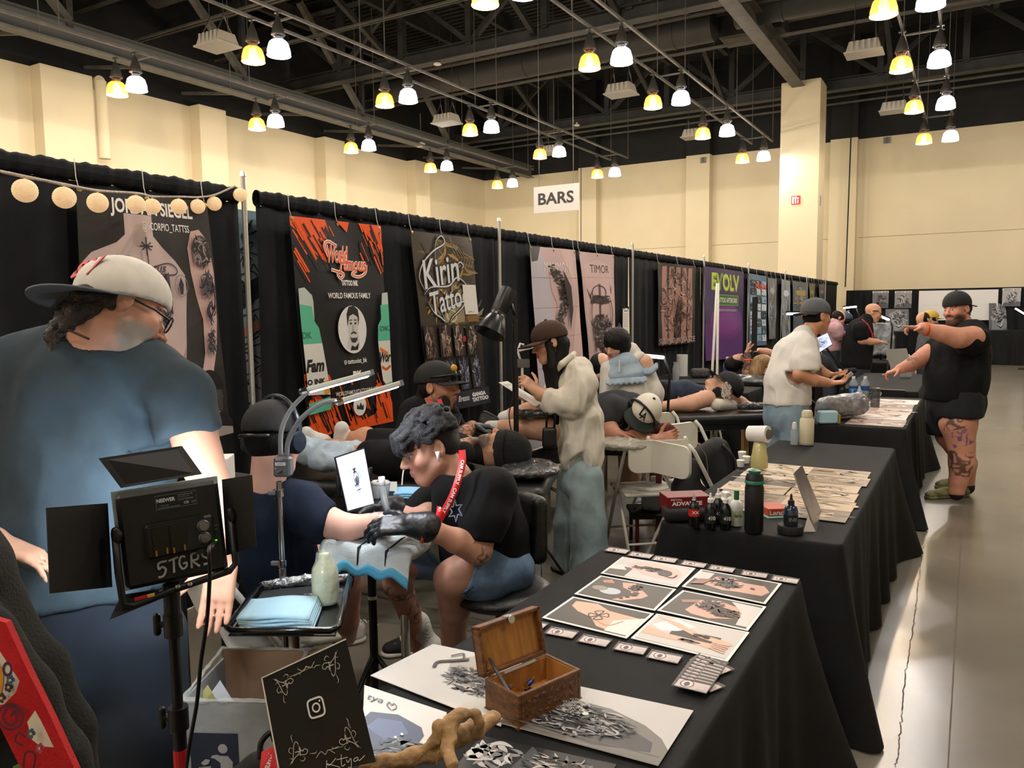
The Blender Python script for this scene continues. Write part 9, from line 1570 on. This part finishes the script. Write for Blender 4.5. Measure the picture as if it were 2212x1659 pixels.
t = thing('towel_roll', AZ(1787, 915, Z1), 'pale blue paper towel folded over a small box', 'towels'); q = AZ(1787, 914, Z1); b = MB(); b.box(q+UP*.05, (.15, .08, .1), CRIGHT*[1, 1, 0], CFWD*[1, 1, 0], UP, bev=.01); b.build('towel', m_towel, t); b = MB(); b.box(q+UP*.04+CRIGHT*.08, (.012, .1, .07), CRIGHT*[1, 1, 0], CFWD*[1, 1, 0], UP); b.build('box_end', mat('box_amber', '#b5872e', .5), t)
wb_ = [(0, 0), (8, 0), (9, 2), (9, 20), (8.5, 30), (4, 38), (3, 40)]
for i, (px, py, z) in enumerate(((1843, 857, .745), (1868, 857, .745), (1571, 815, .80))): vessel(px, py, [(r*(1 if i < 3 else .6), h*(1 if i < 3 else .7)) for r, h in wb_], mat('water_clear', '#a9b5bd', .08, alpha=.6), ['water bottle behind the wrapped pillow, left', 'water bottle behind the wrapped pillow, right', 'water bottle by the chair stack before the purple banner'][i], tops=[('cap', [(3.5, 39), (3.5, 44), (0, 44)] if i < 3 else [(2, 27), (2, 31), (0, 31)], m_wc)], lab=(14, 24, 9, '#2c4a8a', None, None) if i < 3 else None, z=z)
vessel(1842, 860, [(0, 0), (8, 0), (8.5, 18), (7, 20)], mat('can_blue', '#2f5f8f', .3, metal=.5), 'blue and red drink can before the water bottles', cat='can', name='drink_can', lab=(2, 6, 8.4, '#8a2a36', None, None)); vessel(1890, 880, [(0, 0), (9, 0), (10, 40), (9.5, 42)], mat('tumbler', '#4a4c50', .1, alpha=.7), 'tall grey tumbler at the right of the wrapped pillow', cat='tumbler', name='tumbler'); vessel(1856, 858, [(0, 0), (6, 0), (7, 12), (3, 18), (2, 24)], mat('gel_blue', '#9fb9c4', .2), 'small pump bottle between the water bottles')
t = thing('laptop', AZ(1945, 800, Z1), 'open laptop seen from behind on the fourth table', 'laptop'); slab(t, 'screen_lid', mat('laptop_grey', '#6f6c66', .4), [P(1912, 755, 10.0), P(1958, 752, 10.1), P(1970, 792, 9.9), P(1926, 797, 9.8)], .012); q = AZ(1955, 797, Z1); b = MB(); b.box(q+UP*.01, (.32, .22, .015), CRIGHT*[1, 1, 0], CFWD*[1, 1, 0], UP); b.build('keyboard_base', m_steel2, t)
t = thing('display_case', AZ(1935, 850, Z1), 'black case lettered SINCE 2009 on the fourth table', 'case'); b = MB(); b.box((-.93, 9.55, .70), (.62, .06, .12)); b.build('case_front', m_blk, t); a = Art((-1.2, 9.515, .68), (-.7, 9.515, .68), (-1.2, 9.515, .74), n=(0, -1, 0)); a.text('SINCE 2009', .1, .1, .7, .9, '#d9d6d0', bold=.02); a.build('lettering', m_print, t)
for i, px in enumerate((1950, 1962)): q = AZ(px, 815, Z1); t = thing('card_holder', q, 'clear card holder on the fourth table, %s one' % ['left', 'right'][i], 'holder'); b = MB(); b.box(q+UP*.07, (.06, .01, .14), CRIGHT, CFWD, UP); b.build('panel', m_cl, t); b = MB(); b.box(q+UP*.03-CFWD*.02, (.06, .02, .04), CRIGHT, CFWD, UP); b.build('pocket', m_cl, t)
# ---- paper lanterns
pos = [(54, 412, 26), (139, 427, 24), (211, 438, 22), (294, 441, 19.5), (329, 446, 17.5), (386, 446, 17), (427, 446, 16), (463, 440, 15.5), (519, 421, 15)]; m_lan2 = mat('lantern_paper', '#e6c9a4', .7, emis='#ffcf98', estr=.55, wave=(70, .6, 'Z'))
cp_ = [P(-40, 362, 2.5)]
for i, (px, py, r) in enumerate(pos):
 d = 70/r; p = P(px, py, d); rr_ = r*d/FPX; top = P(px+(2 if i < 8 else -12), py-r-4, d); cp_.append(top); t = thing('paper_lantern', p-UP*rr_, 'ribbed cream paper lantern, %s' % (['leftmost on the string', 'second from the left', 'third from the left', 'fourth from the left', 'fifth, over the headline', 'sixth from the left', 'seventh from the left', 'eighth from the left', 'last, beyond the silver pole'][i]), 'lantern', 'paper lanterns on the string')
 b = MB(); pr = []
 for k in range(25): a_ = -1.4+2.8*k/24; pr.append((rr_*math.cos(a_)*(1 if k % 2 else .97), rr_*.96*math.sin(a_)))
 b.lathe(pr, p, n=20); b.build('shade', m_lan2, t, True); b = MB(); b.tube([p+UP*rr_*.95, top], .003, 5); b.build('hook', m_cord, t)
t = thing('lantern_cord', cp_[1], 'twisted white cord carrying the paper lanterns', 'cord'); b = MB(); b.tube(bez(cp_, 6), .006, 6); b.build('rope', mat('rope_white', '#b9ada0', .8, bump=(80, 1)), t, True)
# ---- mid and far furniture
t = thing('banner_stand', P(1545, 810, 8.2)*[1, 1, 0], 'pair of thin white uprights in front of the purple banner', 'stand'); 
for a_, b_ in (((1549, 612), (1538, 812)), ((1551, 612), (1549, 815))): b = MB(); q = P(*b_, 8.2); b.tube([P(*a_, 8.2), q, V3(q[0], q[1], .02)], .014, 6); b.build('upright', m_off, t, True)
t = thing('column_lamp', P(1631, 830, 9.6)*[1, 1, 0], 'tall flat black lamp column left of the man in white tee', 'lamp'); b = MB(); b.box(P(1630, 700, 9.6), (.06, .03, .66), CRIGHT, CFWD, UP); b.build('column', m_blkm, t); q = P(1632, 760, 9.6); b = MB(); b.tube([q, V3(q[0], q[1], .02)], .02, 8); b.build('post', m_blk, t); b = MB(); b.box(V3(q[0], q[1], .015), (.4, .4, .02)); b.build('base', m_blk, t)
tablecloth(-2.9, -2.0, 8.2, 8.9, .80, 'black cloth on the side table behind the lying woman', 6, .03, cat='tablecloth', group=None); tablecloth(-3.55, -2.62, 9.1, 10.25, .80, 'black cloth on the side table below the dark pink banner', 8, .03, group=None); tablecloth(-3.2, -1.2, 14.0, 14.7, .76, 'black cloth on the far booth table behind the bald man', 9, .03, group=None); tablecloth(-.2, 3.4, 25.6, 26.4, .95, 'black skirt on the farthest table at the back wall', 10, .03, group=None)
q = AZ(1473, 815, .8); vessel(1473, 812, [(0, 0), (12, 0), (12, 46), (3, 46), (3, 44)], m_wc, 'upright roll of white paper towel below the dark pink banner', cat='paper roll', name='paper_roll', z=.80); vessel(1460, 822, [(0, 0), (7, 0), (8, 25), (5, 36), (6, 40)], m_cl, 'clear glass carafe beside the paper roll', cat='carafe', name='carafe', z=.8); S = SDF(.01, .02); S.rbox(AZ(1512, 816, .8)+UP*.06, (.24, .12, .12), .04, CRIGHT, CFWD, UP); o = sdf_obj('toiletry_bag', S, mat('bag_pattern', '#3a3835', .6, noise=(60, .5)), None); tag(o, 'dark patterned toiletry bag before the white chair', 'bag')
def far_lamp(px, py, d, w_, label, tilt=.1, e=9):
 q = P(px, py, d); t = thing('lit_lamp', q*[1, 1, 0], label, 'lamp'); X = nrm(CRIGHT-CDOWN*tilt); b = MB(); b.box(q, (w_, .05, .025), X, CFWD, np.cross(X, CFWD), bev=.006); b.build('tube', mat('lit_tube', '#ffffff', .4, emis='#fff2ee', estr=e), t); b = MB(); b.box(q+UP*.025, (w_*1.04, .06, .02), X, CFWD, UP); b.build('cover', m_blk, t); b = MB(); e_ = q+CRIGHT*w_*.5; b.tube([e_, e_+CRIGHT*.05-UP*.15, V3(e_[0], e_[1], .03)], .012, 6); b.build('stand', m_blk, t, True); b = MB(); b.box(V3(e_[0], e_[1], .015), (.3, .3, .03)); b.build('base', m_blk, t)
far_lamp(1836, 664, 13.5, .22, 'lit tube lamp, upper one left of the bald man'); far_lamp(1822, 681, 13.2, .2, 'lit tube lamp, lower one over the pink hoodie', .5); far_lamp(1908, 686, 12.5, .2, 'bright lit lamp right of the bald man\'s face', -.4, 16); far_lamp(2206, 674, 20, .35, 'lit lamp at the right edge of the picture', -.6); far_lamp(1716, 678, 10.5, .2, 'lit lamp beside the grey backward cap', 0); far_lamp(1408, 770, 6.5, .2, 'lit ring arm lamp behind the pale blue top', -.1)
tablet('drawing_tablet', [P(1752, 735, 8), P(1788, 718, 8.1), P(1799, 744, 8), P(1767, 764, 7.9)], .01, 'tilted tablet with a line drawing right of the man in white tee', lambda a: a.scrib(.5, .5, .35, .3, 40, ['#4a5480'], 3, wd=.02), .5, '#c9d6f4'); b = MB(); b.tube([P(1785, 752, 8.02), P(1822, 800, 8.1), P(1835, 860, 8.2)*[1, 1, 0]+UP*.02], .012, 6); tag(b.build('tablet_tripod', m_blk, None), 'black tripod leg under the tilted tablet', 'tripod')
S = SDF(.014, .03); S.rbox(P(1904, 732, 13.4), (.42, .1, .55), .04, CRIGHT, CFWD, UP); t = thing('wrapped_chair', P(1904, 800, 13.4)*[1, 1, 0], 'film wrapped grey chair back right of the bald man', 'chair'); sdf_obj('backrest', S, mat('film_silver'), t, disp=lambda V, N: .015*vnoise(V, 20)); q = P(1904, 760, 13.4); b = MB(); b.tube([q, V3(q[0], q[1], .03)], .03, 8); b.build('post', m_blk, t); b = MB(); b.box(V3(q[0], q[1], .02), (.5, .5, .03)); b.build('base', m_blk, t)
# ---- drape along the back wall with posters
YD = 27.2; t = thing('drape_curtain', (0, YD, 0), 'long black drape along the back wall behind the posters', 'curtain'); zt = float(AY(2000, 624, YD)[2]); x0 = float(AY(1828, 640, YD)[0])
sheet('curtain_panel', lambda u, v: (x0+(8-x0)*u, YD+.04*math.sin(u*190+.8*math.sin(u*31)), zt-(zt-.01)*v), 240, 6, .006, m_drape, t)
for i, (x_, y_, x2, y2, base, lb, al) in enumerate([(1884, 628, 1920, 666, '#77757a', 'grey poster of a dark tattooed face, left on the back drape', 1), (1932, 628, 1970, 666, '#8f8c88', 'grey poster of a man with folded arms, second on the back drape', 1), (1983, 625, 2157, 692, '#d8d6d4', 'large white blank sheet hung on the back drape', 0), (2164, 622, 2206, 662, '#a9a7a9', 'grey poster of a man in a white cap, right on the back drape', 1)]):
 p0, p1 = AY(x_, y2, YD-.08), AY(x2, y_, YD-.08); w_, h = p1[0]-p0[0], p1[2]-p0[2]; t = thing('wall_poster', p0, lb, 'poster'); b = MB(); b.box((p0+p1)/2, (w_, .01, h)); b.build('board', mat('poster'+base, base, .6), t); a = Art(p0-V3(0, .006, 0), p0+V3(w_, -.006, 0), p0+V3(0, -.006, h), n=(0, -1, 0), off=.004)
 if al: a.rect(.0, .88, 1, .98, '#dcdad6'); a.text('tattoo arts', .05, .89, .95, .97, '#2a2a2a', bold=.03); a.poly([(.3, .2), (.3, .6), (.45, .78), (.6, .75), (.68, .5), (.6, .25)], '#bdbab8' if i else '#4a484a'); a.poly([(.0, .0), (.1, .2), (.5, .3), (1, .25), (1, 0)], '#55535a'); a.scrib(.5, .45, .3, .3, 26, ['#2a2a2e', '#4a4a4e', '#9a989a'], i, wd=.04)
 else: a.stroke([(.05, .5), (.95, .52)], .01, '#c9c7c4', smooth=False)
 a.build('picture', m_print, t)
for i, (x_, y_, x2, y2, dd) in enumerate([(1914, 668, 1962, 716, 15.5), (2137, 655, 2180, 719, 23)]):
 p0, p1 = P(x_, y2, dd), P(x2, y_, dd); c_ = (p0+p1)/2; w_ = (x2-x_)*dd/FPX; h = (y2-y_)*dd/FPX; t = thing('face_canvas', c_-UP*h/2, ['grey canvas of a smiling mouth behind the bald man', 'grey canvas of a grinning painted face on the farthest table'][i], 'painting'); b = MB(); b.box(c_, (w_, .04, h), CRIGHT, CFWD, -CDOWN); b.build('canvas', mat('canvas_grey', '#6a6c70', .6), t); b = MB(); e_ = c_+CFWD*.05; b.tube([e_, V3(e_[0], e_[1], .01)], .02, 6); b.build('easel_leg', m_blk, t); a = Art(c_-CRIGHT*w_/2+CDOWN*h/2-CFWD*.021, c_+CRIGHT*w_/2+CDOWN*h/2-CFWD*.021, c_-CRIGHT*w_/2-CDOWN*h/2-CFWD*.021, n=-CFWD, off=.004)
 a.poly([(.1, .1), (.1, .8), (.5, .98), (.9, .8), (.85, .2), (.5, .02)], '#8d8f94'); a.poly([(.3, .3), (.5, .22), (.75, .33), (.55, .14)], '#26272b'); a.poly([(.34, .29), (.5, .25), (.72, .32), (.55, .2)], '#cfcfd0'); a.scrib(.5, .6, .35, .25, 30, ['#3a3b40', '#55575c', '#b0b2b5'], i+3, wd=.05); a.disc(.6, .62, .06, .04, '#2a2b2f'); a.build('picture', m_print, t)
crate(478, 1012, 3.2, (.08, .12, .1), (mat('paper'), [('#3a3a3a', 'M', .5, .15, .75, .45, .02), ('#6a6a6a', 'NITRILE GLOVES', .1, .6, .9, .75, 0)]), 'white carton of gloves marked M behind the large man', name='glove_box'); t = thing('low_table', P(478, 1040, 3.2)*[1, 1, 0], 'small black side table under the white glove carton', 'table'); q = P(478, 1012, 3.2)-UP*.062; b = MB(); b.box(q, (.3, .3, .02)); b.build('top', m_blkm, t)
for sx in (-.12, .12):
 for sy_ in (-.12, .12): b = MB(); b.cyl((q[0]+sx, q[1]+sy_, 0), (q[0]+sx, q[1]+sy_, q[2]-.01), .012, n=8); b.build('leg', m_blk, t)
